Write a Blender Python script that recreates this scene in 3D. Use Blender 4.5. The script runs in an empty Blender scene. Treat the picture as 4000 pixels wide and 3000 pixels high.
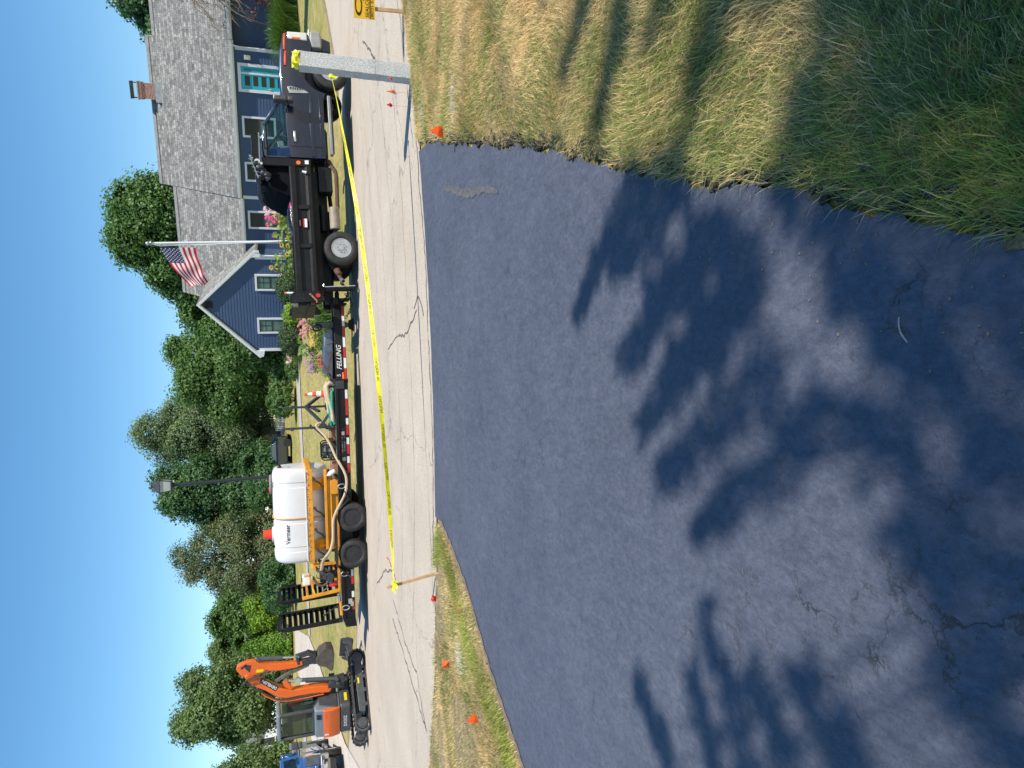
import bpy, bmesh, math, random
import numpy as np
from math import sin, cos, pi, radians
from mathutils import Vector, Matrix, Euler

S = bpy.context.scene
COL = S.collection

# ------------------------------------------------------------------ camera
PITCH, ROLL, CAM_H = radians(18.2), radians(2.1), 1.7
_f = Vector((0, cos(PITCH), -sin(PITCH)))
_r = Vector((1, 0, 0)); _u = _r.cross(_f)
R_ = cos(ROLL) * _r - sin(ROLL) * _u
U_ = sin(ROLL) * _r + cos(ROLL) * _u
cam_d = bpy.data.cameras.new('camera')
cam_d.sensor_width = 36.0
cam_d.lens = 36.0 * 2650 / 4000          # the phone was held sideways: picture right is down
cam_d.clip_start = 0.05
cam_d.clip_end = 2000
cam = bpy.data.objects.new('camera', cam_d)
COL.objects.link(cam)
X_, Y_, Z_ = -U_, R_, -_f
cam.matrix_world = Matrix(((X_.x, Y_.x, Z_.x, 0), (X_.y, Y_.y, Z_.y, 0), (X_.z, Y_.z, Z_.z, CAM_H), (0, 0, 0, 1)))
S.camera = cam

# ------------------------------------------------------------------ sky + sun
SUN_AZ, SUN_EL = radians(-42), radians(53)     # azimuth from +X towards +Y
SUN = Vector((cos(SUN_AZ) * cos(SUN_EL), sin(SUN_AZ) * cos(SUN_EL), sin(SUN_EL)))
w = bpy.data.worlds.new('World'); S.world = w; w.use_nodes = True
nt = w.node_tree; nt.nodes.clear()
sky = nt.nodes.new('ShaderNodeTexSky'); sky.sky_type = 'NISHITA'; sky.sun_disc = False
sky.sun_elevation = SUN_EL
sky.sun_rotation = radians(90) - SUN_AZ
sky.air_density = 1.0; sky.dust_density = 0.05; sky.ozone_density = 3.0; sky.altitude = 50
bg = nt.nodes.new('ShaderNodeBackground'); bg.inputs[1].default_value = 0.115
wo = nt.nodes.new('ShaderNodeOutputWorld')
hs = nt.nodes.new('ShaderNodeHueSaturation'); hs.inputs['Hue'].default_value = 0.494; hs.inputs['Saturation'].default_value = 1.22
nt.links.new(sky.outputs[0], hs.inputs['Color']); nt.links.new(hs.outputs[0], bg.inputs[0]); nt.links.new(bg.outputs[0], wo.inputs[0])
sd = bpy.data.lights.new('sun', 'SUN'); sd.energy = 4.2; sd.angle = radians(0.53); sd.color = (1.0, 0.94, 0.85)
so = bpy.data.objects.new('sun', sd); COL.objects.link(so)
so.rotation_euler = SUN.to_track_quat('Z', 'Y').to_euler(); so.location = (30, -25, 40)
S.view_settings.view_transform = 'Standard'; S.view_settings.look = 'None'
S.view_settings.exposure = 0.55; S.view_settings.gamma = 1.0
S.cycles.max_bounces = 8; S.cycles.transparent_max_bounces = 12

def terr(x, y):
    return 0.07 * max(0.0, y - 19.3)
def terr_np(x, y):
    return 0.07 * np.maximum(0.0, y - 19.3)

# ------------------------------------------------------------------ materials
MATS = {}
def lin(c):
    return tuple(((v / 255) / 12.92 if v <= 10 else (((v / 255) + 0.055) / 1.055) ** 2.4) for v in c)
def nodes(name):
    m = bpy.data.materials.new(name); m.use_nodes = True
    n = m.node_tree; p = n.nodes['Principled BSDF']
    MATS[name] = m
    return m, n, p
def N(n, typ, **kw):
    nd = n.nodes.new(typ)
    for k, v in kw.items():
        if k.startswith('i_'):
            nd.inputs[int(k[2:]) if k[2:].isdigit() else k[2:]].default_value = v
        else:
            setattr(nd, k, v)
    return nd
def ramp(n, stops, fac=None):
    r = n.nodes.new('ShaderNodeValToRGB'); e = r.color_ramp.elements
    while len(e) < len(stops): e.new(0.5)
    for el, (p, c) in zip(e, stops):
        el.position = p; el.color = (c if len(c) == 4 else (*c, 1))
    if fac is not None: n.links.new(fac, r.inputs[0])
    return r
def mixc(n, fac, a, b, mode='MIX'):
    m = n.nodes.new('ShaderNodeMix'); m.data_type = 'RGBA'; m.blend_type = mode
    for sock, val in ((m.inputs[0], fac), (m.inputs[6], a), (m.inputs[7], b)):
        if hasattr(val, 'links'): n.links.new(val, sock)
        elif isinstance(val, (int, float)): sock.default_value = val
        else: sock.default_value = (*val, 1)
    return m.outputs[2]
def noise(n, scale, detail=4, rough=0.55, vec=None, dist=0):
    t = N(n, 'ShaderNodeTexNoise'); t.inputs['Scale'].default_value = scale
    t.inputs['Detail'].default_value = detail; t.inputs['Roughness'].default_value = rough
    t.inputs['Distortion'].default_value = dist
    if vec is not None: n.links.new(vec, t.inputs['Vector'])
    return t.outputs[0]
def coords(n, out='Object', scale=None):
    t = n.nodes.new('ShaderNodeTexCoord')
    o = t.outputs[out]
    if scale:
        mp = n.nodes.new('ShaderNodeMapping'); mp.inputs['Scale'].default_value = scale
        n.links.new(o, mp.inputs[0]); o = mp.outputs[0]
    return o
def bump(n, p, h, strength=0.3, dist=0.01):
    b = n.nodes.new('ShaderNodeBump'); b.inputs['Strength'].default_value = strength
    b.inputs['Distance'].default_value = dist
    n.links.new(h, b.inputs['Height']); n.links.new(b.outputs[0], p.inputs['Normal'])
def M(name, col, rough=0.5, metal=0.0, var=0.25, scale=6.0, bmp=0.0, coat=0.0, spec=0.5, dirt=None, dirt_amt=0.35):
    """painted / plain surface with worn, uneven colour"""
    if name in MATS: return MATS[name]
    m, n, p = nodes(name)
    c = coords(n)
    f = noise(n, scale, 6, 0.62, c)
    d = tuple(v * (1 - var) for v in col); l = tuple(min(1, v * (1 + var * 0.6)) for v in col)
    r = ramp(n, [(0.3, d), (0.72, l)], f)
    out = r.outputs[0]
    if dirt:
        f2 = noise(n, scale * 0.6, 8, 0.7, c)
        rr = ramp(n, [(0.5, (0, 0, 0)), (0.72, (dirt_amt,) * 3)], f2)
        out = mixc(n, rr.outputs[0], out, dirt)
    n.links.new(out, p.inputs['Base Color'])
    r2 = ramp(n, [(0.3, (max(0.02, rough - 0.08),) * 3), (0.7, (min(1, rough + 0.1),) * 3)], f)
    n.links.new(r2.outputs[0], p.inputs['Roughness'])
    p.inputs['Metallic'].default_value = metal
    p.inputs['Specular IOR Level'].default_value = spec
    p.inputs['Coat Weight'].default_value = coat
    p.inputs['Coat Roughness'].default_value = 0.06
    if bmp: bump(n, p, noise(n, scale * 8, 4, 0.6, c), bmp, 0.01)
    return m

# ------------------------------------------------------------------ mesh builder
class MB:
    def __init__(s): s.v = []; s.f = []; s.m = []; s.mi = 0
    def add(s, vs, fs, T=None):
        o = len(s.v)
        s.v += [tuple(T @ Vector(v)) if T else tuple(v) for v in vs]
        s.f += [[i + o for i in f] for f in fs]; s.m += [s.mi] * len(fs)
        return s
    def box(s, x0, x1, y0, y1, z0, z1, T=None):
        vs = [(x, y, z) for x in (x0, x1) for y in (y0, y1) for z in (z0, z1)]
        return s.add(vs, [(0, 1, 3, 2), (4, 6, 7, 5), (0, 4, 5, 1), (2, 3, 7, 6), (0, 2, 6, 4), (1, 5, 7, 3)], T)
    def obox(s, c, size, rot=(0, 0, 0)):
        T = Matrix.Translation(c) @ Euler(rot).to_matrix().to_4x4()
        a, b, d = (v / 2 for v in size)
        return s.box(-a, a, -b, b, -d, d, T)
    def bar(s, p0, p1, w, h, up=(0, 0, 1)):
        p0, p1 = Vector(p0), Vector(p1); d = (p1 - p0); L = d.length; d.normalize()
        u = Vector(up); 
        if abs(d.dot(u)) > 0.98: u = Vector((0, 1, 0))
        sx = d.cross(u).normalized(); uz = sx.cross(d)
        T = Matrix(((d.x, sx.x, uz.x, p0.x), (d.y, sx.y, uz.y, p0.y), (d.z, sx.z, uz.z, p0.z), (0, 0, 0, 1)))
        return s.box(0, L, -w / 2, w / 2, -h / 2, h / 2, T)
    def cyl(s, p0, p1, r0, r1=None, n=16, caps=True):
        r1 = r0 if r1 is None else r1
        p0, p1 = Vector(p0), Vector(p1); d = (p1 - p0).normalized()
        u = Vector((0, 0, 1)) if abs(d.z) < 0.95 else Vector((1, 0, 0))
        a = d.cross(u).normalized(); b = d.cross(a)
        vs = []
        for p, r in ((p0, r0), (p1, r1)):
            vs += [p + (a * cos(2 * pi * i / n) + b * sin(2 * pi * i / n)) * r for i in range(n)]
        fs = [(i, (i + 1) % n, n + (i + 1) % n, n + i) for i in range(n)]
        if caps: fs += [tuple(range(n))[::-1], tuple(range(n, 2 * n))]
        return s.add(vs, fs)
    def tube(s, pts, r, n=8, closed=False):
        pts = [Vector(p) for p in pts]; k = len(pts); vs = []; prev = None
        rs = r if isinstance(r, (list, tuple)) else [r] * k
        for i, p in enumerate(pts):
            if closed: d = pts[(i + 1) % k] - pts[i - 1]
            else: d = pts[min(i + 1, k - 1)] - pts[max(i - 1, 0)]
            d.normalize()
            if prev is None:
                u = Vector((0, 0, 1)) if abs(d.z) < 0.9 else Vector((1, 0, 0))
                a = d.cross(u).normalized()
            else:
                a = (prev - d * prev.dot(d)).normalized()
            prev = a; b = d.cross(a)
            vs += [p + (a * cos(2 * pi * j / n) + b * sin(2 * pi * j / n)) * rs[i] for j in range(n)]
        fs = []
        for i in range(k if closed else k - 1):
            i2 = (i + 1) % k
            fs += [(i * n + j, i * n + (j + 1) % n, i2 * n + (j + 1) % n, i2 * n + j) for j in range(n)]
        if not closed: fs += [tuple(range(n))[::-1], tuple(range((k - 1) * n, k * n))]
        return s.add(vs, fs)
    def prism(s, poly, axis, a, b, T=None):
        n = len(poly)
        def P(u, v, t): return {'x': (t, u, v), 'y': (u, t, v), 'z': (u, v, t)}[axis]
        vs = [P(u, v, a) for u, v in poly] + [P(u, v, b) for u, v in poly]
        fs = [tuple(range(n))[::-1], tuple(range(n, 2 * n))] + [(i, (i + 1) % n, n + (i + 1) % n, n + i) for i in range(n)]
        return s.add(vs, fs, T)
    def lathe(s, prof, c=(0, 0, 0), axis='z', n=24, closed=False):
        c = Vector(c); vs = []
        for r, h in prof:
            for i in range(n):
                q = 2 * pi * i / n; a, b = r * cos(q), r * sin(q)
                vs.append(c + Vector({'x': (h, a, b), 'y': (a, h, b), 'z': (a, b, h)}[axis]))
        k = len(prof); fs = []
        for i in range(k if closed else k - 1):
            i2 = (i + 1) % k
            fs += [(i * n + j, i * n + (j + 1) % n, i2 * n + (j + 1) % n, i2 * n + j) for j in range(n)]
        if not closed:
            if prof[0][0] > 1e-5: fs.append(tuple(range(n)))
            if prof[-1][0] > 1e-5: fs.append(tuple(range((k - 1) * n, k * n)))
        return s.add(vs, fs)
    def sphere(s, c, r, nu=14, nv=9):
        c = Vector(c); r = (r, r, r) if isinstance(r, (int, float)) else r
        vs = [c + Vector((0, 0, -r[2]))]
        for j in range(1, nv):
            t = -pi / 2 + pi * j / nv
            vs += [c + Vector((r[0] * cos(t) * cos(2 * pi * i / nu), r[1] * cos(t) * sin(2 * pi * i / nu), r[2] * sin(t))) for i in range(nu)]
        vs.append(c + Vector((0, 0, r[2])))
        fs = [(0, 1 + (i + 1) % nu, 1 + i) for i in range(nu)]
        for j in range(nv - 2):
            o = 1 + j * nu
            fs += [(o + i, o + (i + 1) % nu, o + nu + (i + 1) % nu, o + nu + i) for i in range(nu)]
        o = 1 + (nv - 2) * nu; t = len(vs) - 1
        fs += [(o + i, o + (i + 1) % nu, t) for i in range(nu)]
        return s.add(vs, fs)
    def quad(s, *p): return s.add(p, [tuple(range(len(p)))])
    def slab(s, a, b, c, d, t):
        """thick panel on four corners, thickened along its normal by t"""
        a, b, c, d = map(Vector, (a, b, c, d)); nn = (b - a).cross(d - a).normalized() * t
        vs = [a, b, c, d, a + nn, b + nn, c + nn, d + nn]
        return s.add(vs, [(3, 2, 1, 0), (4, 5, 6, 7), (0, 1, 5, 4), (1, 2, 6, 5), (2, 3, 7, 6), (3, 0, 4, 7)])

def build(name, mb, mats, parent=None, smooth=False, bevel=0.0, seg=2, recalc=True, angle=35):
    me = bpy.data.meshes.new(name)
    me.from_pydata(mb.v, [], mb.f); 
    if not isinstance(mats, (list, tuple)): mats = [mats]
    for m in mats: me.materials.append(m)
    me.polygons.foreach_set('material_index', mb.m)
    if recalc:
        bm = bmesh.new(); bm.from_mesh(me); bmesh.ops.recalc_face_normals(bm, faces=bm.faces); bm.to_mesh(me); bm.free()
    o = bpy.data.objects.new(name, me); COL.objects.link(o)
    if parent: o.parent = parent
    if smooth:
        me.polygons.foreach_set('use_smooth', [True] * len(me.polygons))
        if smooth != 'all': 
            me.set_sharp_from_angle(angle=radians(angle))
    if bevel:
        b = o.modifiers.new('bevel', 'BEVEL'); b.width = bevel; b.segments = seg; b.limit_method = 'ANGLE'; b.angle_limit = radians(40)
        b.harden_normals = False
    return o
def thing(name, label, cat, loc=(0, 0, 0), rz=0.0, group=None, rot=None):
    o = bpy.data.objects.new(name, None); COL.objects.link(o)
    o.empty_display_size = 0.2
    o.location = loc; o.rotation_euler = rot if rot else (0, 0, rz)
    return tag(o, label, cat, group)
def tag(o, label, cat, group=None):
    o['label'] = label; o['category'] = cat
    if group: o['group'] = group
    return o
def struct(o): o['kind'] = 'structure'; return o
def stuff(o, label=None, cat=None):
    o['kind'] = 'stuff'
    if label: o['label'] = label
    if cat: o['category'] = cat
    return o
def text_mesh(body, size, bold=0.0, shear=0.0, spacing=1.0, extrude=0.0):
    cu = bpy.data.curves.new('txt', 'FONT'); cu.body = body; cu.size = size; cu.offset = bold; cu.shear = shear
    cu.space_character = spacing; cu.extrude = extrude; cu.resolution_u = 3
    cu.align_x = 'LEFT'
    o = bpy.data.objects.new('txt', cu); COL.objects.link(o)
    dg = bpy.context.evaluated_depsgraph_get(); dg.update()
    me = bpy.data.meshes.new_from_object(o.evaluated_get(dg))
    vs = [v.co.copy() for v in me.vertices]; fs = [tuple(p.vertices) for p in me.polygons]
    bpy.data.objects.remove(o); bpy.data.curves.remove(cu); bpy.data.meshes.remove(me)
    return vs, fs
def lettering(body, width, height, T, mat, parent, name='lettering', bold=0.0, shear=0.0, mirror=False, bend=None):
    """flat letters fitted to width x height, placed by T (x = reading direction, y = up)"""
    vs, fs = text_mesh(body, 1.0, bold, shear)
    x0 = min(v.x for v in vs); x1 = max(v.x for v in vs); y0 = min(v.y for v in vs); y1 = max(v.y for v in vs)
    mb = MB(); out = []
    for v in vs:
        u = (v.x - x0) / (x1 - x0); t = (v.y - y0) / (y1 - y0)
        if mirror: u = 1 - u
        p = Vector((u * width, t * height, 0))
        out.append(bend(u, t) if bend else T @ p)
    mb.add(out, fs)
    return build(name, mb, mat, parent, recalc=False)
def FRONT(x, y, z):
    """letters on a face that looks towards -y"""
    return Matrix(((1, 0, 0, x), (0, 0, -1, y), (0, 1, 0, z), (0, 0, 0, 1)))

def quads_np(name, V, mat, parent=None, uv=None, smooth=False, F=None, mats_idx=None):
    n = len(V)
    if F is None: F = np.arange(n, dtype=np.int32).reshape(-1, 4)
    me = bpy.data.meshes.new(name)
    me.vertices.add(n); me.vertices.foreach_set('co', np.asarray(V, np.float32).ravel())
    nf = len(F); me.loops.add(nf * 4); me.polygons.add(nf)
    me.loops.foreach_set('vertex_index', F.astype(np.int32).ravel())
    me.polygons.foreach_set('loop_start', np.arange(0, nf * 4, 4, dtype=np.int32))
    for m in (mat if isinstance(mat, (list, tuple)) else [mat]): me.materials.append(m)
    if mats_idx is not None: me.polygons.foreach_set('material_index', np.asarray(mats_idx, np.int32))
    if smooth: me.polygons.foreach_set('use_smooth', np.ones(nf, bool))
    me.update(calc_edges=True)
    o = bpy.data.objects.new(name, me); COL.objects.link(o)
    if parent: o.parent = parent
    return o
# ------------------------------------------------------------------ ground materials
def mat_grass_ground():
    m, n, p = nodes('lawn_turf')
    c = coords(n)
    a = noise(n, 0.35, 5, 0.6, c); b = noise(n, 2.3, 6, 0.7, c)
    cs = coords(n, 'Object', (1.0, 0.25, 1.0))
    s = noise(n, 7.0, 6, 0.75, cs); f = noise(n, 55, 3, 0.7, c)
    r = ramp(n, [(0.3, (0.19, 0.22, 0.06)), (0.5, (0.40, 0.33, 0.13)), (0.68, (0.56, 0.43, 0.20))], b)
    r2 = ramp(n, [(0.35, (0.19, 0.235, 0.06)), (0.65, (0.52, 0.40, 0.19))], a)
    o = mixc(n, 0.5, r.outputs[0], r2.outputs[0])
    rs = ramp(n, [(0.35, (0.62, 0.66, 0.55)), (0.7, (1.25, 1.2, 1.1))], s)
    o = mixc(n, 0.8, o, rs.outputs[0], 'MULTIPLY')
    rf = ramp(n, [(0.3, (0.6, 0.6, 0.6)), (0.7, (1.3, 1.3, 1.3))], f)
    o = mixc(n, 0.6, o, rf.outputs[0], 'MULTIPLY')
    n.links.new(o, p.inputs['Base Color']); p.inputs['Roughness'].default_value = 0.9
    p.inputs['Specular IOR Level'].default_value = 0.15
    bump(n, p, f, 0.6, 0.05)
    return m
def mat_soil():
    m, n, p = nodes('dry_thatch_soil')
    c = coords(n); a = noise(n, 9, 6, 0.7, c); b = noise(n, 120, 3, 0.7, c)
    r = ramp(n, [(0.3, (0.14, 0.105, 0.055)), (0.65, (0.42, 0.32, 0.16))], a)
    rb = ramp(n, [(0.3, (0.5, 0.5, 0.5)), (0.7, (1.3, 1.3, 1.3))], b)
    n.links.new(mixc(n, 0.8, r.outputs[0], rb.outputs[0], 'MULTIPLY'), p.inputs['Base Color'])
    p.inputs['Roughness'].default_value = 0.95; bump(n, p, b, 0.8, 0.02)
    return m
def mat_road(name='pale_road_asphalt', base=(0.51, 0.435, 0.345)):
    m, n, p = nodes(name)
    c = coords(n)
    sp = noise(n, 75, 3, 0.75, c); sp2 = noise(n, 210, 2, 0.8, c)
    lg = noise(n, 0.7, 5, 0.6, c)
    st = noise(n, 1.3, 6, 0.65, coords(n, 'Object', (0.12, 0.9, 1)))
    d = tuple(v * 0.55 for v in base); l = tuple(min(1, v * 1.3) for v in base)
    r = ramp(n, [(0.40, d), (0.5, base), (0.62, l)], sp)
    r2 = ramp(n, [(0.38, tuple(v * 0.6 for v in base)), (0.62, tuple(min(1, v * 1.25) for v in base))], sp2)
    o = mixc(n, 0.5, r.outputs[0], r2.outputs[0])
    o = mixc(n, 0.75, o, ramp(n, [(0.3, (0.84, 0.83, 0.82)), (0.7, (1.08, 1.08, 1.08))], lg).outputs[0], 'MULTIPLY')
    o = mixc(n, 0.25, o, ramp(n, [(0.3, (0.88, 0.87, 0.85)), (0.62, (1.05, 1.05, 1.05))], st).outputs[0], 'MULTIPLY')
    vo = N(n, 'ShaderNodeTexVoronoi'); vo.feature = 'DISTANCE_TO_EDGE'; vo.inputs['Scale'].default_value = 0.23
    dn = N(n, 'ShaderNodeTexNoise'); dn.inputs['Scale'].default_value = 1.6; dn.inputs['Detail'].default_value = 5
    n.links.new(c, dn.inputs['Vector'])
    ad = N(n, 'ShaderNodeVectorMath', operation='MULTIPLY_ADD'); ad.inputs[1].default_value = (1.1, 1.1, 0)
    n.links.new(dn.outputs['Color'], ad.inputs[0]); n.links.new(c, ad.inputs[2]); n.links.new(ad.outputs[0], vo.inputs['Vector'])
    cr = ramp(n, [(0.0, (0.42, 0.42, 0.42)), (0.0035, (1, 1, 1))], vo.outputs['Distance'])
    o = mixc(n, 0.75, o, cr.outputs[0], 'MULTIPLY')
    n.links.new(o, p.inputs['Base Color']); p.inputs['Roughness'].default_value = 0.85
    p.inputs['Specular IOR Level'].default_value = 0.3
    bump(n, p, sp, 0.45, 0.006)
    return m
def mat_seal():
    """fresh sealcoat: bluish black, pebbled, with hairline cracks telegraphing through"""
    m, n, p = nodes('fresh_sealcoat')
    c = coords(n)
    # stretch along the brush direction
    big = noise(n, 0.9, 4, 0.55, c); mid = noise(n, 14, 5, 0.65, coords(n, 'Object', (1.0, 0.45, 1))); fin = noise(n, 150, 3, 0.75, c); peb = noise(n, 42, 4, 0.7, coords(n, 'Object', (1.0, 0.6, 1)))
    col = ramp(n, [(0.3, (0.072, 0.079, 0.106)), (0.7, (0.095, 0.103, 0.134))], big)
    o = mixc(n, 0.6, col.outputs[0], ramp(n, [(0.3, (0.75, 0.75, 0.77)), (0.7, (1.2, 1.2, 1.18))], mid).outputs[0], 'MULTIPLY')
    def cracks(scale, wdt, dsc, damp):
        vo = N(n, 'ShaderNodeTexVoronoi'); vo.feature = 'DISTANCE_TO_EDGE'; vo.inputs['Scale'].default_value = scale
        dn = N(n, 'ShaderNodeTexNoise'); dn.inputs['Scale'].default_value = dsc; dn.inputs['Detail'].default_value = 7; dn.inputs['Roughness'].default_value = 0.65
        n.links.new(c, dn.inputs['Vector'])
        ad = N(n, 'ShaderNodeVectorMath', operation='MULTIPLY_ADD'); ad.inputs[1].default_value = (damp, damp, 0)
        n.links.new(dn.outputs['Color'], ad.inputs[0]); n.links.new(c, ad.inputs[2]); n.links.new(ad.outputs[0], vo.inputs['Vector'])
        return ramp(n, [(0.0, (0, 0, 0)), (wdt, (1, 1, 1))], vo.outputs['Distance']).outputs[0]
    k1 = cracks(0.62, 0.007, 4.5, 0.55); k2 = cracks(2.4, 0.012, 8.0, 0.33)
    gate = ramp(n, [(0.55, (0, 0, 0)), (0.68, (0.55, 0.55, 0.55))], noise(n, 1.1, 3, 0.5, c)).outputs[0]
    k2g = mixc(n, gate, (1, 1, 1), k2)
    gate1 = ramp(n, [(0.52, (0, 0, 0)), (0.66, (0.6, 0.6, 0.6))], noise(n, 2.7, 4, 0.6, c)).outputs[0]
    k1g = mixc(n, gate1, (1, 1, 1), k1)
    k3 = cracks(4.6, 0.030, 13.0, 0.22)
    sx = N(n, 'ShaderNodeSeparateXYZ'); n.links.new(c, sx.inputs[0])
    mr = N(n, 'ShaderNodeMapRange'); mr.inputs[1].default_value = 1.2; mr.inputs[2].default_value = 4.2; mr.inputs[3].default_value = 0.07; mr.inputs[4].default_value = -0.25
    n.links.new(sx.outputs[1], mr.inputs[0])
    ad3 = N(n, 'ShaderNodeMath', operation='ADD'); n.links.new(noise(n, 1.9, 5, 0.65, c), ad3.inputs[0]); n.links.new(mr.outputs[0], ad3.inputs[1])
    gate3 = ramp(n, [(0.54, (0, 0, 0)), (0.66, (1, 1, 1))], ad3.outputs[0]).outputs[0]
    k3g = mixc(n, gate3, (1, 1, 1), k3)
    crumble = ramp(n, [(0.60, (1, 1, 1)), (0.70, (0.1, 0.1, 0.1))], noise(n, 23, 5, 0.75, c)).outputs[0]
    k3g = mixc(n, 1.0, k3g, mixc(n, gate3, (1, 1, 1), crumble), 'MULTIPLY')
    kk = mixc(n, 1.0, mixc(n, 1.0, k1g, k2g, 'MULTIPLY'), k3g, 'MULTIPLY')
    o = mixc(n, 0.75, o, ramp(n, [(0.34, (0.72, 0.72, 0.74)), (0.66, (1.25, 1.25, 1.22))], peb).outputs[0], 'MULTIPLY')
    o = mixc(n, 0.6, o, ramp(n, [(0.34, (0.75, 0.75, 0.77)), (0.68, (1.3, 1.3, 1.26))], fin).outputs[0], 'MULTIPLY')
    sheen_fleck = ramp(n, [(0.66, (0, 0, 0)), (0.74, (0.5, 0.5, 0.5))], noise(n, 31, 4, 0.75, coords(n, 'Object', (1.0, 0.7, 1)))).outputs[0]
    o = mixc(n, sheen_fleck, o, (0.17, 0.175, 0.19))  # pale flecks put the sealer's sheen into its colour
    o = mixc(n, kk, (0.034, 0.035, 0.041), o)
    n.links.new(o, p.inputs['Base Color'])
    p.inputs['Roughness'].default_value = 0.52
    rr = ramp(n, [(0.35, (0.44,) * 3), (0.7, (0.6,) * 3)], mid); n.links.new(rr.outputs[0], p.inputs['Roughness'])
    p.inputs['Specular IOR Level'].default_value = 0.42
    h1 = mixc(n, 0.6, mid, peb); h1 = mixc(n, 0.3, h1, fin); h = mixc(n, 0.35, h1, kk)
    bump(n, p, h, 0.9, 0.016)
    return m
def mat_leaf(name, dark, light, trans=0.3, extra=None, extra_p=0.1):
    if name in MATS: return MATS[name]
    m, n, p = nodes(name)
    g = N(n, 'ShaderNodeNewGeometry')
    stops = [(0.0, dark), (0.75, light)]
    if extra: stops = [(0.0, dark), (max(0.2, 0.9 - extra_p), light), (1.0 - extra_p, light), (1.0, extra)]
    r = ramp(n, stops, g.outputs['Random Per Island'])
    c = coords(n); nz = noise(n, 0.5, 3, 0.6, c)
    o = mixc(n, 0.8, r.outputs[0], ramp(n, [(0.3, (0.7, 0.74, 0.7)), (0.7, (1.3, 1.22, 1.1))], nz).outputs[0], 'MULTIPLY')
    n.links.new(o, p.inputs['Base Color']); p.inputs['Roughness'].default_value = 0.5
    p.inputs['Specular IOR Level'].default_value = 0.35
    tr = N(n, 'ShaderNodeBsdfTranslucent'); n.links.new(mixc(n, 1.0, o, (1.25, 1.35, 0.6), 'MULTIPLY'), tr.inputs[0])
    mx = N(n, 'ShaderNodeMixShader'); mx.inputs[0].default_value = trans
    n.links.new(p.outputs[0], mx.inputs[1]); n.links.new(tr.outputs[0], mx.inputs[2])
    n.links.new(mx.outputs[0], n.nodes['Material Output'].inputs[0])
    return m
def mat_blade():
    """lawn blades: straw and green mixed in drifting patches, greener towards the shaded end of the lawn"""
    m, n, p = nodes('lawn_blades')
    g = N(n, 'ShaderNodeNewGeometry'); c = coords(n)
    a = noise(n, 0.9, 4, 0.6, c); b = noise(n, 3.2, 4, 0.6, c)
    sx = N(n, 'ShaderNodeSeparateXYZ'); n.links.new(c, sx.inputs[0])
    mr = N(n, 'ShaderNodeMapRange'); mr.inputs[1].default_value = 0.9; mr.inputs[2].default_value = 3.6; mr.inputs[3].default_value = 0.20; mr.inputs[4].default_value = -0.04
    n.links.new(sx.outputs[1], mr.inputs[0])
    ad = N(n, 'ShaderNodeMath', operation='ADD'); n.links.new(a, ad.inputs[0]); n.links.new(mr.outputs[0], ad.inputs[1])
    a2 = N(n, 'ShaderNodeMath', operation='MULTIPLY_ADD'); a2.inputs[1].default_value = 0.5; n.links.new(b, a2.inputs[0]); n.links.new(ad.outputs[0], a2.inputs[2])
    a3 = N(n, 'ShaderNodeMath', operation='MULTIPLY_ADD'); a3.inputs[1].default_value = 0.42; n.links.new(g.outputs['Random Per Island'], a3.inputs[0]); n.links.new(a2.outputs[0], a3.inputs[2])
    r = ramp(n, [(0.0, (0.90, 0.70, 0.38)), (0.82, (0.84, 0.63, 0.31)), (0.95, (0.50, 0.45, 0.17)), (1.0, (0.22, 0.31, 0.065))], None)
    sc = N(n, 'ShaderNodeMath', operation='MULTIPLY'); sc.inputs[1].default_value = 0.92; n.links.new(a3.outputs[0], sc.inputs[0])
    n.links.new(sc.outputs[0], r.inputs[0])
    wn = N(n, 'ShaderNodeTexWhiteNoise', noise_dimensions='1D'); n.links.new(g.outputs['Random Per Island'], wn.inputs['W'])
    o = mixc(n, 1.0, r.outputs[0], ramp(n, [(0.0, (0.62, 0.62, 0.62)), (1.0, (1.3, 1.3, 1.3))], wn.outputs[0]).outputs[0], 'MULTIPLY')
    n.links.new(o, p.inputs['Base Color']); p.inputs['Roughness'].default_value = 0.55; p.inputs['Specular IOR Level'].default_value = 0.3
    tr = N(n, 'ShaderNodeBsdfTranslucent'); n.links.new(o, tr.inputs[0])
    mx = N(n, 'ShaderNodeMixShader'); mx.inputs[0].default_value = 0.4
    n.links.new(p.outputs[0], mx.inputs[1]); n.links.new(tr.outputs[0], mx.inputs[2]); n.links.new(mx.outputs[0], n.nodes['Material Output'].inputs[0])
    return m
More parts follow.
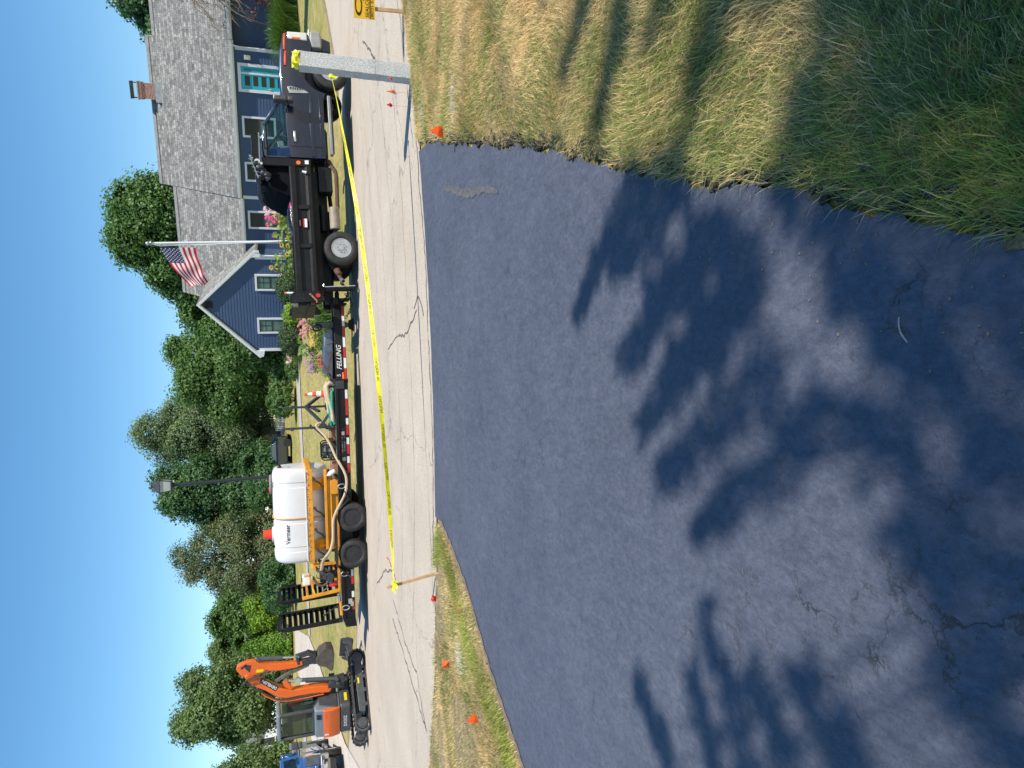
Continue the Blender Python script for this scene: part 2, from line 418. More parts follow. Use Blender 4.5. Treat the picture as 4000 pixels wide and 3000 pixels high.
def mat_shingle():
    m, n, p = nodes('grey_shingles')
    c = coords(n, 'UV')
    br = N(n, 'ShaderNodeTexBrick'); br.inputs['Color1'].default_value = (0.185, 0.182, 0.175, 1); br.inputs['Color2'].default_value = (0.325, 0.32, 0.302, 1)
    br.inputs['Mortar'].default_value = (0.12, 0.118, 0.115, 1); br.inputs['Scale'].default_value = 1.0
    br.inputs['Brick Width'].default_value = 0.21; br.inputs['Row Height'].default_value = 0.15; br.inputs['Mortar Size'].default_value = 0.014
    br.inputs['Mortar Smooth'].default_value = 0.6; br.offset = 0.37
    wv = N(n, 'ShaderNodeVectorMath', operation='MULTIPLY_ADD'); wn_ = N(n, 'ShaderNodeTexWhiteNoise', noise_dimensions='1D')
    sxy = N(n, 'ShaderNodeSeparateXYZ'); n.links.new(c, sxy.inputs[0])
    rw = N(n, 'ShaderNodeMath', operation='DIVIDE'); rw.inputs[1].default_value = 0.15; n.links.new(sxy.outputs[1], rw.inputs[0])
    fl = N(n, 'ShaderNodeMath', operation='FLOOR'); n.links.new(rw.outputs[0], fl.inputs[0]); n.links.new(fl.outputs[0], wn_.inputs['W'])
    cb = N(n, 'ShaderNodeCombineXYZ'); n.links.new(wn_.outputs['Value'], cb.inputs[0])
    wv.inputs[1].default_value = (0.5, 0, 0); n.links.new(cb.outputs[0], wv.inputs[0]); n.links.new(c, wv.inputs[2])
    n.links.new(wv.outputs[0], br.inputs['Vector'])
    b2 = N(n, 'ShaderNodeTexBrick'); n.links.new(wv.outputs[0], b2.inputs['Vector'])
    b2.inputs['Color1'].default_value = (0.72, 0.72, 0.72, 1); b2.inputs['Color2'].default_value = (1.22, 1.22, 1.2, 1); b2.inputs['Mortar'].default_value = (0.8, 0.8, 0.8, 1)
    b2.inputs['Scale'].default_value = 1; b2.inputs['Brick Width'].default_value = 0.37; b2.inputs['Row Height'].default_value = 0.15; b2.inputs['Mortar Size'].default_value = 0.004
    a = noise(n, 5, 5, 0.7, c); b = noise(n, 40, 3, 0.7, c)
    o0 = mixc(n, 0.9, br.outputs[0], b2.outputs[0], 'MULTIPLY')
    o = mixc(n, 0.85, o0, ramp(n, [(0.3, (0.7, 0.7, 0.7)), (0.7, (1.25, 1.24, 1.2))], a).outputs[0], 'MULTIPLY')
    o = mixc(n, 0.6, o, ramp(n, [(0.3, (0.7, 0.7, 0.7)), (0.7, (1.25, 1.25, 1.25))], b).outputs[0], 'MULTIPLY')
    n.links.new(o, p.inputs['Base Color']); p.inputs['Roughness'].default_value = 0.9; p.inputs['Specular IOR Level'].default_value = 0.2
    bump(n, p, br.outputs['Fac'], -0.5, 0.012)
    return m
def mat_brick():
    m, n, p = nodes('red_brick')
    c = coords(n, 'UV')
    br = N(n, 'ShaderNodeTexBrick'); n.links.new(c, br.inputs['Vector'])
    br.inputs['Color1'].default_value = (0.30, 0.11, 0.075, 1); br.inputs['Color2'].default_value = (0.42, 0.19, 0.13, 1)
    br.inputs['Mortar'].default_value = (0.48, 0.4, 0.34, 1); br.inputs['Scale'].default_value = 1
    br.inputs['Brick Width'].default_value = 0.2; br.inputs['Row Height'].default_value = 0.07; br.inputs['Mortar Size'].default_value = 0.009
    o = mixc(n, 0.7, br.outputs[0], ramp(n, [(0.3, (0.6, 0.6, 0.6)), (0.7, (1.2, 1.2, 1.2))], noise(n, 6, 5, 0.7, c)).outputs[0], 'MULTIPLY')
    n.links.new(o, p.inputs['Base Color']); p.inputs['Roughness'].default_value = 0.9
    return m
def mat_granite():
    m, n, p = nodes('grey_granite')
    c = coords(n)
    a = noise(n, 60, 4, 0.8, c); b = noise(n, 160, 2, 0.8, c); l = noise(n, 3, 4, 0.6, c)
    r = ramp(n, [(0.34, (0.30, 0.30, 0.295)), (0.5, (0.60, 0.595, 0.57)), (0.68, (0.82, 0.81, 0.77))], a)
    o = mixc(n, 0.7, r.outputs[0], ramp(n, [(0.35, (0.55, 0.56, 0.58)), (0.65, (1.25, 1.25, 1.25))], b).outputs[0], 'MULTIPLY')
    o = mixc(n, 0.6, o, ramp(n, [(0.3, (0.8, 0.8, 0.8)), (0.7, (1.1, 1.1, 1.08))], l).outputs[0], 'MULTIPLY')
    n.links.new(o, p.inputs['Base Color']); p.inputs['Roughness'].default_value = 0.85
    bump(n, p, a, 0.8, 0.012)
    return m
def mat_glass(name, tint=(0.55, 0.75, 0.75), alpha=0.55, rough=0.02, base=(0.02, 0.03, 0.035)):
    m, n, p = nodes(name)
    c = coords(n)
    p.inputs['Base Color'].default_value = (*base, 1); p.inputs['Roughness'].default_value = rough
    p.inputs['Specular IOR Level'].default_value = 0.7
    t = N(n, 'ShaderNodeBsdfTransparent'); t.inputs[0].default_value = (*tint, 1)
    mx = N(n, 'ShaderNodeMixShader'); mx.inputs[0].default_value = 1 - alpha
    n.links.new(p.outputs[0], mx.inputs[1]); n.links.new(t.outputs[0], mx.inputs[2])
    n.links.new(mx.outputs[0], n.nodes['Material Output'].inputs[0])
    bump(n, p, noise(n, 1.5, 2, 0.5, c), 0.03, 0.02)
    return m
def mat_bark(name, col):
    if name in MATS: return MATS[name]
    m, n, p = nodes(name)
    c = coords(n, 'Object', (1, 1, 0.25)); a = noise(n, 9, 6, 0.7, c)
    n.links.new(ramp(n, [(0.3, tuple(v * 0.5 for v in col)), (0.7, tuple(v * 1.3 for v in col))], a).outputs[0], p.inputs['Base Color'])
    p.inputs['Roughness'].default_value = 0.95; bump(n, p, a, 0.8, 0.03)
    return m

GRASS = mat_grass_ground(); SOIL = mat_soil(); ROAD = mat_road(); SEAL = mat_seal(); BLADE = mat_blade()
SIDEWALK = mat_road('pale_concrete', (0.46, 0.43, 0.39))
SHINGLE = mat_shingle(); BRICK = mat_brick(); GRANITE = mat_granite()
BLACKP = M('black_paint', (0.0065, 0.007, 0.008), 0.5, 0, 0.35, 5, 0.06, 0.0, 0.28, dirt=(0.05, 0.045, 0.04), dirt_amt=0.22)
DKSTEEL = M('dark_steel', (0.045, 0.047, 0.052), 0.5, 0.3, 0.35, 7, 0.1, dirt=(0.13, 0.11, 0.09), dirt_amt=0.4)
RUBBER = M('tyre_rubber', (0.022, 0.021, 0.02), 0.75, 0, 0.3, 8, 0.15, dirt=(0.12, 0.10, 0.085), dirt_amt=0.4)
CHROME = M('bright_steel', (0.62, 0.62, 0.62), 0.28, 0.85, 0.15, 6)
WHITE = M('white_paint', (0.78, 0.78, 0.77), 0.45, 0, 0.06, 4)
YELLOW = M('machine_yellow', (0.72, 0.30, 0.015), 0.42, 0, 0.14, 6, 0.05, dirt=(0.2, 0.08, 0.02), dirt_amt=0.6)
ORANGE = M('machine_orange', (0.72, 0.12, 0.008), 0.38, 0, 0.1, 5, 0.03, 0.2, dirt=(0.25, 0.08, 0.03), dirt_amt=0.3)
NEON = M('flag_orange', (0.95, 0.10, 0.008), 0.5, 0, 0.08, 20)
RED = M('signal_red', (0.55, 0.02, 0.015), 0.35, 0, 0.12, 9)
TAPEY = M('caution_yellow', (0.86, 0.78, 0.02), 0.32, 0, 0.12, 9)
SEALSPOT = M('sealer_splash', (0.02, 0.02, 0.022), 0.6, 0, 0.2, 20)
INK = M('black_ink', (0.012, 0.012, 0.012), 0.5, 0, 0.1, 9)
WOOD = M('raw_pine', (0.55, 0.34, 0.16), 0.7, 0, 0.3, 12, 0.1)
RUST = M('rusty_steel', (0.115, 0.062, 0.042), 0.85, 0.1, 0.5, 9, 0.2)
# ------------------------------------------------------------------ terrain, roads, driveway
def y_near(x):
    d = max(-7.0, min(7.0, x - 0.2)); e = x - 0.2 - d
    return 8.23 + 0.04 * d * d + abs(e) * 0.56
def y_far(x):
    d = max(-13.0, min(13.0, x - 1)); e = x - 1 - d
    return 18.25 + 0.029 * d * d + abs(e) * 0.75
rng = np.random.default_rng(5)

def grid(name, xs, ys, zf, mat):
    X, Y = np.meshgrid(xs, ys); Z = zf(X, Y)
    V = np.stack([X, Y, Z], -1).reshape(-1, 3); nx, ny = len(xs), len(ys)
    i = np.arange(nx - 1); j = np.arange(ny - 1); I, J = np.meshgrid(i, j); a = (J * nx + I).ravel()
    F = np.stack([a, a + 1, a + nx + 1, a + nx], -1)
    return struct(quads_np(name, V, mat, F=F, smooth=True))
xs = np.concatenate([np.linspace(-400, -42, 12), np.linspace(-40, 40, 81), np.linspace(42, 400, 12)])
ys = np.concatenate([np.linspace(-60, -4, 8), np.linspace(-2, 19.3, 30), np.linspace(20, 80, 61), np.linspace(90, 600, 12)])
grid('ground', xs, ys, lambda X, Y: terr_np(X, np.minimum(Y, 85)) - 0.012, GRASS)

def ribbon(name, xs, lo, hi, off, mat, nj=8):
    V = []; F = []
    for i, x in enumerate(xs):
        for j in range(nj + 1):
            y = lo(x) + (hi(x) - lo(x)) * j / nj
            V.append((x, y, terr(x, y) + off))
    for i in range(len(xs) - 1):
        for j in range(nj):
            a = i * (nj + 1) + j; F.append((a, a + nj + 1, a + nj + 2, a + 1))
    return struct(quads_np(name, np.array(V), mat, F=np.array(F)))
def wob(x, a, s, k=0.0):
    return a * (sin(x * s + k) + 0.6 * sin(x * s * 2.7 + 1.3 + k) + 0.4 * sin(x * s * 6.1 + 2.2 + k))
ribbon('road', np.linspace(-70, 70, 561), lambda x: y_near(x) + wob(x, 0.012, 2.3), lambda x: y_far(x) + wob(x, 0.035, 1.7), 0.006, ROAD)
ribbon('road_shoulder', np.linspace(-16, 16, 120), lambda x: y_far(x) - 0.12, lambda x: y_far(x) + 0.38 + wob(x, 0.12, 1.1), -0.002, SOIL, 3)
# the side street that climbs away behind the excavator, and a walk that leaves it to the right
def strip(name, left, right, off, mat, n=40):
    V = []; F = []
    def pick(L, t):
        k = t * (len(L) - 1); i = min(int(k), len(L) - 2); q = k - i
        return [L[i][d] * (1 - q) + L[i + 1][d] * q for d in (0, 1)]
    for i in range(n + 1):
        a, b = pick(left, i / n), pick(right, i / n)
        for j in range(5):
            x = a[0] + (b[0] - a[0]) * j / 4; y = a[1] + (b[1] - a[1]) * j / 4
            V.append((x, y, terr(x, y) + off))
    for i in range(n):
        for j in range(4):
            q = i * 5 + j; F.append((q, q + 1, q + 6, q + 5))
    return struct(quads_np(name, np.array(V), mat, F=np.array(F)))
strip('side_street', [(-22.5, 28), (-19.2, 31), (-18.2, 34), (-17.8, 37), (-17.6, 41), (-17.4, 46)], [(-11.2, 20.6), (-11.9, 23.6), (-12.05, 27), (-12.05, 32), (-12.4, 36), (-15.2, 46)], 0.022, mat_road('side_street_asphalt', (0.56, 0.495, 0.415)))
strip('path', [(-12.3, 36.1), (-6, 36.0), (-2, 36.9), (2.2, 38.2)], [(-12.2, 35.2), (-6, 35.0), (-2, 35.5), (2.0, 35.7)], 0.022, SIDEWALK)
strip('far_path', [(-27, 42.4), (-22, 42.0), (-17.9, 41.6)], [(-27, 40.6), (-22, 40.2), (-17.9, 39.9)], 0.022, SIDEWALK)

# driveway: fresh sealcoat from under the camera to the road
DL = [(-3.9, 2.0), (-3.40, 4.3), (-3.06, 5.14), (-2.59, 6.08), (-2.06, 6.86), (-1.75, 7.55), (-1.58, 8.05), (-1.6, 8.3)]
DR = [(0.12, -1.2), (0.14, 0.3), (0.27, 1.17), (0.43, 1.53), (0.66, 2.07), (0.90, 2.77), (1.52, 4.18), (2.15, 5.9), (2.62, 7.2), (2.95, 8.1), (3.08, 8.5)]
def drv_r(y):
    for (a, b), (c, d) in zip(DR, DR[1:]):
        if b <= y <= d: return a + (c - a) * (y - b) / (d - b)
    return DR[0][0] if y < DR[0][1] else DR[-1][0] + 0.35 * (y - DR[-1][1])
def drv_l(y):
    for (a, b), (c, d) in zip(DL, DL[1:]):
        if b <= y <= d: return a + (c - a) * (y - b) / (d - b)
    return DL[0][0] if y < DL[0][1] else DL[-1][0]
def rag(t, k=0.0):
    return 0.018 * sin(t * 7 + k) + 0.014 * sin(t * 17 + 1 + k) + 0.010 * sin(t * 41 + 2 + k) + 0.006 * sin(t * 93 + k)
V = []; F = []
ysd = np.concatenate([np.linspace(-6, 0.5, 8), np.linspace(0.6, 8.0, 300)])
nj = 24
for y in ysd:
    l = drv_l(y) - 0.03; r = drv_r(y) + 0.03 + rag(y)
    if y < 2: l = -5.5 + (y + 6) * 0.2
    for j in range(nj + 1):
        V.append((l + (r - l) * j / nj, y, 0.016))
for i in range(len(ysd) - 1):
    for j in range(nj):
        a = i * (nj + 1) + j; F.append((a, a + 1, a + nj + 2, a + nj + 1))
# the mouth follows the road edge
base = len(V); NM = 60
l0, r0 = drv_l(8.0) - 0.03, drv_r(8.0) + 0.03 + rag(8.0)
for i in range(NM + 1):
    x = l0 + (r0 - l0) * i / NM
    V.append((x, 8.0, 0.016)); xx = x + (0.10 * (i / NM) ** 3)
    V.append((xx, y_near(xx) + 0.045 + wob(x, 0.006, 9), 0.016))
for i in range(NM):
    a = base + 2 * i; F.append((a, a + 2, a + 3, a + 1))
struct(quads_np('driveway', np.array(V), SEAL, F=np.array(F)))

PINKP = M('marking_paint_red', (0.62, 0.10, 0.06), 0.8, 0, 0.3, 30); WHP = M('marking_paint_white', (0.7, 0.7, 0.72), 0.8, 0, 0.3, 30)
mat_leaf('green_blades', (0.17, 0.22, 0.04), (0.42, 0.44, 0.12), 0.4)
# near lawns: a raised mat of thatch with real blades on it
def lawn_mat(name, inside, x0, x1, y0, y1, step, h):
    V = []; F = []; idx = {}
    nx = int((x1 - x0) / step); ny = int((y1 - y0) / step)
    def vid(i, j):
        if (i, j) not in idx:
            x, y = x0 + i * step, y0 + j * step
            idx[i, j] = len(V)
            V.append([x, y, h + 0.012 * sin(x * 3.1 + 1) * sin(y * 2.7) + 0.006 * sin(x * 11) * sin(y * 9)])
        return idx[i, j]
    for i in range(nx):
        for j in range(ny):
            if inside(x0 + (i + .5) * step, y0 + (j + .5) * step):
                F.append((vid(i, j), vid(i + 1, j), vid(i + 1, j + 1), vid(i, j + 1)))
    edge = {}
    for f in F:
        for a, b in zip(f, f[1:] + f[:1]):
            edge[(a, b)] = 1
    sk = {}
    for (a, b) in list(edge):
        if (b, a) not in edge:
            for q in (a, b):
                if q not in sk: sk[q] = len(V); V.append([V[q][0], V[q][1], -0.03])
            F.append((b, a, sk[a], sk[b]))
    return struct(quads_np(name, np.array(V), SOIL, F=np.array(F)))
def in_r(x, y):
    return x > drv_r(y) + 0.05 + rag(y * 1.3, 2) and y < y_near(x) - 0.03 + rag(x, 1)
def in_l(x, y):
    return drv_l(y) - 0.10 > x and y < y_near(x) - 0.05 and y > 3.5
lawn_mat('near_lawn', in_r, 0.1, 9.0, -1.5, 10.6, 0.06, 0.022)
lawn_mat('lawn_strip', in_l, -9.0, -1.5, 3.5, 11.0, 0.06, 0.022)

def blades(name, pts, hgt, wid, lean, label, mat=None):
    n = len(pts)
    h = hgt * rng.uniform(0.55, 1.25, n); a = rng.uniform(0, 2 * pi, n); 
    fl = rng.uniform(0.25, 1.0, n) * lean
    # neighbouring blades lean the same way, like combed tufts
    sw = 2.2 * np.sin(pts[:, 0] * 2.3 + 1.7 * np.sin(pts[:, 1] * 1.9)) + 1.2 * np.sin(pts[:, 1] * 3.1)
    d = sw + rng.normal(0, 0.9, n)
    dx, dy = np.cos(d), np.sin(d); px, py = np.cos(a), np.sin(a)
    w_ = wid * rng.uniform(0.6, 1.2, n)
    V = np.zeros((n, 6, 3), np.float32)
    for k, (t, ww) in enumerate(((0, 1.0), (0.55, 0.8), (1.0, 0.12))):
        off = fl * (t ** 1.6); z = h * t * np.sqrt(np.maximum(0.05, 1 - 0.75 * np.minimum(1, fl * t) ** 2))
        cx = pts[:, 0] + dx * off * h * 1.15; cy = pts[:, 1] + dy * off * h * 1.15
        V[:, 2 * k, 0] = cx - px * w_ * ww / 2; V[:, 2 * k, 1] = cy - py * w_ * ww / 2; V[:, 2 * k, 2] = pts[:, 2] + z
        V[:, 2 * k + 1, 0] = cx + px * w_ * ww / 2; V[:, 2 * k + 1, 1] = cy + py * w_ * ww / 2; V[:, 2 * k + 1, 2] = pts[:, 2] + z
    o = (np.arange(n) * 6)[:, None, None]
    F = (np.array([[0, 1, 3, 2], [2, 3, 5, 4]])[None] + o).reshape(-1, 4)
    ob = quads_np(name, V.reshape(-1, 3), mat or BLADE, F=F)
    stuff(ob, label, 'grass')
    return ob
def scatter(inside, x0, x1, y0, y1, dens, n_try):
    x = rng.uniform(x0, x1, n_try); y = y0 + (y1 - y0) * rng.uniform(0, 1, n_try) ** 1.35
    keep = np.array([inside(a, b) for a, b in zip(x, y)]) & (x < 0.66 * y + 1.2) & (x > -0.66 * y - 1.0)
    x, y = x[keep], y[keep]
    bare = np.sin(x * 2.1 + 0.7 * np.sin(y * 1.7)) * np.sin(y * 1.5 + 1.1) + rng.normal(0, 0.5, len(x))
    k2 = bare > -1.25
    return np.stack([x[k2], y[k2], np.full(k2.sum(), 0.012)], -1)
pr = scatter(lambda x, y: x > drv_r(y) + 0.03 + 0.05 * rng.random() and y < y_near(x) + 0.02, 0.1, 7.0, 0.55, 9.6, 1, 760000)
tall = pr[:, 1] < 3.2
blades('lawn_grass', pr, np.where(tall, 0.072, 0.055) * (0.75 + 0.6 * rng.random(len(pr))), np.where(pr[:, 1] < 4, 0.0034, 0.0052), 1.15,
       'straw and green lawn grass growing right of the black driveway')
pl_ = scatter(lambda x, y: x < drv_l(y) - 0.06 - 0.05 * rng.random() and y < y_near(x) + 0.02, -7.5, -1.5, 4.2, 10.5, 1, 230000)
dist = np.array([drv_l(b) for a, b, c in pl_]) - pl_[:, 0]; edge = np.array([y_near(a) for a, b, c in pl_]) - pl_[:, 1]
thin = (np.sin(pl_[:, 0] * 1.9) * np.sin(pl_[:, 1] * 2.3 + 1) > 0.25) & (rng.random(len(pl_)) < .75) | (edge < .35) & (rng.random(len(pl_)) < .7)
bare_ = ((pl_[:, 0] + 4.75) / .75) ** 2 + ((pl_[:, 1] - 8.45) / .22) ** 2 < 1 + .3 * np.sin(pl_[:, 0] * 13)
thin = thin | (bare_ & (rng.random(len(pl_)) < .93))
green = ~bare_ & (np.abs(dist - 0.42 - .12 * np.sin(pl_[:, 1] * 3)) < 0.10 + 0.16 * rng.random(len(pl_))) & (rng.random(len(pl_)) < .62)
blades('strip_grass', pl_[~green & ~thin], np.full((~green & ~thin).sum(), 0.05), 0.0062, 1.0, 'patchy straw grass growing on the strip left of the black driveway')
blades('green_edge_grass', pl_[green], np.full(green.sum(), 0.085), 0.0065, 0.9, 'greener longer grass band along the left edge of the driveway', MATS['green_blades'])
# spots of locating paint sprayed on the turf
for nm, lab, cx_, cy_, rx_, ry_, mt, n_ in (('painted_grass', 'white sprayed paint line on the dry lawn right of the driveway', 2.92, 6.62, .16, .035, WHP, 260), ('painted_grass', 'white sprayed paint dab at the road edge of the lawn', 3.35, 8.2, .12, .05, WHP, 160), ('painted_grass', 'faded orange sprayed paint on the turf by the orange flag', 3.05, 7.75, .10, .06, PINKP, 120), ('painted_grass', 'red sprayed paint dab on the left strip below the stake', -2.42, 7.25, .07, .07, PINKP, 120), ('painted_grass', 'white sprayed paint dab in the middle of the left strip', -2.98, 7.3, .09, .10, WHP, 150)):
    a_ = np.stack([rng.normal(cx_, rx_, n_), rng.normal(cy_, ry_, n_), np.full(n_, .014)], -1)
    blades(nm, a_, np.full(n_, .056), .006, 1.1, lab, mt)
# crumbled sealer splashes along the lawn edge
mb = MB(); g_ = random.Random(2)
for i in range(300):
    y = 1.0 + 7.1 * g_.random() ** .8; x = drv_r(y) + 0.07 + rag(y * 1.3, 2) + abs(g_.gauss(0, .035)); r_ = g_.uniform(.005, .022); k = 7
    mb.quad(*[(x + r_ * g_.uniform(.5, 1.2) * cos(2 * pi * j / k), y + r_ * g_.uniform(.5, 1.2) * sin(2 * pi * j / k), 0.043 + .002 * g_.random()) for j in range(k)])
stuff(build('sealer_splashes', mb, SEALSPOT, recalc=False), 'black sealer splashes staining the ragged lawn edge of the driveway', 'stains')
# clods of dark soil along the cut edge of the lawn, and grit on the sealcoat beside it
mb = MB()
for i in range(900):
    y = 0.9 + 7.3 * g_.random() ** .85; x = drv_r(y) + 0.045 + rag(y * 1.3, 2) + abs(g_.gauss(0, .03)); r_ = g_.uniform(.005, .017)
    mb.sphere((x, y, .022 + r_ * .5), (r_ * g_.uniform(.7, 1.4), r_ * g_.uniform(.7, 1.3), r_ * g_.uniform(.6, 1)), 6, 4)
stuff(build('soil_clods', mb, M('black_soil', (0.035, 0.028, 0.022), 0.95, 0, 0.5, 40), recalc=False), 'dark crumbled soil along the cut lawn edge', 'soil')
mb = MB()
for i in range(420):
    y = 0.9 + 6.5 * g_.random(); x = drv_r(y) - abs(g_.gauss(0, .22)) - .01; r_ = g_.uniform(.0015, .004)
    mb.sphere((x, y, .0165 + r_ * .6), (r_ * g_.uniform(.7, 1.8), r_ * g_.uniform(.7, 1.4), r_), 5, 3)
stuff(build('grit', mb, M('pale_grit', (0.22, 0.19, 0.14), 0.9, 0, 0.5, 60), recalc=False), 'grit and bits of dry grass on the sealcoat beside the lawn', 'grit')
# a crumbly strip of soil between the left grass and the driveway
mb = MB(); V_ = []
for i in range(120):
    y = 4.0 + 4.05 * i / 119; x = drv_l(y); w0 = .10 + .035 * sin(y * 9) + .02 * sin(y * 23)
    V_.append(((x - w0, y, .021), (x + .012 * sin(y * 31) - .01, y, .0225)))
for a, b in zip(V_, V_[1:]): mb.quad(a[0], a[1], b[1], b[0])
struct(build('soil_edge', mb, M('crumbly_soil', (0.24, 0.18, 0.13), 0.95, 0, 0.5, 25, 0.8), recalc=False))

# cracks and tar lines in the road: thin dark ribbons lying on it
def crack(name, pts, wdt, mat, z=0.0105):
    mb = MB(); pts = [Vector((x, y, 0)) for x, y in pts]; out = []
    rr = random.Random(len(pts) * 7 + int(pts[0].x * 100))
    for a, b in zip(pts, pts[1:]):
        k = max(2, int((b - a).length / 0.12)); nrm = Vector((-(b - a).y, (b - a).x, 0)).normalized()
        for i in range(k):
            out.append(a.lerp(b, i / k) + nrm * rr.uniform(-0.035, 0.035))
    out.append(pts[-1])
    for i in range(len(out) - 1):
        a, b = out[i], out[i + 1]; d = (b - a).normalized(); nn = Vector((-d.y, d.x, 0)) * wdt * rr.uniform(0.4, 1.0) / 2
        zz = Vector((0, 0, z))
        mb.quad(a - nn + zz + Vector((0, 0, terr(a.x, a.y))), b - nn + zz + Vector((0, 0, terr(b.x, b.y))), b + nn + zz + Vector((0, 0, terr(b.x, b.y))), a + nn + zz + Vector((0, 0, terr(a.x, a.y))))
    return struct(build(name, mb, mat, recalc=False))
CRK = M('crack_dirt', (0.10, 0.09, 0.08), 0.95, 0, 0.3, 12)
crack('road_crack', [(x, y_near(x) + 0.19 + 0.02 * sin(x * 3)) for x in np.linspace(-2.3, 3.3, 30)], 0.03, CRK)
crack('road_crack', [(x, y_near(x) + 0.42 + 0.02 * sin(x * 2)) for x in np.linspace(3.2, 5.8, 14)], 0.022, CRK)
crack('road_crack', [(4.45, 9.75), (5.0, 10.8), (5.7, 12.0), (6.4, 13.0), (7.2, 14.2)], 0.05, CRK)
crack('road_crack', [(-4.9, 9.6), (-4.75, 10.4), (-4.5, 11.6), (-4.3, 12.8)], 0.035, CRK)
crack('road_crack', [(-4.9, 9.7), (-4.35, 10.3), (-4.25, 11.3), (-3.9, 12.6)], 0.03, CRK)
crack('road_crack', [(-3.3, 12.4), (-3.6, 13.6), (-4.3, 15.2)], 0.04, CRK)
crack('road_crack', [(1.05, 9.2), (0.8, 10.2), (0.85, 11.2), (0.7, 12.1)], 0.03, CRK)
crack('road_crack', [(0.95, 8.7), (1.25, 9.1), (1.1, 9.4)], 0.03, CRK)
for k in range(5):
    crack('road_crack', [(x, y_near(x) + 1.6 + k * 1.15 + 0.05 * sin(x * 1.3 + k)) for x in np.linspace(-4 + k * .4, 6.0, 16)], 0.012, CRK)
crack('street_crack', [(-13.6, 25.2), (-14.6, 29), (-15.2, 33)], 0.09, CRK, 0.03)
crack('street_crack', [(-15.5, 26.5), (-16.2, 31), (-16.3, 36)], 0.09, CRK, 0.03)
# surveyor's paint on road and turf
crack('paint_mark', [(-3.25, 13.3), (-3.3, 12.6), (-3.45, 12.1)], 0.045, PINKP, 0.012)
# bare patch where the sealer missed, near the driveway mouth
mb = MB(); rr = random.Random(3); a = []; b = []
for i in range(26):
    t = i / 25; y = 5.3 + t * 1.95; x = 1.50 + 0.262 * (y - 5.0) + 0.02 * sin(t * 9)
    wv = 0.055 * (0.35 + 0.65 * sin(pi * t) ** 0.5) * (0.5 + 0.6 * rr.random())
    a.append((x - wv + 0.05 * t, y, 0.0205)); b.append((x + wv + 0.05 * t, y, 0.0205))
for i in range(25): mb.quad(a[i], b[i], b[i + 1], a[i + 1])
struct(build('thin_sealer_patch', mb, M('worn_sealer', (0.115, 0.112, 0.112), 0.8, 0, 0.5, 22, 0.5), recalc=False))
# ------------------------------------------------------------------ the blue house
SIDING = M('blue_siding', (0.050, 0.086, 0.170), 0.55, 0, 0.08, 3)
TRIM = M('white_trim', (0.74, 0.75, 0.76), 0.5, 0, 0.05, 3)
TURQ = M('turquoise_paint', (0.02, 0.42, 0.52), 0.4, 0, 0.06, 4)
WGLASS = mat_glass('window_glass', (0.7, 0.85, 0.8), 0.3, 0.03)
CURT = M('pale_curtain', (0.42, 0.52, 0.45), 0.9, 0, 0.35, 2)
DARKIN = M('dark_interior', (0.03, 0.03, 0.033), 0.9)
SASH = M('dark_sash', (0.03, 0.033, 0.036), 0.5)
house = thing('house', 'blue clapboard house with grey shingle roof and brick chimney, behind the truck', 'house', (8.67, 36.0, 0), radians(-23))
def siding(name, x0, x1, z0, z1, y, clip=None, holes=()):
    mb = MB(); step = 0.14; z = z0
    while z < z1 - 0.01:
        zt = min(z + step, z1)
        a0, a1 = (x0, x1); b0, b1 = (x0, x1)
        if clip:
            (a0, a1), (b0, b1) = clip(z), clip(zt)
            if a1 - a0 < 0.05: break
        segs = [(a0, a1, b0, b1)]
        mb.quad((a0, y - 0.0125, z), (a1, y - 0.0125, z), (b1, y, zt), (b0, y, zt))
        mb.quad((a0, y - 0.0125, z), (a0, y, z), (a1, y, z), (a1, y - 0.0125, z))
        z = zt
    return build(name, mb, SIDING, house, recalc=False)
def roof_panel(name, a, b, c, d, thick=0.12, mat=None):
    """a,b along eave, c,d along ridge; uv in metres"""
    a, b, c, d = map(Vector, (a, b, c, d))
    nn = (b - a).cross(d - a).normalized() * thick
    vs = [a, b, c, d, a - nn, b - nn, c - nn, d - nn]
    fs = [(0, 1, 2, 3), (7, 6, 5, 4), (0, 4, 5, 1), (1, 5, 6, 2), (2, 6, 7, 3), (3, 7, 4, 0)]
    me = bpy.data.meshes.new(name); me.from_pydata(vs, [], fs)
    ux = (b - a).normalized(); uy = nn.cross(ux).normalized()
    uvl = me.uv_layers.new(name='uv')
    for lp in me.loops:
        p = me.vertices[lp.vertex_index].co - a
        uvl.data[lp.index].uv = (p.dot(ux), -p.dot(uy) if p.dot(uy) < 0 else p.dot(uy))
    me.materials.append(SHINGLE); me.materials.append(TRIM)
    for i, pl in enumerate(me.polygons): pl.material_index = 0 if i == 0 or i == 4 else 1
    o = bpy.data.objects.new(name, me); COL.objects.link(o); o.parent = house
    return o
Zb = 0.35
# wall cores
mb = MB()
mb.box(1.05, 7.72, 0.0, 7.7, Zb, 3.75); mb.box(-4.2, 1.05, 0.0, 6.9, Zb, 3.72)
mb.prism([(0.0, 3.75), (7.7, 3.75), (3.85, 7.5)], 'x', 1.1, 7.7)
mb.prism([(0.0, 3.7), (6.9, 3.7), (3.2, 6.75)], 'x', -4.2, 1.05)
mb.box(7.72, 12.5, 0.75, 7.2, Zb, 3.75)
mb.box(-6.3, -1.45, -1.8, 3.0, Zb, 3.2); mb.prism([(-6.3, 3.2), (-1.45, 3.2), (-3.875, 5.62)], 'y', -1.78, 3.0)
build('wall', mb, SIDING, house)
siding('siding', 1.05, 7.72, 0.7, 3.72, -0.004)
siding('siding', -1.45, 1.05, 0.7, 3.7, -0.004)
siding('siding', 7.76, 12.5, 0.7, 3.75, 0.746)
def gclip(z):
    if z <= 3.2: return (-6.28, -1.47)
    k = (z - 3.2); return (-6.28 + k, -1.47 - k)
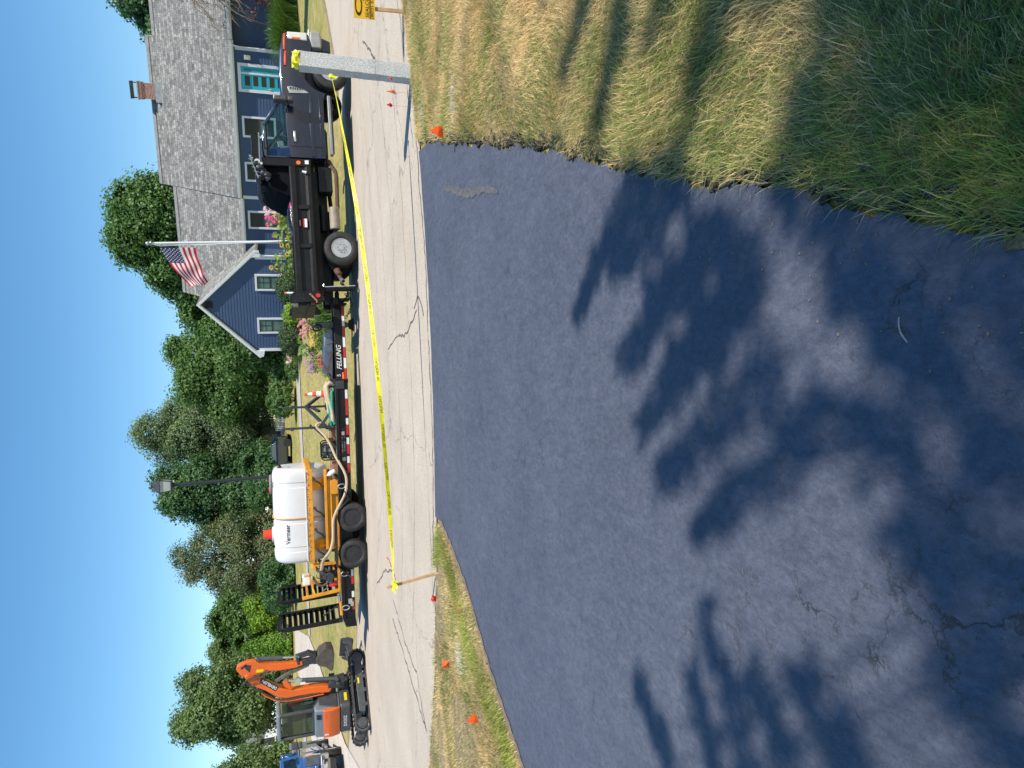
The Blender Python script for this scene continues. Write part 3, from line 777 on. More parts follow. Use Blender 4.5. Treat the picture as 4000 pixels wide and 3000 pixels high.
siding('gable_siding', -6.28, -1.47, 0.9, 5.5, -1.806, gclip)
# roofs
roof_panel('roof', (1.02, -0.17, 3.72), (7.95, -0.17, 3.72), (7.95, 3.85, 7.68), (1.02, 3.85, 7.68), 0.24)
roof_panel('roof', (7.95, 8.0, 3.6), (1.02, 8.0, 3.6), (1.02, 3.85, 7.68), (7.95, 3.85, 7.68), 0.24)
roof_panel('roof', (-4.6, -0.17, 3.62), (1.02, -0.17, 3.62), (1.02, 3.2, 6.98), (-4.6, 3.2, 6.98), 0.14)
roof_panel('roof', (1.02, 6.9, 3.52), (-4.6, 6.9, 3.52), (-4.6, 3.2, 6.98), (1.02, 3.2, 6.98), 0.14)
roof_panel('roof', (7.95, -0.2, 3.72), (13.0, -0.2, 3.72), (13.0, 3.7, 7.35), (7.95, 3.7, 7.35), 0.2)
roof_panel('roof', (13.0, 7.6, 3.72), (7.95, 7.6, 3.72), (7.95, 3.7, 7.35), (13.0, 3.7, 7.35), 0.2)
roof_panel('gable_roof', (-1.15, -1.93, 3.02), (-1.15, 3.3, 3.02), (-3.875, 3.3, 5.80), (-3.875, -1.93, 5.80), 0.13)
roof_panel('gable_roof', (-6.60, 3.3, 3.02), (-6.60, -1.93, 3.02), (-3.875, -1.93, 5.80), (-3.875, 3.3, 5.80), 0.13)
mb = MB()
for x0, x1, y, z in ((1.02, 7.95, 3.85, 7.70), (-4.6, 1.0, 3.2, 7.0), (7.97, 13, 3.7, 7.37)):
    mb.prism([(y - 0.16, z - 0.14), (y, z + 0.015), (y + 0.16, z - 0.14), (y, z - 0.05)], 'x', x0, x1)
build('ridge_cap', mb, M('ridge_shingle', (0.24, 0.235, 0.225), 0.9, 0, 0.35, 5), house)
# rake boards on the gable, corner boards, fascia
mb = MB()
for sx in (-1, 1):
    xe = -3.875 + sx * 2.70
    mb.prism([(xe, 2.92), (xe + sx * 0.06, 3.04), (-3.875, 5.80), (-3.875, 5.655)], 'y', -1.965, -1.925)
    mb.prism([(xe - sx * 0.30, 2.80), (xe, 2.86), (xe, 3.04), (xe - sx * 0.32, 3.2)], 'y', -1.96, -1.83)
build('rake_board', mb, TRIM, house)
for x in (1.05, 7.66, -1.53, -6.24):
    mb = MB(); y = -0.03 if x > 0 else -1.835
    mb.box(x - 0.075, x + 0.075, y, y + 0.10, 0.7, 3.5 if x > 0 else 3.05)
    build('corner_board', mb, TRIM, house)
for x0, x1, y, z in ((1.02, 7.95, -0.20, 3.67), (-1.1, 1.0, -0.20, 3.58), (7.98, 13, -0.25, 3.70)):
    mb = MB(); mb.prism([(y - 0.06, z + 0.06), (y - 0.05, z - 0.05), (y, z - 0.06), (y + 0.02, z + 0.05)], 'x', x0, x1)
    mb.box(x0, x1, y + 0.05, y + 0.09, z - 0.12, z + 0.02)
    build('gutter', mb, M('gutter_white', (0.6, 0.63, 0.66), 0.4, 0, 0.06, 3), house)
mb = MB(); mb.box(1.02, 7.72, -0.14, 0.0, 3.58, 3.60); mb.box(-1.1, 1.0, -0.14, 0.0, 3.48, 3.50); build('soffit', mb, TRIM, house)
mb = MB(); mb.tube([(-1.22, -1.95, 3.05), (-1.25, -1.94, 2.92), (-1.4, -1.9, 2.78), (-1.42, -1.87, 2.6), (-1.42, -1.87, 0.9)], 0.042, 8)
build('downspout', mb, TRIM, house, True)
mb = MB(); mb.tube([(7.74, -0.22, 3.62), (7.72, -0.15, 3.45), (7.70, -0.10, 3.3), (7.70, -0.09, 0.8)], 0.042, 8)
build('downspout', mb, TRIM, house, True)
def window(x0, x1, z0, z1, y, muntin=False, curtain=0.0, back=None):
    """trim frame, dark sash, glass, whatever hangs behind it"""
    t = 0.095; mb = MB()
    mb.box(x0, x1, y - 0.05, y + 0.02, z1 - t, z1); mb.box(x0, x1, y - 0.05, y + 0.02, z0, z0 + t)
    mb.box(x0, x0 + t, y - 0.05, y + 0.02, z0 + t, z1 - t); mb.box(x1 - t, x1, y - 0.05, y + 0.02, z0 + t, z1 - t)
    f = build('window', mb, TRIM, house, bevel=0.006)
    a0, a1, b0, b1 = x0 + t, x1 - t, z0 + t, z1 - t; m_ = (b0 + b1) / 2; s = 0.045
    mb = MB()
    mb.box(a0, a1, y - 0.02, y + 0.01, b1 - s, b1); mb.box(a0, a1, y - 0.02, y + 0.01, b0, b0 + s)
    mb.box(a0, a0 + s, y - 0.02, y + 0.01, b0 + s, b1 - s); mb.box(a1 - s, a1, y - 0.02, y + 0.01, b0 + s, b1 - s)
    mb.box(a0 + s, a1 - s, y - 0.024, y + 0.01, m_ - s * .6, m_ + s * .6)
    if muntin:
        c = (a0 + a1) / 2; q = (m_ + b1) / 2
        mb.box(c - 0.012, c + 0.012, y - 0.02, y + 0.008, m_ + s * .6, b1 - s); mb.box(a0 + s, a1 - s, y - 0.0125, y + 0.007, q - 0.012, q + 0.012)
    build('sash', mb, SASH, f)
    mb = MB(); mb.quad((a0, y - 0.012, b0), (a1, y - 0.012, b0), (a1, y - 0.012, b1), (a0, y - 0.012, b1))
    build('pane', mb, WGLASS, f, recalc=False)
    if back:
        mb = MB(); k = 14
        zl = b0 if back == 'full' else m_ - 0.38
        zh = b1 if back == 'full' else m_ - 0.02
        for i in range(k):
            u0, u1 = a0 + (a1 - a0) * i / k, a0 + (a1 - a0) * (i + 1) / k
            w0, w1 = (0.005 if i % 2 else -0.001), (0.005 if (i + 1) % 2 else -0.001)
            mb.quad((u0, y - 0.0075 + w0 * .4, zl), (u1, y - 0.0075 + w1 * .4, zl), (u1, y - 0.0075 + w1 * .4, zh), (u0, y - 0.0075 + w0 * .4, zh))
        build('curtain', mb, CURT, f, recalc=False)
    return f
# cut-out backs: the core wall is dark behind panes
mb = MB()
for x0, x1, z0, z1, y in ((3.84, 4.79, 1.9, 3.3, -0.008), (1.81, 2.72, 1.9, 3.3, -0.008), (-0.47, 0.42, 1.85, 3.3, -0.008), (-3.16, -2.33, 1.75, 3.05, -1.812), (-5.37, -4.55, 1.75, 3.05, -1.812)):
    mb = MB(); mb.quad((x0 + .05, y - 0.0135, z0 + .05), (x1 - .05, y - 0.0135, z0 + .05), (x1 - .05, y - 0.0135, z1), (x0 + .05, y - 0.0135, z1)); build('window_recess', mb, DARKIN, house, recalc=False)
window(3.84, 4.79, 1.85, 3.36, -0.03, back='mid'); window(1.81, 2.72, 1.85, 3.35, -0.03)
window(-0.47, 0.42, 1.82, 3.33, -0.03, back='mid'); window(-3.16, -2.33, 1.70, 3.10, -1.835, True, back='full'); window(-5.37, -4.55, 1.70, 3.09, -1.835, True, back='full')
# turquoise entry door with sidelight
mb = MB(); t = 0.13
mb.box(5.83, 7.06, -0.09, 0.0, 3.30, 3.43); mb.box(5.83, 5.83 + t, -0.09, 0.0, 1.15, 3.30); mb.box(7.06 - t, 7.06, -0.09, 0.0, 1.15, 3.30); mb.box(6.60, 6.68, -0.085, 0.0, 1.15, 3.30)
mb.box(5.83, 7.06, -0.12, 0.0, 1.02, 1.15)
fr = build('door_frame', mb, TRIM, house, bevel=0.006)
mb = MB(); mb.box(5.96, 6.60, -0.055, -0.01, 1.15, 3.30)
dr = build('door', mb, TURQ, house, bevel=0.004)
mb = MB(); mb.box(6.68, 6.93, -0.055, -0.01, 1.15, 3.30); sl = build('sidelight', mb, TURQ, house, bevel=0.004)
for k in range(5):
    z = 3.14 - k * 0.36
    mb = MB(); mb.quad((6.12, -0.058, z - 0.22), (6.54, -0.058, z - 0.22), (6.54, -0.058, z), (6.12, -0.058, z)); build('pane', mb, WGLASS, dr, recalc=False)
    mb = MB(); mb.quad((6.12, -0.0565, z - 0.22), (6.54, -0.0565, z - 0.22), (6.54, -0.0565, z), (6.12, -0.0565, z)); build('pane_backing', mb, M('door_lite_dark', [(0.05, 0.05, 0.05), (0.04, 0.045, 0.04), (0.05, 0.06, 0.05), (0.14, 0.05, 0.05), (0.05, 0.06, 0.055)][k] and (0.06, 0.055, 0.05), 0.8), dr, recalc=False)
mb = MB(); mb.quad((6.75, -0.058, 1.55), (6.86, -0.058, 1.55), (6.86, -0.058, 3.18), (6.75, -0.058, 3.18)); build('pane', mb, WGLASS, sl, recalc=False)
mb = MB(); mb.sphere((6.02, -0.09, 2.05), 0.035); mb.bar((6.02, -0.07, 1.95), (6.02, -0.07, 2.2), 0.05, 0.02); build('door_handle', mb, CHROME, dr, True)
mb = MB(); mb.box(7.2, 7.4, -0.16, -0.02, 2.84, 3.12); build('wall_lamp', mb, M('lamp_beige', (0.5, 0.47, 0.42), 0.5), house, bevel=0.02)
mb = MB(); mb.box(-4.04, -3.72, -1.87, -1.82, 5.08, 5.46)
for k in range(5): mb.obox((-3.88, -1.885, 5.15 + k * 0.065), (0.26, 0.03, 0.02), (0.5, 0, 0))
build('gable_vent', mb, M('vent_dark', (0.008, 0.010, 0.016), 0.6), house)
# chimney
def uvbox(name, x0, x1, y0, y1, z0, z1, mat, parent):
    mb = MB(); mb.box(x0, x1, y0, y1, z0, z1); o = build(name, mb, mat, parent); me = o.data
    u = me.uv_layers.new(name='uv')
    for pl in me.polygons:
        for li in pl.loop_indices:
            c = me.vertices[me.loops[li].vertex_index].co; nx = abs(pl.normal.x) > 0.5
            u.data[li].uv = ((c.y if nx else c.x), c.z if abs(pl.normal.z) < .5 else c.y)
    return o
ch = uvbox('chimney', 5.07, 5.80, 3.48, 4.22, 6.9, 8.05, BRICK, house)
uvbox('chimney_cap_course', 5.03, 5.84, 3.44, 4.26, 8.05, 8.20, BRICK, ch)
mb = MB(); mb.box(5.01, 5.86, 3.42, 4.28, 8.20, 8.25); build('crown', mb, M('mortar_crown', (0.5, 0.42, 0.36), 0.9), ch)
mb = MB(); mb.box(4.95, 5.9, 3.3, 4.3, 7.1, 7.42); build('flashing', mb, M('lead_flashing', (0.5, 0.5, 0.5), 0.5, 0.4), ch)
mb = MB()
for x in (5.09, 5.78):
    for y in (3.5, 4.2): mb.box(x - 0.02, x + 0.02, y - 0.02, y + 0.02, 8.25, 8.52)
mb.box(5.03, 5.84, 3.44, 4.26, 8.52, 8.555); build('chimney_cap', mb, DKSTEEL, ch)
# ------------------------------------------------------------------ vehicles
NAVY = M('navy_metallic', (0.008, 0.017, 0.052), 0.27, 0.5, 0.12, 3, 0, 1.0, dirt=(0.05, 0.045, 0.042), dirt_amt=0.2)
PICKB = M('blue_metallic', (0.03, 0.10, 0.30), 0.28, 0.3, 0.12, 3, 0, 0.9, dirt=(0.22, 0.2, 0.18), dirt_amt=0.3)
PLAST = M('grey_plastic', (0.06, 0.06, 0.064), 0.6, 0, 0.2, 8, 0.05)
CABGLASS = mat_glass('cab_glass', (0.66, 0.84, 0.83), 0.22, 0.015, (0.03, 0.05, 0.055))
SEATM = M('seat_grey', (0.10, 0.14, 0.16), 0.85, 0, 0.2, 8)
BELTM = M('interior_trim', (0.36, 0.40, 0.38), 0.6, 0, 0.1, 8)
LAMPW = M('lamp_lens_clear', (0.72, 0.72, 0.72), 0.12, 0.3, 0.1, 6, 0, 0.6)
AMBER = M('amber_lens', (0.85, 0.17, 0.01), 0.2, 0, 0.05, 9)
BUMPG = M('dusty_bumper', (0.34, 0.33, 0.31), 0.5, 0.2, 0.25, 5, 0.05)
STEELW = M('silver_wheel', (0.46, 0.46, 0.455), 0.42, 0.55, 0.2, 9, 0.05, dirt=(0.2, 0.17, 0.14), dirt_amt=0.4)

def wheel(parent, c, r, w, rim, rim_mat, dual=False, hub='holes', side=-1):
    """tyre + dished rim; axle along y, outer face towards side*y"""
    x, y, z = c
    t = MB(); s = side; W = w
    prof = [(rim * 0.98, 0.03), (rim * 1.05, 0.0), (rim * 1.25, -0.012), (r * 0.93, 0.006), (r * 0.985, 0.03), (r, 0.055), (r, W - 0.055), (r * 0.985, W - 0.03), (r * 0.93, W - 0.006), (rim * 1.2, W), (rim * 0.98, W - 0.03)]
    t.lathe([(q, -s * h) for q, h in prof], (x, y, z), 'y', 48, True)
    n = 56
    for i in range(n):
        a = 2 * pi * i / n
        for k, yy in enumerate((0.05, W - 0.05)):
            aa = a + (pi / n if k else 0)
            ca, sa = cos(aa), sin(aa)
            T = Matrix.Translation((x, y - s * yy, z)) @ Matrix.Rotation(-aa, 4, 'Y')
            t.box(r - 0.02, r + 0.006, -0.03, 0.03, -0.010, 0.010, T)
    tw = build('wheel', t, RUBBER, parent, True, angle=50)
    m = MB()
    prof = [(rim * 1.0, 0.012), (rim * 0.99, 0.004), (rim * 0.93, 0.006), (rim * 0.90, 0.03)]
    prof += [(rim * 0.86, 0.075), (rim * 0.60, 0.085), (rim * 0.52, 0.03), (rim * 0.30, 0.022), (rim * 0.27, -0.005), (0.001, -0.01)] if hub == 'holes' else [(rim * 0.84, 0.10), (rim * 0.66, 0.115), (rim * 0.6, 0.085), (rim * 0.36, 0.085), (rim * 0.34, 0.045), (rim * 0.26, 0.01), (0.001, 0.0)]
    m.lathe([(q, -s * h) for q, h in prof], (x, y, z), 'y', 40)
    rm = build('rim', m, rim_mat, tw, True, angle=30)
    m = MB(); nb = 8
    for i in range(nb):
        a = 2 * pi * (i + .5) / nb; q = rim * (0.42 if hub == 'holes' else 0.48); d = 0.03 if hub == 'holes' else 0.085
        px, pz = x + q * cos(a), z + q * sin(a)
        m.cyl((px, y - s * (d + 0.01), pz), (px, y - s * (d - 0.035), pz), 0.016 if hub == 'holes' else 0.02, n=8)
    build('wheel_nuts', m, CHROME if hub == 'holes' else DKSTEEL, tw, True)
    if hub == 'holes':
        m = MB()
        for i in range(5):
            a = 2 * pi * i / 5 + 0.3; q = rim * 0.735
            T = Matrix.Translation((x + q * cos(a), y - s * 0.0775, z + q * sin(a))) @ Matrix.Rotation(-a, 4, 'Y')
            vs = [T @ Vector((0.024 * cos(b), 0, 0.052 * sin(b))) for b in [2 * pi * j / 14 for j in range(14)]]
            m.quad(*vs)
        build('hand_holes', m, INK, tw, recalc=False)
    if parent.scale.x != 1:
        tw.location.x = x * (1 - 1 / parent.scale.x); tw.scale.x = 1 / parent.scale.x
    return tw

def arc(cx, cz, r, a0, a1, n=12):
    return [(cx + r * cos(radians(a0 + (a1 - a0) * i / n)), cz + r * sin(radians(a0 + (a1 - a0) * i / n))) for i in range(n + 1)]

def super_cab(t, paint, W=2.02, y0=0.05, dust=None, plate=True, rear=2.33):
    """heavy pickup front end: hood, fenders, cab, doors, glass, grille, bumper. x forward, near side at y0"""
    y1 = y0 + W; ym = (y0 + y1) / 2
    prof = [(rear, 0.62), (rear, 1.42), (2.62, 1.46), (3.75, 1.49), (4.02, 1.53), (4.6, 1.525), (5.2, 1.49), (5.52, 1.45), (5.60, 1.38), (5.62, 0.86), (5.33, 0.80)] + arc(4.66, 0.44, 0.60, 38, 172, 14)[0:] + [(4.05, 0.55), (3.9, 0.60)]
    mb = MB()
    # body side panels stand a little proud of the hood; the hood narrows
    mb.prism(prof, 'y', y0, y0 + 0.34); mb.prism(prof, 'y', y1 - 0.34, y1)
    mb.prism([(rear, 0.62), (rear, 1.42), (4.0, 1.45), (4.0, 0.62)], 'y', y0 + 0.30, y1 - 0.30)
    body = build('body', mb, paint, t, True, 0.085, 4, angle=40)
    mb = MB(); mb.prism([(3.98, 1.40), (3.98, 1.56), (4.6, 1.575), (5.25, 1.54), (5.50, 1.48), (5.58, 1.36), (5.45, 0.95), (4.0, 0.9)], 'y', y0 + 0.24, y1 - 0.24)
    build('hood', mb, paint, t, True, 0.07, 4)
    # greenhouse
    tin = 0.17
    def gp(x, z):   # tumblehome
        k = (z - 1.45) / 0.58; return y0 + 0.03 + tin * k, y1 - 0.03 - tin * k
    mb = MB()
    roof = [(3.26, 1.94), (3.14, 2.0), (2.95, 2.035), (2.6, 2.045), (2.42, 2.03), (2.36, 1.97), (2.36, 1.92), (3.2, 1.92)]
    mb.prism(roof, 'y', y0 + 0.19, y1 - 0.19)
    build('roof', mb, paint, t, True, 0.03, 3)
    mb = MB()
    for sgn in (0, 1):
        ya, yb = (gp(0, 1.45)[sgn], gp(0, 1.97)[sgn])
        mb.bar((4.0, ya + (0.02 if not sgn else -0.02), 1.49), (3.2, yb, 1.985), 0.07, 0.085, (0, 1, 0))
        mb.slab((rear + 0.02, ya, 1.42), (2.60, ya, 1.42), (2.58, yb, 1.95), (rear + 0.02, yb, 1.95), 0.06 if sgn else -0.06)
        mb.bar((2.6, yb, 1.965), (3.24, yb, 1.965), 0.06, 0.06)
    mb.box(rear, rear + 0.05, y0 + 0.06, y1 - 0.06, 1.42, 1.95)
    build('pillar', mb, paint, t, True, 0.012, 2)
    mb = MB()
    for sgn in (0, 1):
        ya, yb = (gp(0, 1.47)[sgn], gp(0, 1.94)[sgn])
        mb = MB(); mb.quad((2.63, ya, 1.46), (3.86, ya, 1.50), (3.23, yb, 1.93), (2.63, yb, 1.93)); build('side_window', mb, CABGLASS, t, recalc=False)
    a, b = gp(0, 1.48); c, d = gp(0, 1.96)
    mb = MB(); mb.quad((3.99, a, 1.50), (3.99, b, 1.50), (3.24, d, 1.965), (3.24, c, 1.965)); build('windscreen', mb, CABGLASS, t, recalc=False)
    # rear quarter shows pale through the lit back window
    # doors
    for sgn in (0, 1):
        yy = y0 if not sgn else y1; k = -1 if not sgn else 1
        mb = MB(); mb.prism([(2.62, 0.64), (2.62, 1.43), (3.93, 1.475), (3.98, 1.30), (3.99, 0.64)], 'y', yy - 0.004, yy + 0.014 * k)
        dr = build('door', mb, paint, t, True, 0.008, 2)
        mb = MB(); mb.bar((2.72, yy + 0.045 * k, 1.30), (3.0, yy + 0.045 * k, 1.305), 0.03, 0.05); build('door_handle', mb, CHROME, dr, True, 0.01)
        mb = MB(); mb.prism([(rear + .03, 0.87), (rear + .03, 0.93), (3.2, 0.945), (4.04, 0.905), (4.04, 0.87), (3.2, 0.865)], 'y', yy - 0.004, yy + 0.034 * k); build('side_moulding', mb, paint, dr, True, 0.008, 3)
        mb = MB(); mb.bar((2.4, yy + 0.016 * k, 0.70), (4.05, yy + 0.016 * k, 0.70), 0.03, 0.02); build('sill_trim', mb, paint, dr, True, 0.006)
        # towing mirror
        mb = MB(); mb.bar((3.72, yy, 1.49), (3.70, yy + 0.2 * k, 1.50), 0.05, 0.06); mb.bar((3.72, yy, 1.40), (3.70, yy + 0.2 * k, 1.42), 0.05, 0.05)
        ar = build('mirror_arm', mb, PLAST, t, True, 0.01)
        mb = MB(); mb.obox((3.69, yy + 0.26 * k, 1.585), (0.13, 0.24, 0.30)); mb.obox((3.69, yy + 0.26 * k, 1.355), (0.12, 0.22, 0.13)); build('mirror', mb, PLAST, t, True, 0.035, 3)
        mb = MB(); mb.obox((3.70, yy + 0.262 * k, 1.69), (0.12, 0.235, 0.085)); build('mirror_cap', mb, M('mirror_cap_grey', (0.22, 0.22, 0.23), 0.35, 0.3), t, True, 0.02, 3)
        # fender vent with a row of slots
        mb = MB(); mb.prism([(4.0, 1.37), (4.17, 1.40), (4.19, 1.33), (4.12, 1.02), (4.03, 0.92)], 'y', yy - 0.002, yy + 0.022 * k); vb = build('fender_vent', mb, M('satin_silver', (0.45, 0.45, 0.45), 0.35, 0.6), t, True, 0.006)
        mb = MB()
        for i in range(7):
            z = 1.33 - i * 0.053; q = 0.095 - i * 0.009
            mb.quad((4.145 - i * 0.006 - q * 0.5, yy + 0.0232 * k, z - 0.02), (4.165 - i * 0.006, yy + 0.0232 * k, z - 0.02), (4.165 - i * 0.006, yy + 0.0232 * k, z + 0.014), (4.145 - i * 0.006 - q * 0.5, yy + 0.0232 * k, z + 0.014))
        build('vent_slots', mb, INK, vb, recalc=False)
        # headlight wraps the corner
        mb = MB(); mb.prism([(5.43, 0.88), (5.44, 1.34), (5.635, 1.34), (5.65, 0.88)], 'y', yy - 0.012 * -k, yy - 0.30 * k)
        hl = build('headlight', mb, LAMPW if plate else M('lamp_lens_dark', (0.10, 0.12, 0.15), 0.15, 0.4, 0.2, 6, 0, 0.6), t, True, 0.03, 3)
        mb = MB(); mb.obox((5.47, yy + 0.014 * k, 1.14), (0.05, 0.03, 0.19)); build('turn_signal', mb, AMBER, hl, True, 0.01)
        # wheel-arch liner
        mb = MB(); P = arc(4.66, 0.44, 0.585, 10, 172, 12) + [(4.1, 0.3), (5.2, 0.3)]
        mb.prism(P, 'y', yy - 0.30 * k, yy - 0.34 * k); build('arch_liner', mb, INK, t)
        # running board
        mb = MB(); mb.box(2.42, 3.98, min(yy + 0.07 * k, yy - 0.09 * k), max(yy + 0.07 * k, yy - 0.09 * k), 0.44, 0.51); 
        rb = build('running_board', mb, M('running_board_grey', (0.30, 0.30, 0.30), 0.5, 0.5, 0.2, 20), t, True, 0.012)
        mb = MB(); mb.box(2.45, 3.95, min(yy + 0.085 * k, yy + 0.0 * k), max(yy + 0.085 * k, yy), 0.415, 0.44); build('board_edge', mb, INK, rb)
    # upward-facing shoulder that catches the sky under the side glass
    for sgn in (0, 1):
        yy = y0 if not sgn else y1; k = -1 if not sgn else 1
        mb = MB(); mb.prism([(yy + 0.006 * k, 1.36), (yy - 0.02 * k, 1.425), (yy - 0.10 * k, 1.455), (yy - 0.10 * k, 1.36)], 'x', rear + 0.03, 3.99); build('belt_shoulder', mb, paint, t, True, 0.01, 2)
    # grille and bumper
    mb = MB(); mb.prism([(5.5, 0.90), (5.5, 1.36), (5.62, 1.37), (5.655, 0.90)], 'y', y0 + 0.30, y1 - 0.30); gr = build('grille', mb, DKSTEEL, t, True, 0.02)
    mb = MB()
    for z in (1.0, 1.22): mb.prism([(5.6, z - 0.045), (5.6, z + 0.045), (5.675, z + 0.03), (5.68, z - 0.03)], 'y', y0 + 0.31, y1 - 0.31)
    for y in (y0 + 0.33, y1 - 0.33): mb.box(5.6, 5.67, y - 0.04, y + 0.04, 0.93, 1.34)
    build('grille_bar', mb, paint if not plate else CHROME, gr, True, 0.015)
    mb = MB(); bp = [(5.45, 0.54), (5.45, 0.80), (5.62, 0.84), (5.76, 0.81), (5.78, 0.64), (5.70, 0.54)]
    mb.prism(bp, 'y', y0 + 0.16, y1 - 0.16)
    for yy, k in ((y0, -1), (y1, 1)): mb.prism([(q, z) for q, z in [(5.28, 0.56), (5.28, 0.79), (5.50, 0.83), (5.72, 0.80), (5.72, 0.58)]], 'y', yy + 0.01 * k * -1, yy - 0.19 * k)
    bm_ = build('bumper', mb, BUMPG, t, True, 0.03, 3)
    mb = MB(); mb.prism([(5.44, 0.82), (5.48, 0.86), (5.76, 0.85), (5.79, 0.815)], 'y', y0 + 0.02, y1 - 0.02); build('bumper_top', mb, CHROME, bm_, True, 0.012)
    mb = MB(); mb.prism([(5.3, 0.34), (5.3, 0.55), (5.68, 0.55), (5.6, 0.34)], 'y', y0 + 0.22, y1 - 0.22); build('air_dam', mb, PLAST, bm_, True, 0.02)
    mb = MB()
    for yy in (y0 + 0.17, y1 - 0.17): mb = MB(); mb.obox((5.765, yy + (0.06 if yy < ym else -0.06), 0.69), (0.04, 0.16, 0.12)); build('fog_lamp_recess', mb, INK, bm_, bevel=0.01)
    # inside
    mb = MB()
    for yy in (y0 + 0.30, y1 - 0.80):
        mb = MB(); mb.obox((2.95, yy + 0.25, 1.16), (0.5, 0.5, 0.22)); mb.obox((2.70, yy + 0.25, 1.42), (0.16, 0.48, 0.55), (0, -0.18, 0)); mb.obox((2.63, yy + 0.25, 1.76), (0.10, 0.26, 0.17), (0, -0.12, 0)); build('seat', mb, SEATM, t, True, 0.05, 3)
    mb = MB(); mb.prism([(3.55, 1.1), (3.5, 1.45), (3.6, 1.53), (4.0, 1.5), (4.0, 1.1)], 'y', y0 + 0.12, y1 - 0.12); build('dashboard', mb, PLAST, t, True, 0.03)
    mb = MB(); T = Matrix.Translation((3.42, y1 - 0.55, 1.46)) @ Matrix.Rotation(radians(-62), 4, 'Y')
    mb.tube([T @ Vector((0.19 * cos(a), 0.19 * sin(a), 0)) for a in [2 * pi * i / 24 for i in range(24)]], 0.016, 6, True); mb.bar(T @ Vector((0, -0.18, 0)), T @ Vector((0, 0.18, 0)), 0.05, 0.02); build('steering_wheel', mb, PLAST, t, True)
    mb = MB(); mb.bar((2.8, y1 - 0.15, 1.52), (3.55, y1 - 0.13, 1.62), 0.03, 0.16); mb.tube([(2.66, y1 - 0.1, 1.85), (2.72, y1 - 0.2, 1.6), (2.8, y1 - 0.3, 1.3)], 0.02, 6); build('door_trim', mb, BELTM, t, True, 0.01)
    return y0, y1

truck = thing('dump_truck', 'navy cab dump truck with a black steel bed, parked along the far road edge', 'truck', (3.42, 16.54, 0), rot=(0, radians(-1.35), radians(2.2)))
truck.scale = (0.912, 1, 1)
super_cab(truck, NAVY)
for c, s in (((4.66, 0.02, 0.40), -1), ((4.66, 2.10, 0.40), 1)): wheel(truck, c, 0.40, 0.25, 0.225, STEELW, side=s)
for c, s in (((-0.03, 0.0, 0.40), -1), ((-0.03, 2.12, 0.40), 1)): wheel(truck, c, 0.40, 0.24, 0.235, STEELW, side=s)
for c, s in (((-0.03, 0.27, 0.40), -1), ((-0.03, 1.85, 0.40), 1)): wheel(truck, c, 0.40, 0.23, 0.235, DKSTEEL, hub='plain', side=s)
mb = MB(); mb.bar((-1.4, 0.62, 0.72), (4.6, 0.62, 0.72), 0.09, 0.2); mb.bar((-1.4, 1.5, 0.72), (4.6, 1.5, 0.72), 0.09, 0.2)
for x in (-1.2, 0.4, 1.9): mb.bar((x, 0.62, 0.72), (x, 1.5, 0.72), 0.1, 0.12)
mb.cyl((-0.03, 0.2, 0.42), (-0.03, 1.95, 0.42), 0.07); mb.sphere((-0.03, 1.06, 0.42), (0.2, 0.22, 0.2)); mb.cyl((4.66, 0.2, 0.4), (4.66, 1.95, 0.4), 0.05)
mb.bar((0.7, 0.45, 0.52), (-0.75, 0.45, 0.56), 0.08, 0.06); mb.bar((0.7, 1.6, 0.52), (-0.75, 1.6, 0.56), 0.08, 0.06)
mb.box(1.5, 2.15, 0.18, 0.55, 0.50, 0.82); mb.box(0.5, 1.3, 1.2, 1.7, 0.5, 0.8)
mb.cyl((3.0, 1.0, 0.6), (0.2, 1.06, 0.45), 0.05); mb.cyl((1.2, 0.4, 0.75), (0.5, 0.4, 0.75), 0.08)
build('chassis', mb, BLACKP, truck, True, 0.01)
mb = MB(); mb.tube([(2.35, 0.25, 0.55), (2.2, 0.2, 0.50), (2.05, 0.16, 0.42), (1.9, 0.15, 0.40), (1.05, 0.15, 0.42)], 0.05, 10); mb.tube([(0.5, 0.2, 0.48), (0.25, 0.5, 0.6), (-0.3, 0.5, 0.68), (-0.6, 0.2, 0.55), (-0.86, 0.02, 0.44)], 0.045, 10)
build('exhaust_pipe', mb, RUST, truck, True)
mb = MB(); mb.cyl((1.08, 0.16, 0.5), (0.5, 0.18, 0.5), 0.12, n=20); build('silencer', mb, M('dull_silencer', (0.33, 0.28, 0.22), 0.7, 0.4, 0.3, 6), truck, True, 0.02)
mb = MB(); mb.cyl((-0.55, 0.17, 0.53), (-0.72, 0.1, 0.48), 0.075, n=14); build('resonator', mb, RUST, truck, True, 0.02)
mb = MB(); mb.lathe([(0.045, 0), (0.052, 0.0), (0.052, 0.12), (0.045, 0.12)], (0, 0, 0), 'z', 14, True); 
mb.v = [tuple(Matrix.Translation((-0.86, 0.03, 0.45)) @ Matrix.Rotation(radians(110), 4, 'X') @ Matrix.Rotation(radians(-30), 4, 'Y') @ Vector(v)) for v in mb.v]; build('tailpipe_tip', mb, CHROME, truck, True)
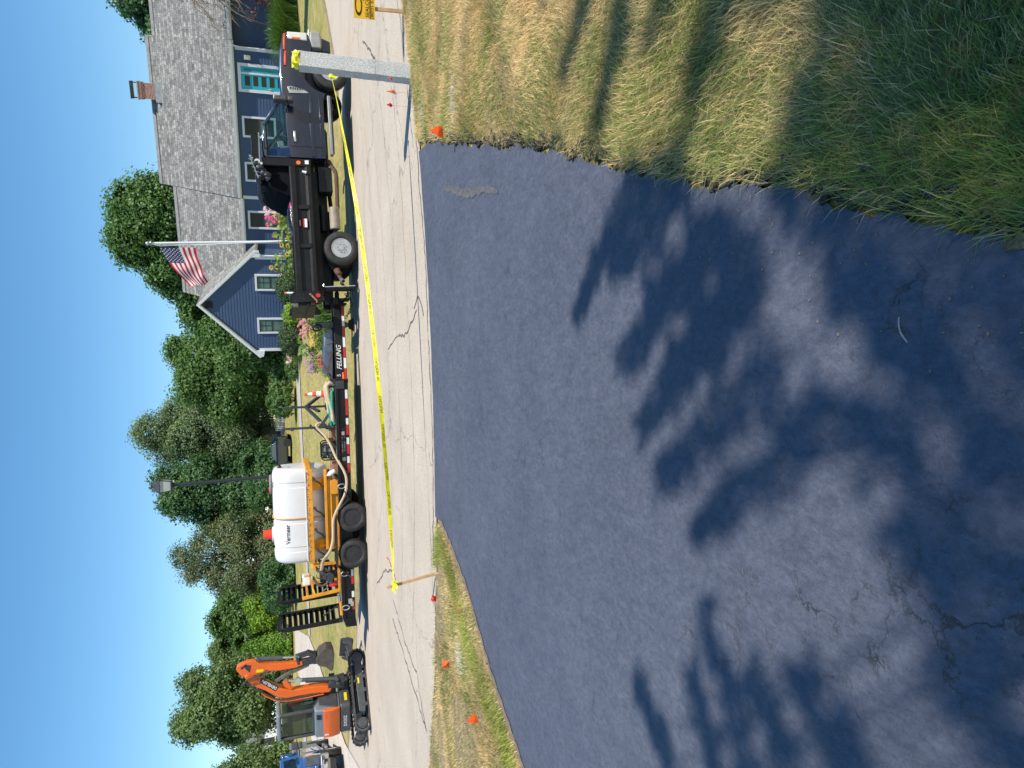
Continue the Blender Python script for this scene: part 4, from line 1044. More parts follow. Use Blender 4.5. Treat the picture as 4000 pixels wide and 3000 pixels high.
# the steel dump bed
bed = MB(); bx0, bx1, by0, by1 = -1.18, 2.08, -0.02, 2.16
bed.box(bx0, bx1, by0 + 0.04, by1 - 0.04, 0.98, 1.06)
for y, k in ((by0, 1), (by1, -1)):
    bed.box(bx0, bx1, min(y + 0.05 * k, y + 0.08 * k), max(y + 0.05 * k, y + 0.08 * k), 1.0, 1.45)
    bed.prism([(y, 1.34), (y, 1.455), (y + 0.03 * k, 1.48), (y + 0.12 * k, 1.48), (y + 0.12 * k, 1.34)], 'x', bx0, bx1)
    bed.prism([(y, 1.0), (y, 1.08), (y + 0.055 * k, 1.135), (y + 0.12 * k, 1.135), (y + 0.12 * k, 0.99)], 'x', bx0, bx1)
b_ = build('dump_bed', bed, BLACKP, truck, True, 0.008)
mb = MB()
for y, k in ((by0, 1), (by1, -1)):
    for x in (0.02, 1.02):
        mb = MB(); mb.prism([(1.34, y + 0.005 * k), (1.34, y + 0.07 * k), (1.10, y + 0.07 * k), (1.06, y - 0.012 * k)], 'x', x - 0.06, x + 0.06) if False else mb.prism([(y - 0.012 * k, 1.07), (y + 0.02 * k, 1.36), (y + 0.08 * k, 1.36), (y + 0.08 * k, 1.07)], 'x', x - 0.055, x + 0.055)
        build('side_brace', mb, BLACKP, b_, True, 0.008)
mb = MB(); mb.box(bx0, bx1, by0 + 0.32, by1 - 0.32, 0.84, 0.985); mb.box(bx0 + .1, bx1 - .2, by0 + 0.5, by1 - 0.5, 0.78, 0.85); build('subframe', mb, BLACKP, b_, True, 0.008)
mb = MB(); mb.box(2.08, 2.28, by0 + 0.02, by0 + 0.2, 0.98, 2.0); mb.box(2.08, 2.28, by1 - 0.2, by1 - 0.02, 0.98, 2.0); mb.box(2.13, 2.19, by0 + .1, by1 - .1, 1.0, 2.0); mb.box(2.08, 2.28, by0 + .02, by1 - .02, 1.97, 2.06)
bh = build('bulkhead', mb, BLACKP, b_, True, 0.012)
mb = MB(); mb.cyl((2.17, by0 + 0.005, 1.26), (2.17, by0 + 0.03, 1.26), 0.05, n=20); build('side_marker', mb, AMBER, bh, True)
mb = MB(); mb.obox((2.185, by0 + 0.012, 1.07), (0.10, 0.02, 0.085)); build('side_plate', mb, WHITE, bh, bevel=0.004)
mb = MB(); mb.box(2.10, 2.86, by0 + 0.02, by1 - 0.02, 2.13, 2.15); mb.box(2.10, 2.86, by0, by0 + 0.04, 2.08, 2.28); mb.box(2.10, 2.86, by1 - 0.04, by1, 2.08, 2.28); mb.box(2.84, 2.87, by0, by1, 2.13, 2.27)
build('cab_shield', mb, BLACKP, b_, True, 0.008)
mb = MB(); mb.bar((2.15, by0 + .01, 2.11), (2.9, by0 + .01, 2.10), 0.04, 0.03); build('shield_rail', mb, M('light_grey_rail', (0.22, 0.24, 0.26), 0.4, 0.4), b_, True)
# rolled tarp on its tube, springs and reel
mb = MB(); mb.tube([(2.1 - 0.015 * i + 0.02 * sin(i), by0 + 0.02 + 0.015 * sin(i * 2.1), 2.20 - 0.011 * i + 0.018 * sin(i * 1.7)) for i in range(25)], [0.085 + 0.02 * sin(i * 1.3) for i in range(25)], 10)
mb.tube([(1.78, by0 + 0.1 + i * 0.085, 2.14 + 0.02 * sin(i * 1.9)) for i in range(24)], [0.075 + 0.012 * sin(i * 2.3) for i in range(24)], 10)
build('rolled_tarp', mb, M('tarp_vinyl', (0.02, 0.022, 0.026), 0.38, 0, 0.4, 9, 0.4), b_, True, angle=80)
mb = MB(); mb.bar((2.3, by0 - .03, 2.33), (1.72, by0 - .03, 2.16), 0.02, 0.02); mb.cyl((2.27, by0 - .05, 2.31), (2.27, by0, 2.31), 0.025); mb.cyl((2.22, by0 - .06, 2.27), (2.22, by0, 2.27), 0.022)
for i in range(5): mb.bar((2.2 - i * .1, by0 - .03, 2.36 - i * .035), (2.17 - i * .1, by0 - .03, 2.25 - i * .035), 0.012, 0.012)
build('tarp_arm', mb, M('zinc', (0.34, 0.34, 0.34), 0.45, 0.6), b_, True)
mb = MB(); mb.cyl((2.14, by0 - .06, 2.165), (2.14, by0 - .02, 2.165), 0.062, n=20); mb.cyl((2.09, by0 - .06, 2.08), (2.09, by0 - .02, 2.08), 0.03, n=14); build('reel_knob', mb, M('pale_plastic', (0.6, 0.6, 0.6), 0.4), b_, True)
# rear posts, tailgate, lights
for y, k in ((by0, 1), (by1, -1)):
    mb = MB(); P = [(-1.16, 0.98), (-1.16, 1.52), (-1.26, 1.64), (-1.42, 1.66), (-1.46, 1.58), (-1.44, 1.3), (-1.42, 0.86), (-1.33, 0.86)]
    mb.prism([(a, b) for a, b in P], 'y', y - 0.03 * k, y + 0.10 * k); po = build('rear_post', mb, BLACKP, b_, True, 0.012)
    mb = MB(); mb.cyl((-1.28, y - 0.032 * k, 1.005), (-1.28, y - 0.05 * k, 1.005), 0.052, n=22); build('tail_lamp', mb, RED, po, True)
    mb = MB(); mb.bar((-1.25, y - .045 * k, 1.17), (-1.42, y - .045 * k, 1.04), 0.022, 0.04); mb.cyl((-1.25, y - .03 * k, 1.18), (-1.25, y - .065 * k, 1.18), 0.024); mb.bar((-1.42, y - .045 * k, 1.04), (-1.47, y - .045 * k, 1.05), 0.02, 0.03)
    build('latch_lever', mb, M('rusty_lever', (0.42, 0.19, 0.10), 0.7, 0.2, 0.4, 14), po, True, 0.004)
    mb = MB()
    for z in (1.33, 1.42, 1.47): mb.quad((-1.22, y - .0325 * k, z - .012), (-1.25, y - .0325 * k, z - .02), (-1.27, y - .0325 * k, z), (-1.24, y - .0325 * k, z + .02))
    build('post_slots', mb, INK, po, recalc=False)
    if k < 0: continue
    mb = MB(); mb.cyl((-1.20, y + .03 * k, 1.55), (-1.19, y + .03 * k, 1.70), 0.032, 0.026, 14); build('strobe_base', mb, WHITE, po, True)
    mb = MB(); mb.cyl((-1.19, y + .03 * k, 1.70), (-1.19, y + .03 * k, 1.745), 0.027, 0.024, 14); build('strobe_lens', mb, AMBER, po, True, 0.006)
mb = MB(); mb.box(-1.52, -1.43, by0 + 0.04, by1 - 0.04, 1.05, 1.58); mb.box(-1.55, -1.50, by0 + 0.0, by1, 1.20, 1.26); mb.box(-1.55, -1.50, by0, by1, 1.48, 1.6)
tg = build('tailgate', mb, BLACKP, b_, True, 0.01)
mb = MB(); mb.box(-1.56, -1.43, by0 - .01, by0 + .06, 1.46, 1.58); build('tailgate_cap', mb, M('worn_edge_grey', (0.13, 0.13, 0.13), 0.5, 0.3), tg, True, 0.006)
mb = MB(); mb.box(-1.5, -1.40, by0 + 0.02, by1 - .02, 1.08, 1.18); build('tailgate_rust', mb, RUST, tg)
mb = MB(); mb.obox((0.60, by0 - 0.004, 1.19), (0.22, 0.008, 0.085)); st = build('sticker', mb, WHITE, b_, bevel=0)
mb = MB(); mb.obox((0.60, by0 - 0.0095, 1.222), (0.22, 0.002, 0.03)); build('sticker_band', mb, RED, st)
mb = MB(); mb.obox((0.60, by0 - 0.003, 1.305), (0.15, 0.006, 0.022)); build('reflector', mb, M('dull_red', (0.22, 0.10, 0.09), 0.5), b_)
mb = MB(); mb.cyl((1.93, by0 - .03, 1.19), (1.90, by0 - .03, 1.10), 0.028, 0.035, 12); build('hook', mb, WHITE, b_, True)
for y in (0.02, 1.6): mb = MB(); mb.box(-1.07, -1.05, y, y + 0.52, 0.13, 0.80); build('mud_flap', mb, RUBBER, truck)
mb = MB(); mb.bar((-1.03, -0.01, 0.14), (-1.05, -0.01, 0.84), 0.02, 0.02); mb.tube([(-1.05, -0.01, 0.83), (-1.03, -.01, 0.87), (-.98, -.01, 0.86)], 0.012, 6); build('flap_rod', mb, CHROME, truck, True)
mb = MB(); mb.box(-1.42, -1.25, 0.4, 1.75, 0.52, 0.66); mb.box(-1.5, -1.3, 0.9, 1.2, 0.42, 0.62); mb.cyl((-1.5, 1.05, 0.5), (-1.62, 1.05, 0.5), 0.05); build('hitch', mb, BLACKP, truck, True, 0.01)
# heap in the bed under a black sheet
mb = MB()
for x0, x1 in ((4.72, 5.1), (5.13, 5.56)): mb.bar((x0, 0.03, 1.425), (x1, 0.03, 1.40), 0.03, 0.045)
build('hood_marker_bar', mb, M('marker_red_orange', (0.75, 0.08, 0.03), 0.35), truck, True, 0.008)
heap = thing('sheeted_load', 'black sheet over the load heaped at the front of the dump bed', 'load', truck.location, rot=truck.rotation_euler); heap.scale = truck.scale
V = MB(); n1, n2 = 22, 14; vs = []
for i in range(n1):
    for j in range(n2):
        x = 1.34 + 0.73 * i / (n1 - 1); y = 0.12 + 1.90 * j / (n2 - 1)
        top = 1.50 + 0.60 * min(1.0, max(0.0, ((x - 1.35) / 0.30))) ** 0.7 - (0.14 if x < 1.5 else 0) * 0
        e = min(1, 2.4 * min(j, n2 - 1 - j) / (n2 - 1) + 0.78)
        z = 1.30 + (top - 1.30) * e + 0.018 * sin(i * 1.9 + j * .7) + 0.014 * sin(j * 2.3 + i)
        vs.append((x, y, z))
V.add(vs, [(i * n2 + j, (i + 1) * n2 + j, (i + 1) * n2 + j + 1, i * n2 + j + 1) for i in range(n1 - 1) for j in range(n2 - 1)])
ring = [i * n2 for i in range(n1)] + [(n1 - 1) * n2 + j for j in range(1, n2)] + [i * n2 + n2 - 1 for i in range(n1 - 2, -1, -1)] + [j for j in range(n2 - 2, 0, -1)]
o = len(V.v); V.v += [(V.v[r][0], V.v[r][1], 1.06) for r in ring]
V.f += [[ring[i], ring[(i + 1) % len(ring)], o + (i + 1) % len(ring), o + i] for i in range(len(ring))]; V.m += [0] * len(ring)
build('sheet', V, M('black_sheet', (0.005, 0.0055, 0.007), 0.9, 0, 0.4, 5, 0.3, 0, 0.12), heap, True, angle=80)
mb = MB(); mb.obox((1.83, 0.18, 2.06), (0.10, 0.10, 0.05), (0, 0.3, 0)); build('strap_end', mb, M('olive_strap', (0.10, 0.11, 0.04), 0.8), heap)
# black plastic hump (folded sheeting) behind it along the rail
bag = thing('black_plastic_bundle', 'shiny black plastic bundle bulging over the bed side rail', 'bundle', truck.location, rot=truck.rotation_euler); bag.scale = truck.scale
mb = MB(); n = 26; vs = []
for i in range(n):
    x = 0.35 + 1.02 * i / (n - 1); t = i / (n - 1); hh = 0.13 * (sin(pi * t) ** 0.7) + 0.004
    for j in range(10):
        a = pi * j / 9
        vs.append((x, 0.16 + 0.28 * (1 - cos(a)) / 2 * 1.6 - 0.03, 1.42 + hh * sin(a) * (1 + 0.06 * sin(i * 2.1 + j)) + 0.03))
mb.add(vs, [(i * 10 + j, (i + 1) * 10 + j, (i + 1) * 10 + j + 1, i * 10 + j + 1) for i in range(n - 1) for j in range(9)])
build('plastic', mb, M('shiny_black_plastic', (0.012, 0.012, 0.014), 0.18, 0, 0.3, 8, 0.5), bag, True, angle=80)
mb = MB(); mb.bar((1.02, 0.09, 1.515), (1.16, 0.09, 1.50), 0.015, 0.03); build('pink_tag', mb, M('pink_tag_paint', (0.8, 0.02, 0.2), 0.5), bag)
# ------------------------------------------------------------------ the equipment trailer
TP = (-3.57, 16.9, 0); TR = radians(-2)
trailer = thing('equipment_trailer', 'long black tandem-axle equipment trailer with red and white tape, hitched behind the dump truck', 'trailer', TP, TR)
TREF_R = M('reflective_red', (0.42, 0.015, 0.02), 0.3, 0, 0.12, 12); TREF_W = M('reflective_white', (0.66, 0.66, 0.62), 0.3, 0, 0.12, 12)
PLANK = M('weathered_plank', (0.33, 0.235, 0.14), 0.85, 0, 0.4, 7, 0.2)
for x in (0.47, -0.43):
    for y, s in ((0.02, -1), (2.42, 1)):
        wheel(trailer, (x, y, 0.345), 0.345, 0.21, 0.20, M('black_wheel', (0.03, 0.03, 0.032), 0.4, 0.3, 0.3, 8, 0.05), hub='plain', side=s)
mb = MB()
for y0, y1 in ((0.24, 0.34), (2.10, 2.20)):
    mb.box(-2.05, 3.82, y0, y1, 0.33, 0.565); mb.box(-2.05, 3.84, y0 - 0.03 if y0 < 1 else y0, y1 if y0 < 1 else y1 + .03, 0.565, 0.64)
for i in range(9): mb.bar((-1.7 + i * .65, 0.3, 0.47), (-1.7 + i * .65, 2.15, 0.47), 0.08, 0.12)
mb.box(3.74, 3.84, 0.24, 2.2, 0.32, 0.64)
mb.bar((0.47, 0.1, 0.345), (0.47, 2.3, 0.345), 0.08, 0.08); mb.bar((-0.43, 0.1, 0.345), (-0.43, 2.3, 0.345), 0.08, 0.08)
fr = build('trailer_frame', mb, BLACKP, trailer, True, 0.01)
mb = MB()
for i in range(12): mb.box(-2.0, 3.74, 0.36 + i * 0.148, 0.36 + i * 0.148 + 0.138, 0.60, 0.635)
build('deck', mb, PLANK, trailer, bevel=0.006)
mb = MB()
for x in (2.72, 2.35, 2.02): mb = MB(); mb.bar((x - .02, 0.225, 0.56), (x + 0.03, 0.225, 0.44), 0.02, 0.03); build('gusset', mb, BLACKP, fr)
mb = MB(); mb.box(3.6, 3.8, 0.205, 0.245, 0.42, 0.62); build('stake_pocket', mb, DKSTEEL, fr, bevel=0.01)
mb = MB()
for y in (0.0, 2.21):
    yb = y + 0.24; mb = MB()
    mb.slab((-0.66, y, 0.745), (0.60, y, 0.745), (0.60, yb, 0.745), (-0.66, yb, 0.745), 0.025)
    mb.slab((0.60, y, 0.745), (0.92, y, 0.40), (0.92, yb, 0.40), (0.60, yb, 0.745), 0.025)
    mb.slab((-0.98, y, 0.42), (-0.66, y, 0.745), (-0.66, yb, 0.745), (-0.98, yb, 0.42), 0.025)
    mb.box(-0.66, 0.60, y - 0.012, y, 0.71, 0.77)
    mb.slab((0.92, y, 0.40), (1.12, y, 0.50), (1.12, yb, 0.50), (0.92, yb, 0.40), 0.02)
    build('fender', mb, M('fender_black', (0.02, 0.02, 0.022), 0.3, 0.2, 0.3, 6, 0.05, 0.3), trailer, True, 0.008)
# tongue
mb = MB()
mb.bar((3.8, 0.30, 0.47), (5.70, 0.72, 0.46), 0.10, 0.27); mb.bar((3.8, 2.14, 0.47), (5.70, 1.10, 0.46), 0.10, 0.27); mb.bar((4.75, 0.55, 0.40), (4.75, 1.6, 0.40), 0.09, 0.1)
tn = build('tongue', mb, BLACKP, trailer, True, 0.01)
mb = MB(); mb.prism([(0.66, 0.26), (1.22, 0.26), (1.36, 0.62), (0.60, 0.66)], 'x', 5.68, 5.73); mb.box(5.7, 5.82, 0.86, 1.0, 0.36, 0.62); mb.cyl((5.8, .93, 0.47), (6.02, .93, 0.47), 0.055); mb.lathe([(0.05, -.03), (0.1, -.03), (0.1, .03), (0.05, .03)], (6.06, 0.93, 0.47), 'z', 16, True)
build('coupler', mb, BLACKP, tn, True, 0.008)
mb = MB()
for s in (0, 1):
    pts = [(5.72, 0.78 + s * .22, 0.42), (5.8, 0.74 + s * .2, 0.30), (5.95, 0.72 + s * .2, 0.20), (6.1, 0.74 + s * .2, 0.22), (6.25, 0.8 + s * .15, 0.36)]
    for a, b in zip(pts, pts[1:]):
        a, b = Vector(a), Vector(b); k = 3
        for i in range(k):
            c = a.lerp(b, (i + .5) / k); d = (b - a).normalized(); sd = Vector((0, 1, 0)) if i % 2 else d.cross(Vector((0, 1, 0)))
            L = (b - a).length / k * .75
            mb.tube([c + d * L * cos(q) + sd * 0.022 * sin(q) for q in [2 * pi * j / 10 for j in range(10)]], 0.009, 5, True)
pts = [(5.35, 0.62, 0.30), (5.5, 0.58, 0.2), (5.68, 0.58, 0.14), (5.85, 0.62, 0.18), (5.95, 0.68, 0.28)]
for a, b in zip(pts, pts[1:]):
    a, b = Vector(a), Vector(b)
    for i in range(3):
        c = a.lerp(b, (i + .5) / 3); d = (b - a).normalized(); sd = Vector((0, 1, 0)) if i % 2 else d.cross(Vector((0, 1, 0))); L = (b - a).length / 3 * .75
        mb.tube([c + d * L * cos(q) + sd * 0.024 * sin(q) for q in [2 * pi * j / 10 for j in range(10)]], 0.010, 5, True)
build('safety_chain', mb, DKSTEEL, tn, True)
# jack
mb = MB(); mb.box(5.12, 5.27, 0.84, 0.98, 0.26, 1.0); mb.box(5.14, 5.25, 0.86, 0.96, 0.12, 0.26)
jk = build('jack', mb, M('jack_grey', (0.11, 0.115, 0.12), 0.5, 0.3, 0.3, 8), trailer, True, 0.012)
mb = MB(); c = Vector((5.12, 0.80, 0.98)); mb.tube([c + Vector((0.075 * cos(a) - .02 * sin(a), 0, 0.10 * sin(a))) for a in [2 * pi * i / 20 for i in range(20)]], 0.022, 7, True)
mb.bar(c + Vector((-.05, 0, -.06)), c + Vector((.05, 0, .07)), 0.03, 0.03); mb.cyl(c + Vector((0, 0, 0)), c + Vector((0.02, 0.1, 0)), 0.03)
build('jack_crank', mb, BLACKP, jk, True)
mb = MB(); mb.bar((5.2, .91, 0.10), (5.2, .91, 0.13), 0.3, 0.22); mb.prism([(5.02, 0.08), (5.36, 0.08), (5.3, 0.22), (5.1, 0.22)], 'y', 0.82, 0.86); build('jack_foot', mb, BLACKP, jk)
# front tool tray and chain
mb = MB(); mb.prism([(3.86, 0.64), (5.1, 0.60), (5.0, 0.80), (4.0, 0.86)], 'y', 0.95, 1.75); build('tool_box', mb, M('tray_steel', (0.16, 0.20, 0.27), 0.3, 0.55, 0.3, 5, 0.05), trailer, True, 0.012)
mb = MB(); mb.bar((4.55, 0.55, 0.66), (3.95, 0.45, 0.78), 0.03, 0.05); mb.bar((4.75, 0.56, 0.62), (4.7, 0.75, 0.78), 0.03, 0.03); mb.bar((4.3, 0.52, 0.92), (3.85, 0.5, 0.68), 0.035, 0.04); build('binder_bar', mb, RUST, trailer)
# reflective tape, repeated along the side and the tongue
def tape_seg(x0, x1, z0, z1, m, par, ya=0.2385, yb=0.2385):
    b = MB(); b.quad((x0, ya, z0), (x1, yb, z0), (x1, yb, z1), (x0, ya, z1)); return build('tape', b, m, par, recalc=False)
x = 3.40
for xa, xb, c in ((3.36, 3.58, 1), (2.95, 3.36, 0), (2.72, 2.88, 1), (2.47, 2.72, 0), (2.24, 2.40, 1), (2.00, 2.24, 0), (1.78, 1.94, 1), (1.54, 1.78, 0), (-1.02, -0.86, 1), (-1.22, -1.02, 0), (-1.55, -1.40, 1), (-1.86, -1.62, 0)):
    tape_seg(xa, xb, 0.345, 0.405, TREF_W if c else TREF_R, fr)
for i in range(7):
    t0, t1 = i / 7, (i + 1) / 7 - 0.004
    pA = Vector((3.84, 0.248, 0.375)).lerp(Vector((5.66, 0.65, 0.365)), t0); pB = Vector((3.84, 0.248, 0.375)).lerp(Vector((5.66, 0.65, 0.365)), t1)
    b = MB(); b.quad(pA + Vector((0, 0, -.03)), pB + Vector((0, 0, -.03)), pB + Vector((0, 0, .03)), pA + Vector((0, 0, .03))); build('tape', b, TREF_R if i % 2 == 0 else TREF_W, tn, recalc=False)
def TONG(t, z):
    a, b = Vector((3.84, 0.248, 0)), Vector((5.66, 0.650, 0)); d = (b - a).normalized(); p = a.lerp(b, t)
    return Matrix(((d.x, 0, -d.y * -1, p.x), (d.y, 0, -d.x, p.y), (0, 1, 0, z), (0, 0, 0, 1)))
lettering('FELLING', 0.62, 0.115, TONG(0.13, 0.455), TREF_W, tn, bold=0.008, shear=0.3)
b = MB(); T = TONG(0.10, 0.52); b.add([T @ Vector(v) for v in [(0, 0, 0), (0.1, 0, 0), (0.66, 0.075, 0), (0.66, 0.09, 0), (0.05, 0.09, 0)]], [(0, 1, 2, 3, 4)]) if False else None
lettering('5', 0.05, 0.085, TONG(0.035, 0.49), TREF_W, tn)
lettering('1-800-245-2210', 0.44, 0.038, FRONT(1.98, 0.2375, 0.49), M('faded_white', (0.28, 0.27, 0.25), 0.6), fr)
lettering('www.felling.com', 0.44, 0.034, FRONT(1.98, 0.2375, 0.435), M('faded_white', (0.28, 0.27, 0.25), 0.6), fr)
b = MB(); b.lathe([(0.034, 0), (0.05, 0)], (1.88, 0.2375, 0.47), 'y', 24); build('round_decal', b, M('faded_white', (0.28, 0.27, 0.25), 0.6), fr, recalc=False)
b = MB(); b.quad((2.46, 0.2375, 0.45), (2.56, 0.2375, 0.45), (2.55, 0.2375, 0.52), (2.47, 0.2375, 0.52)); build('decal', b, M('faded_pink', (0.45, 0.24, 0.22), 0.6), fr, recalc=False)
b = MB(); T = TONG(0.0, 0.415); b.add([T @ Vector(v) for v in [(0, 0, .004), (.16, 0, .004), (.16, .04, .004), (0, .04, .004)]], [(0, 1, 2, 3)]); build('marker_lamp', b, AMBER, tn, recalc=False)
# D rings, dovetail, rear lamps
for x in (-0.94, -1.78, 1.22):
    mb = MB(); mb.tube([(x + 0.055 * cos(a), 0.205, 0.56 + 0.085 * sin(a)) for a in [2 * pi * i / 18 for i in range(18)]], 0.015, 6, True); build('tie_ring', mb, M('galvanised', (0.36, 0.37, 0.38), 0.45, 0.6), fr, True)
mb = MB(); mb.prism([(-2.05, 0.33), (-2.05, 0.64), (-2.28, 0.56), (-2.28, 0.30)], 'y', 0.24, 2.2); build('dovetail', mb, BLACKP, trailer, True, 0.01)
mb = MB(); mb.box(-1.70, -1.58, 0.222, 0.245, 0.40, 0.49); mb.box(-1.76, -1.66, 0.214, 0.24, 0.37, 0.44); build('id_plate', mb, M('grey_plate', (0.35, 0.34, 0.31), 0.5), fr)
mb = MB(); mb.cyl((-1.45, 0.3, 0.72), (-2.15, 0.3, 0.60), 0.03, n=12); build('ramp_spring', mb, CHROME, trailer, True)
mb = MB(); mb.cyl((-1.62, 0.22, 0.68), (-1.95, 0.22, 0.66), 0.035, n=12); build('ramp_hinge', mb, YELLOW, trailer, True)
# ramps standing up: ladder frames
for yc, nm in ((0.62, 0), (1.72, 1)):
    mb = MB(); x0 = -1.93 if not nm else -1.62
    base = Vector((x0 - 0.10, yc, 0.66)); top = Vector((x0 - 0.17, yc, 2.10)); wd = 0.42
    ax = Vector((0, 1, 0)); up = (top - base).normalized(); dx = up.cross(ax).normalized()
    rot = Matrix(((dx.x, 0, up.x, base.x), (dx.y, 1, up.y, base.y), (dx.z, 0, up.z, base.z), (0, 0, 0, 1)))
    # seen obliquely: turn each ramp a little so the rungs show
    rot = rot @ Matrix.Rotation(radians(38), 4, 'Z')
    for s in (-1, 1): mb.prism([(-0.075, 0.0), (0.075, 0.0), (0.075, 1.34), (0.0, 1.46), (-0.075, 1.46)], 'y', s * wd / 2 - 0.022, s * wd / 2 + 0.022, rot)
    for i in range(11):
        z = 0.14 + i * 0.128; mb.prism([(-0.07, z), (0.07, z + 0.02), (0.07, z + 0.095), (0.055, z + 0.095), (0.055, z + .035), (-0.07, z + 0.015)], 'y', -wd / 2 + .02, wd / 2 - .02, rot)
    rp = build('ramp', mb, BLACKP, trailer, True, 0.006)
    mb = MB(); mb.prism([(-0.05, -0.05), (0.05, -0.05), (0.05, 0.06), (-0.05, 0.06)], 'y', -wd / 2 - .03, wd / 2 + .03, rot); build('ramp_foot', mb, DKSTEEL, rp, True, 0.01)
    if not nm:
        mb = MB(); mb.quad(*[rot @ Vector(v) for v in [(-.061, -wd / 2 - .021, 1.2), (.05, -wd / 2 - .021, 1.2), (.05, -wd / 2 - .021, 1.34), (-.061, -wd / 2 - .021, 1.34)]]); build('ramp_reflector', mb, TREF_R, rp, recalc=False)
mb = MB(); mb.bar((-1.72, 0.3, 0.72), (-1.93, 0.34, 1.06), 0.02, 0.02); mb.sphere((-1.94, 0.33, 1.07), 0.03); build('ramp_strut', mb, DKSTEEL, trailer, True)
# steel rack: two posts and the crossing braces
mb = MB()
for x, y in ((3.10, 1.85), (2.66, 0.55)):
    mb.bar((x, y, 0.62), (x, y, 1.9), 0.055, 0.07); mb.bar((x - .01, y - .02, 1.62), (x - .01, y - .02, 1.70), 0.08, 0.1); mb.bar((x + .04, y - .03, 1.20), (x + .04, y - .03, 1.26), 0.08, 0.09); mb.cyl((x, y - .07, .70), (x, y - .02, .70), 0.035); mb.bar((x - .1, y, .78), (x + .1, y, .78), .03, .06)
for a, b in (((3.10, 1.85, 1.30), (3.52, 1.5, 0.78)), ((3.10, 1.85, 1.30), (2.62, 0.60, 0.82)), ((2.66, 0.55, 1.13), (2.12, 0.5, 0.62)), ((2.66, 0.55, 1.02), (3.18, 0.6, 0.62)), ((3.10, 1.9, 1.18), (3.0, 1.4, .98))):
    mb.bar(a, b, 0.06, 0.075)
mb.bar((2.58, 0.55, 1.86), (2.58, 0.62, 1.90), 0.12, 0.05)
build('rack', mb, M('rack_steel', (0.055, 0.056, 0.06), 0.4, 0.4, 0.3, 7, 0.06, 0.2), trailer, True, 0.008)

# ------------------------------------------------------------------ things riding on the trailer
def on_trailer(name, label, cat, group=None): return thing(name, label, cat, TP, TR, group)
tank = on_trailer('water_tank', 'big white plastic water tank strapped in a yellow steel frame on the trailer', 'tank')
TANKW = M('tank_white', (0.63, 0.62, 0.61), 0.42, 0, 0.06, 2.2, 0.02, 0, dirt=(0.48, 0.42, 0.36), dirt_amt=0.3)
mb = MB(); yc, zc = 1.12, 1.50; n = 40; secs = []
def sect(x, k, rib=0.0):
    out = []
    for i in range(n):
        a = 2 * pi * i / n; ca, sa = cos(a), sin(a)
        e = 2.9 if sa > 0 else 2.15
        hw = 0.60 + rib; hh = (0.68 if sa > 0 else 0.66) + rib
        r = (abs(ca) ** e + abs(sa) ** e) ** (-1 / e)
        out.append((x, yc + hw * k * ca * r, zc + hh * k * sa * r))
    return out
st = [(-0.66, 0.80), (-0.655, 0.86), (-0.63, 0.93), (-0.58, 0.975), (-0.50, 1.0)]
xs_ = [(x, k, 0) for x, k in st]
for c in (-0.28, 0.42, 1.30):
    xs_ += [(c - 0.10, 1, 0), (c - 0.085, 1, -0.018), (c + 0.03, 1, -0.018), (c + 0.045, 1, 0)]
xs_ += [(1.50, 1, 0), (1.58, 0.975, 0), (1.64, 0.93, 0), (1.67, 0.86, 0), (1.675, 0.80, 0)]
for x, k, rb in xs_: secs.append(sect(x, k, rb))
for sct in secs: mb.v += sct
for i in range(len(secs) - 1):
    mb.f += [[i * n + j, i * n + (j + 1) % n, (i + 1) * n + (j + 1) % n, (i + 1) * n + j] for j in range(n)]
mb.f += [list(range(n)), [(len(secs) - 1) * n + j for j in range(n)]]; mb.m = [0] * len(mb.f)
tk = build('tank_shell', mb, TANKW, tank, True, angle=48)
mb = MB(); mb.box(-0.62, 1.62, 0.50, 0.53, 1.385, 1.41); build('moulded_seam', mb, TANKW, tk, bevel=0.008)
def on_shell(u, t):
    z = 1.795 + 0.105 * t; k = abs((z - zc) / 0.68) ** 2.9
    return Vector((-0.16 + 0.485 * u, yc - 0.60 * (1 - k) ** (1 / 2.9) - 0.004, z))
lettering('Vermeer', 1, 1, None, M('faded_ink', (0.01, 0.01, 0.012), 0.6), tk, bold=0.016, bend=on_shell)
mb = MB(); mb.cyl((1.69, .95, 2.0), (1.73, .95, 2.0), 0.06, 0.04, 14); mb.cyl((1.73, .95, 2.0), (1.76, .95, 2.0), 0.035); build('vent_cap', mb, INK, tk, True)
mb = MB(); mb.cyl((1.672, .92, 1.78), (1.678, .92, 1.78), 0.055, n=20); dc = build('round_sticker', mb, WHITE, tk); 
mb = MB(); mb.lathe([(0.036, 0), (0.05, 0)], (1.6795, 0.92, 1.78), 'x', 20); build('sticker_ring', mb, INK, dc, recalc=False)
mb = MB(); mb.cyl((0.0, yc, 2.16), (0.0, yc, 2.22), 0.19, n=24); build('fill_neck', mb, TANKW, tk, True, 0.01)
mb = MB(); mb.cyl((1.25, yc, 2.14), (1.25, yc, 2.20), 0.22, n=24); mb.cyl((1.25, yc, 2.20), (1.25, yc, 2.245), 0.24, n=24)
ld = build('manhole_lid', mb, M('lid_grey', (0.28, 0.25, 0.24), 0.6), tk, True, 0.008)
mb = MB(); mb.cyl((1.12, yc - .1, 2.245), (1.12, yc - .1, 2.262), 0.09, n=18); build('lid_sticker', mb, RED, ld)
mb = MB(); sp = sect(0.46, 1.003, 0.012)
mb.tube([sp[(i) % n] for i in range(n)], 0.014, 6, True); build('strap', mb, M('orange_strap', (0.62, 0.30, 0.05), 0.7, 0, 0.2, 20), tank, True)
mb = MB()
mb.bar((-0.66, 0.45, 1.295), (1.66, 0.45, 1.295), 0.07, 0.115); mb.bar((-0.66, 1.8, 1.295), (1.66, 1.8, 1.295), 0.07, 0.115)
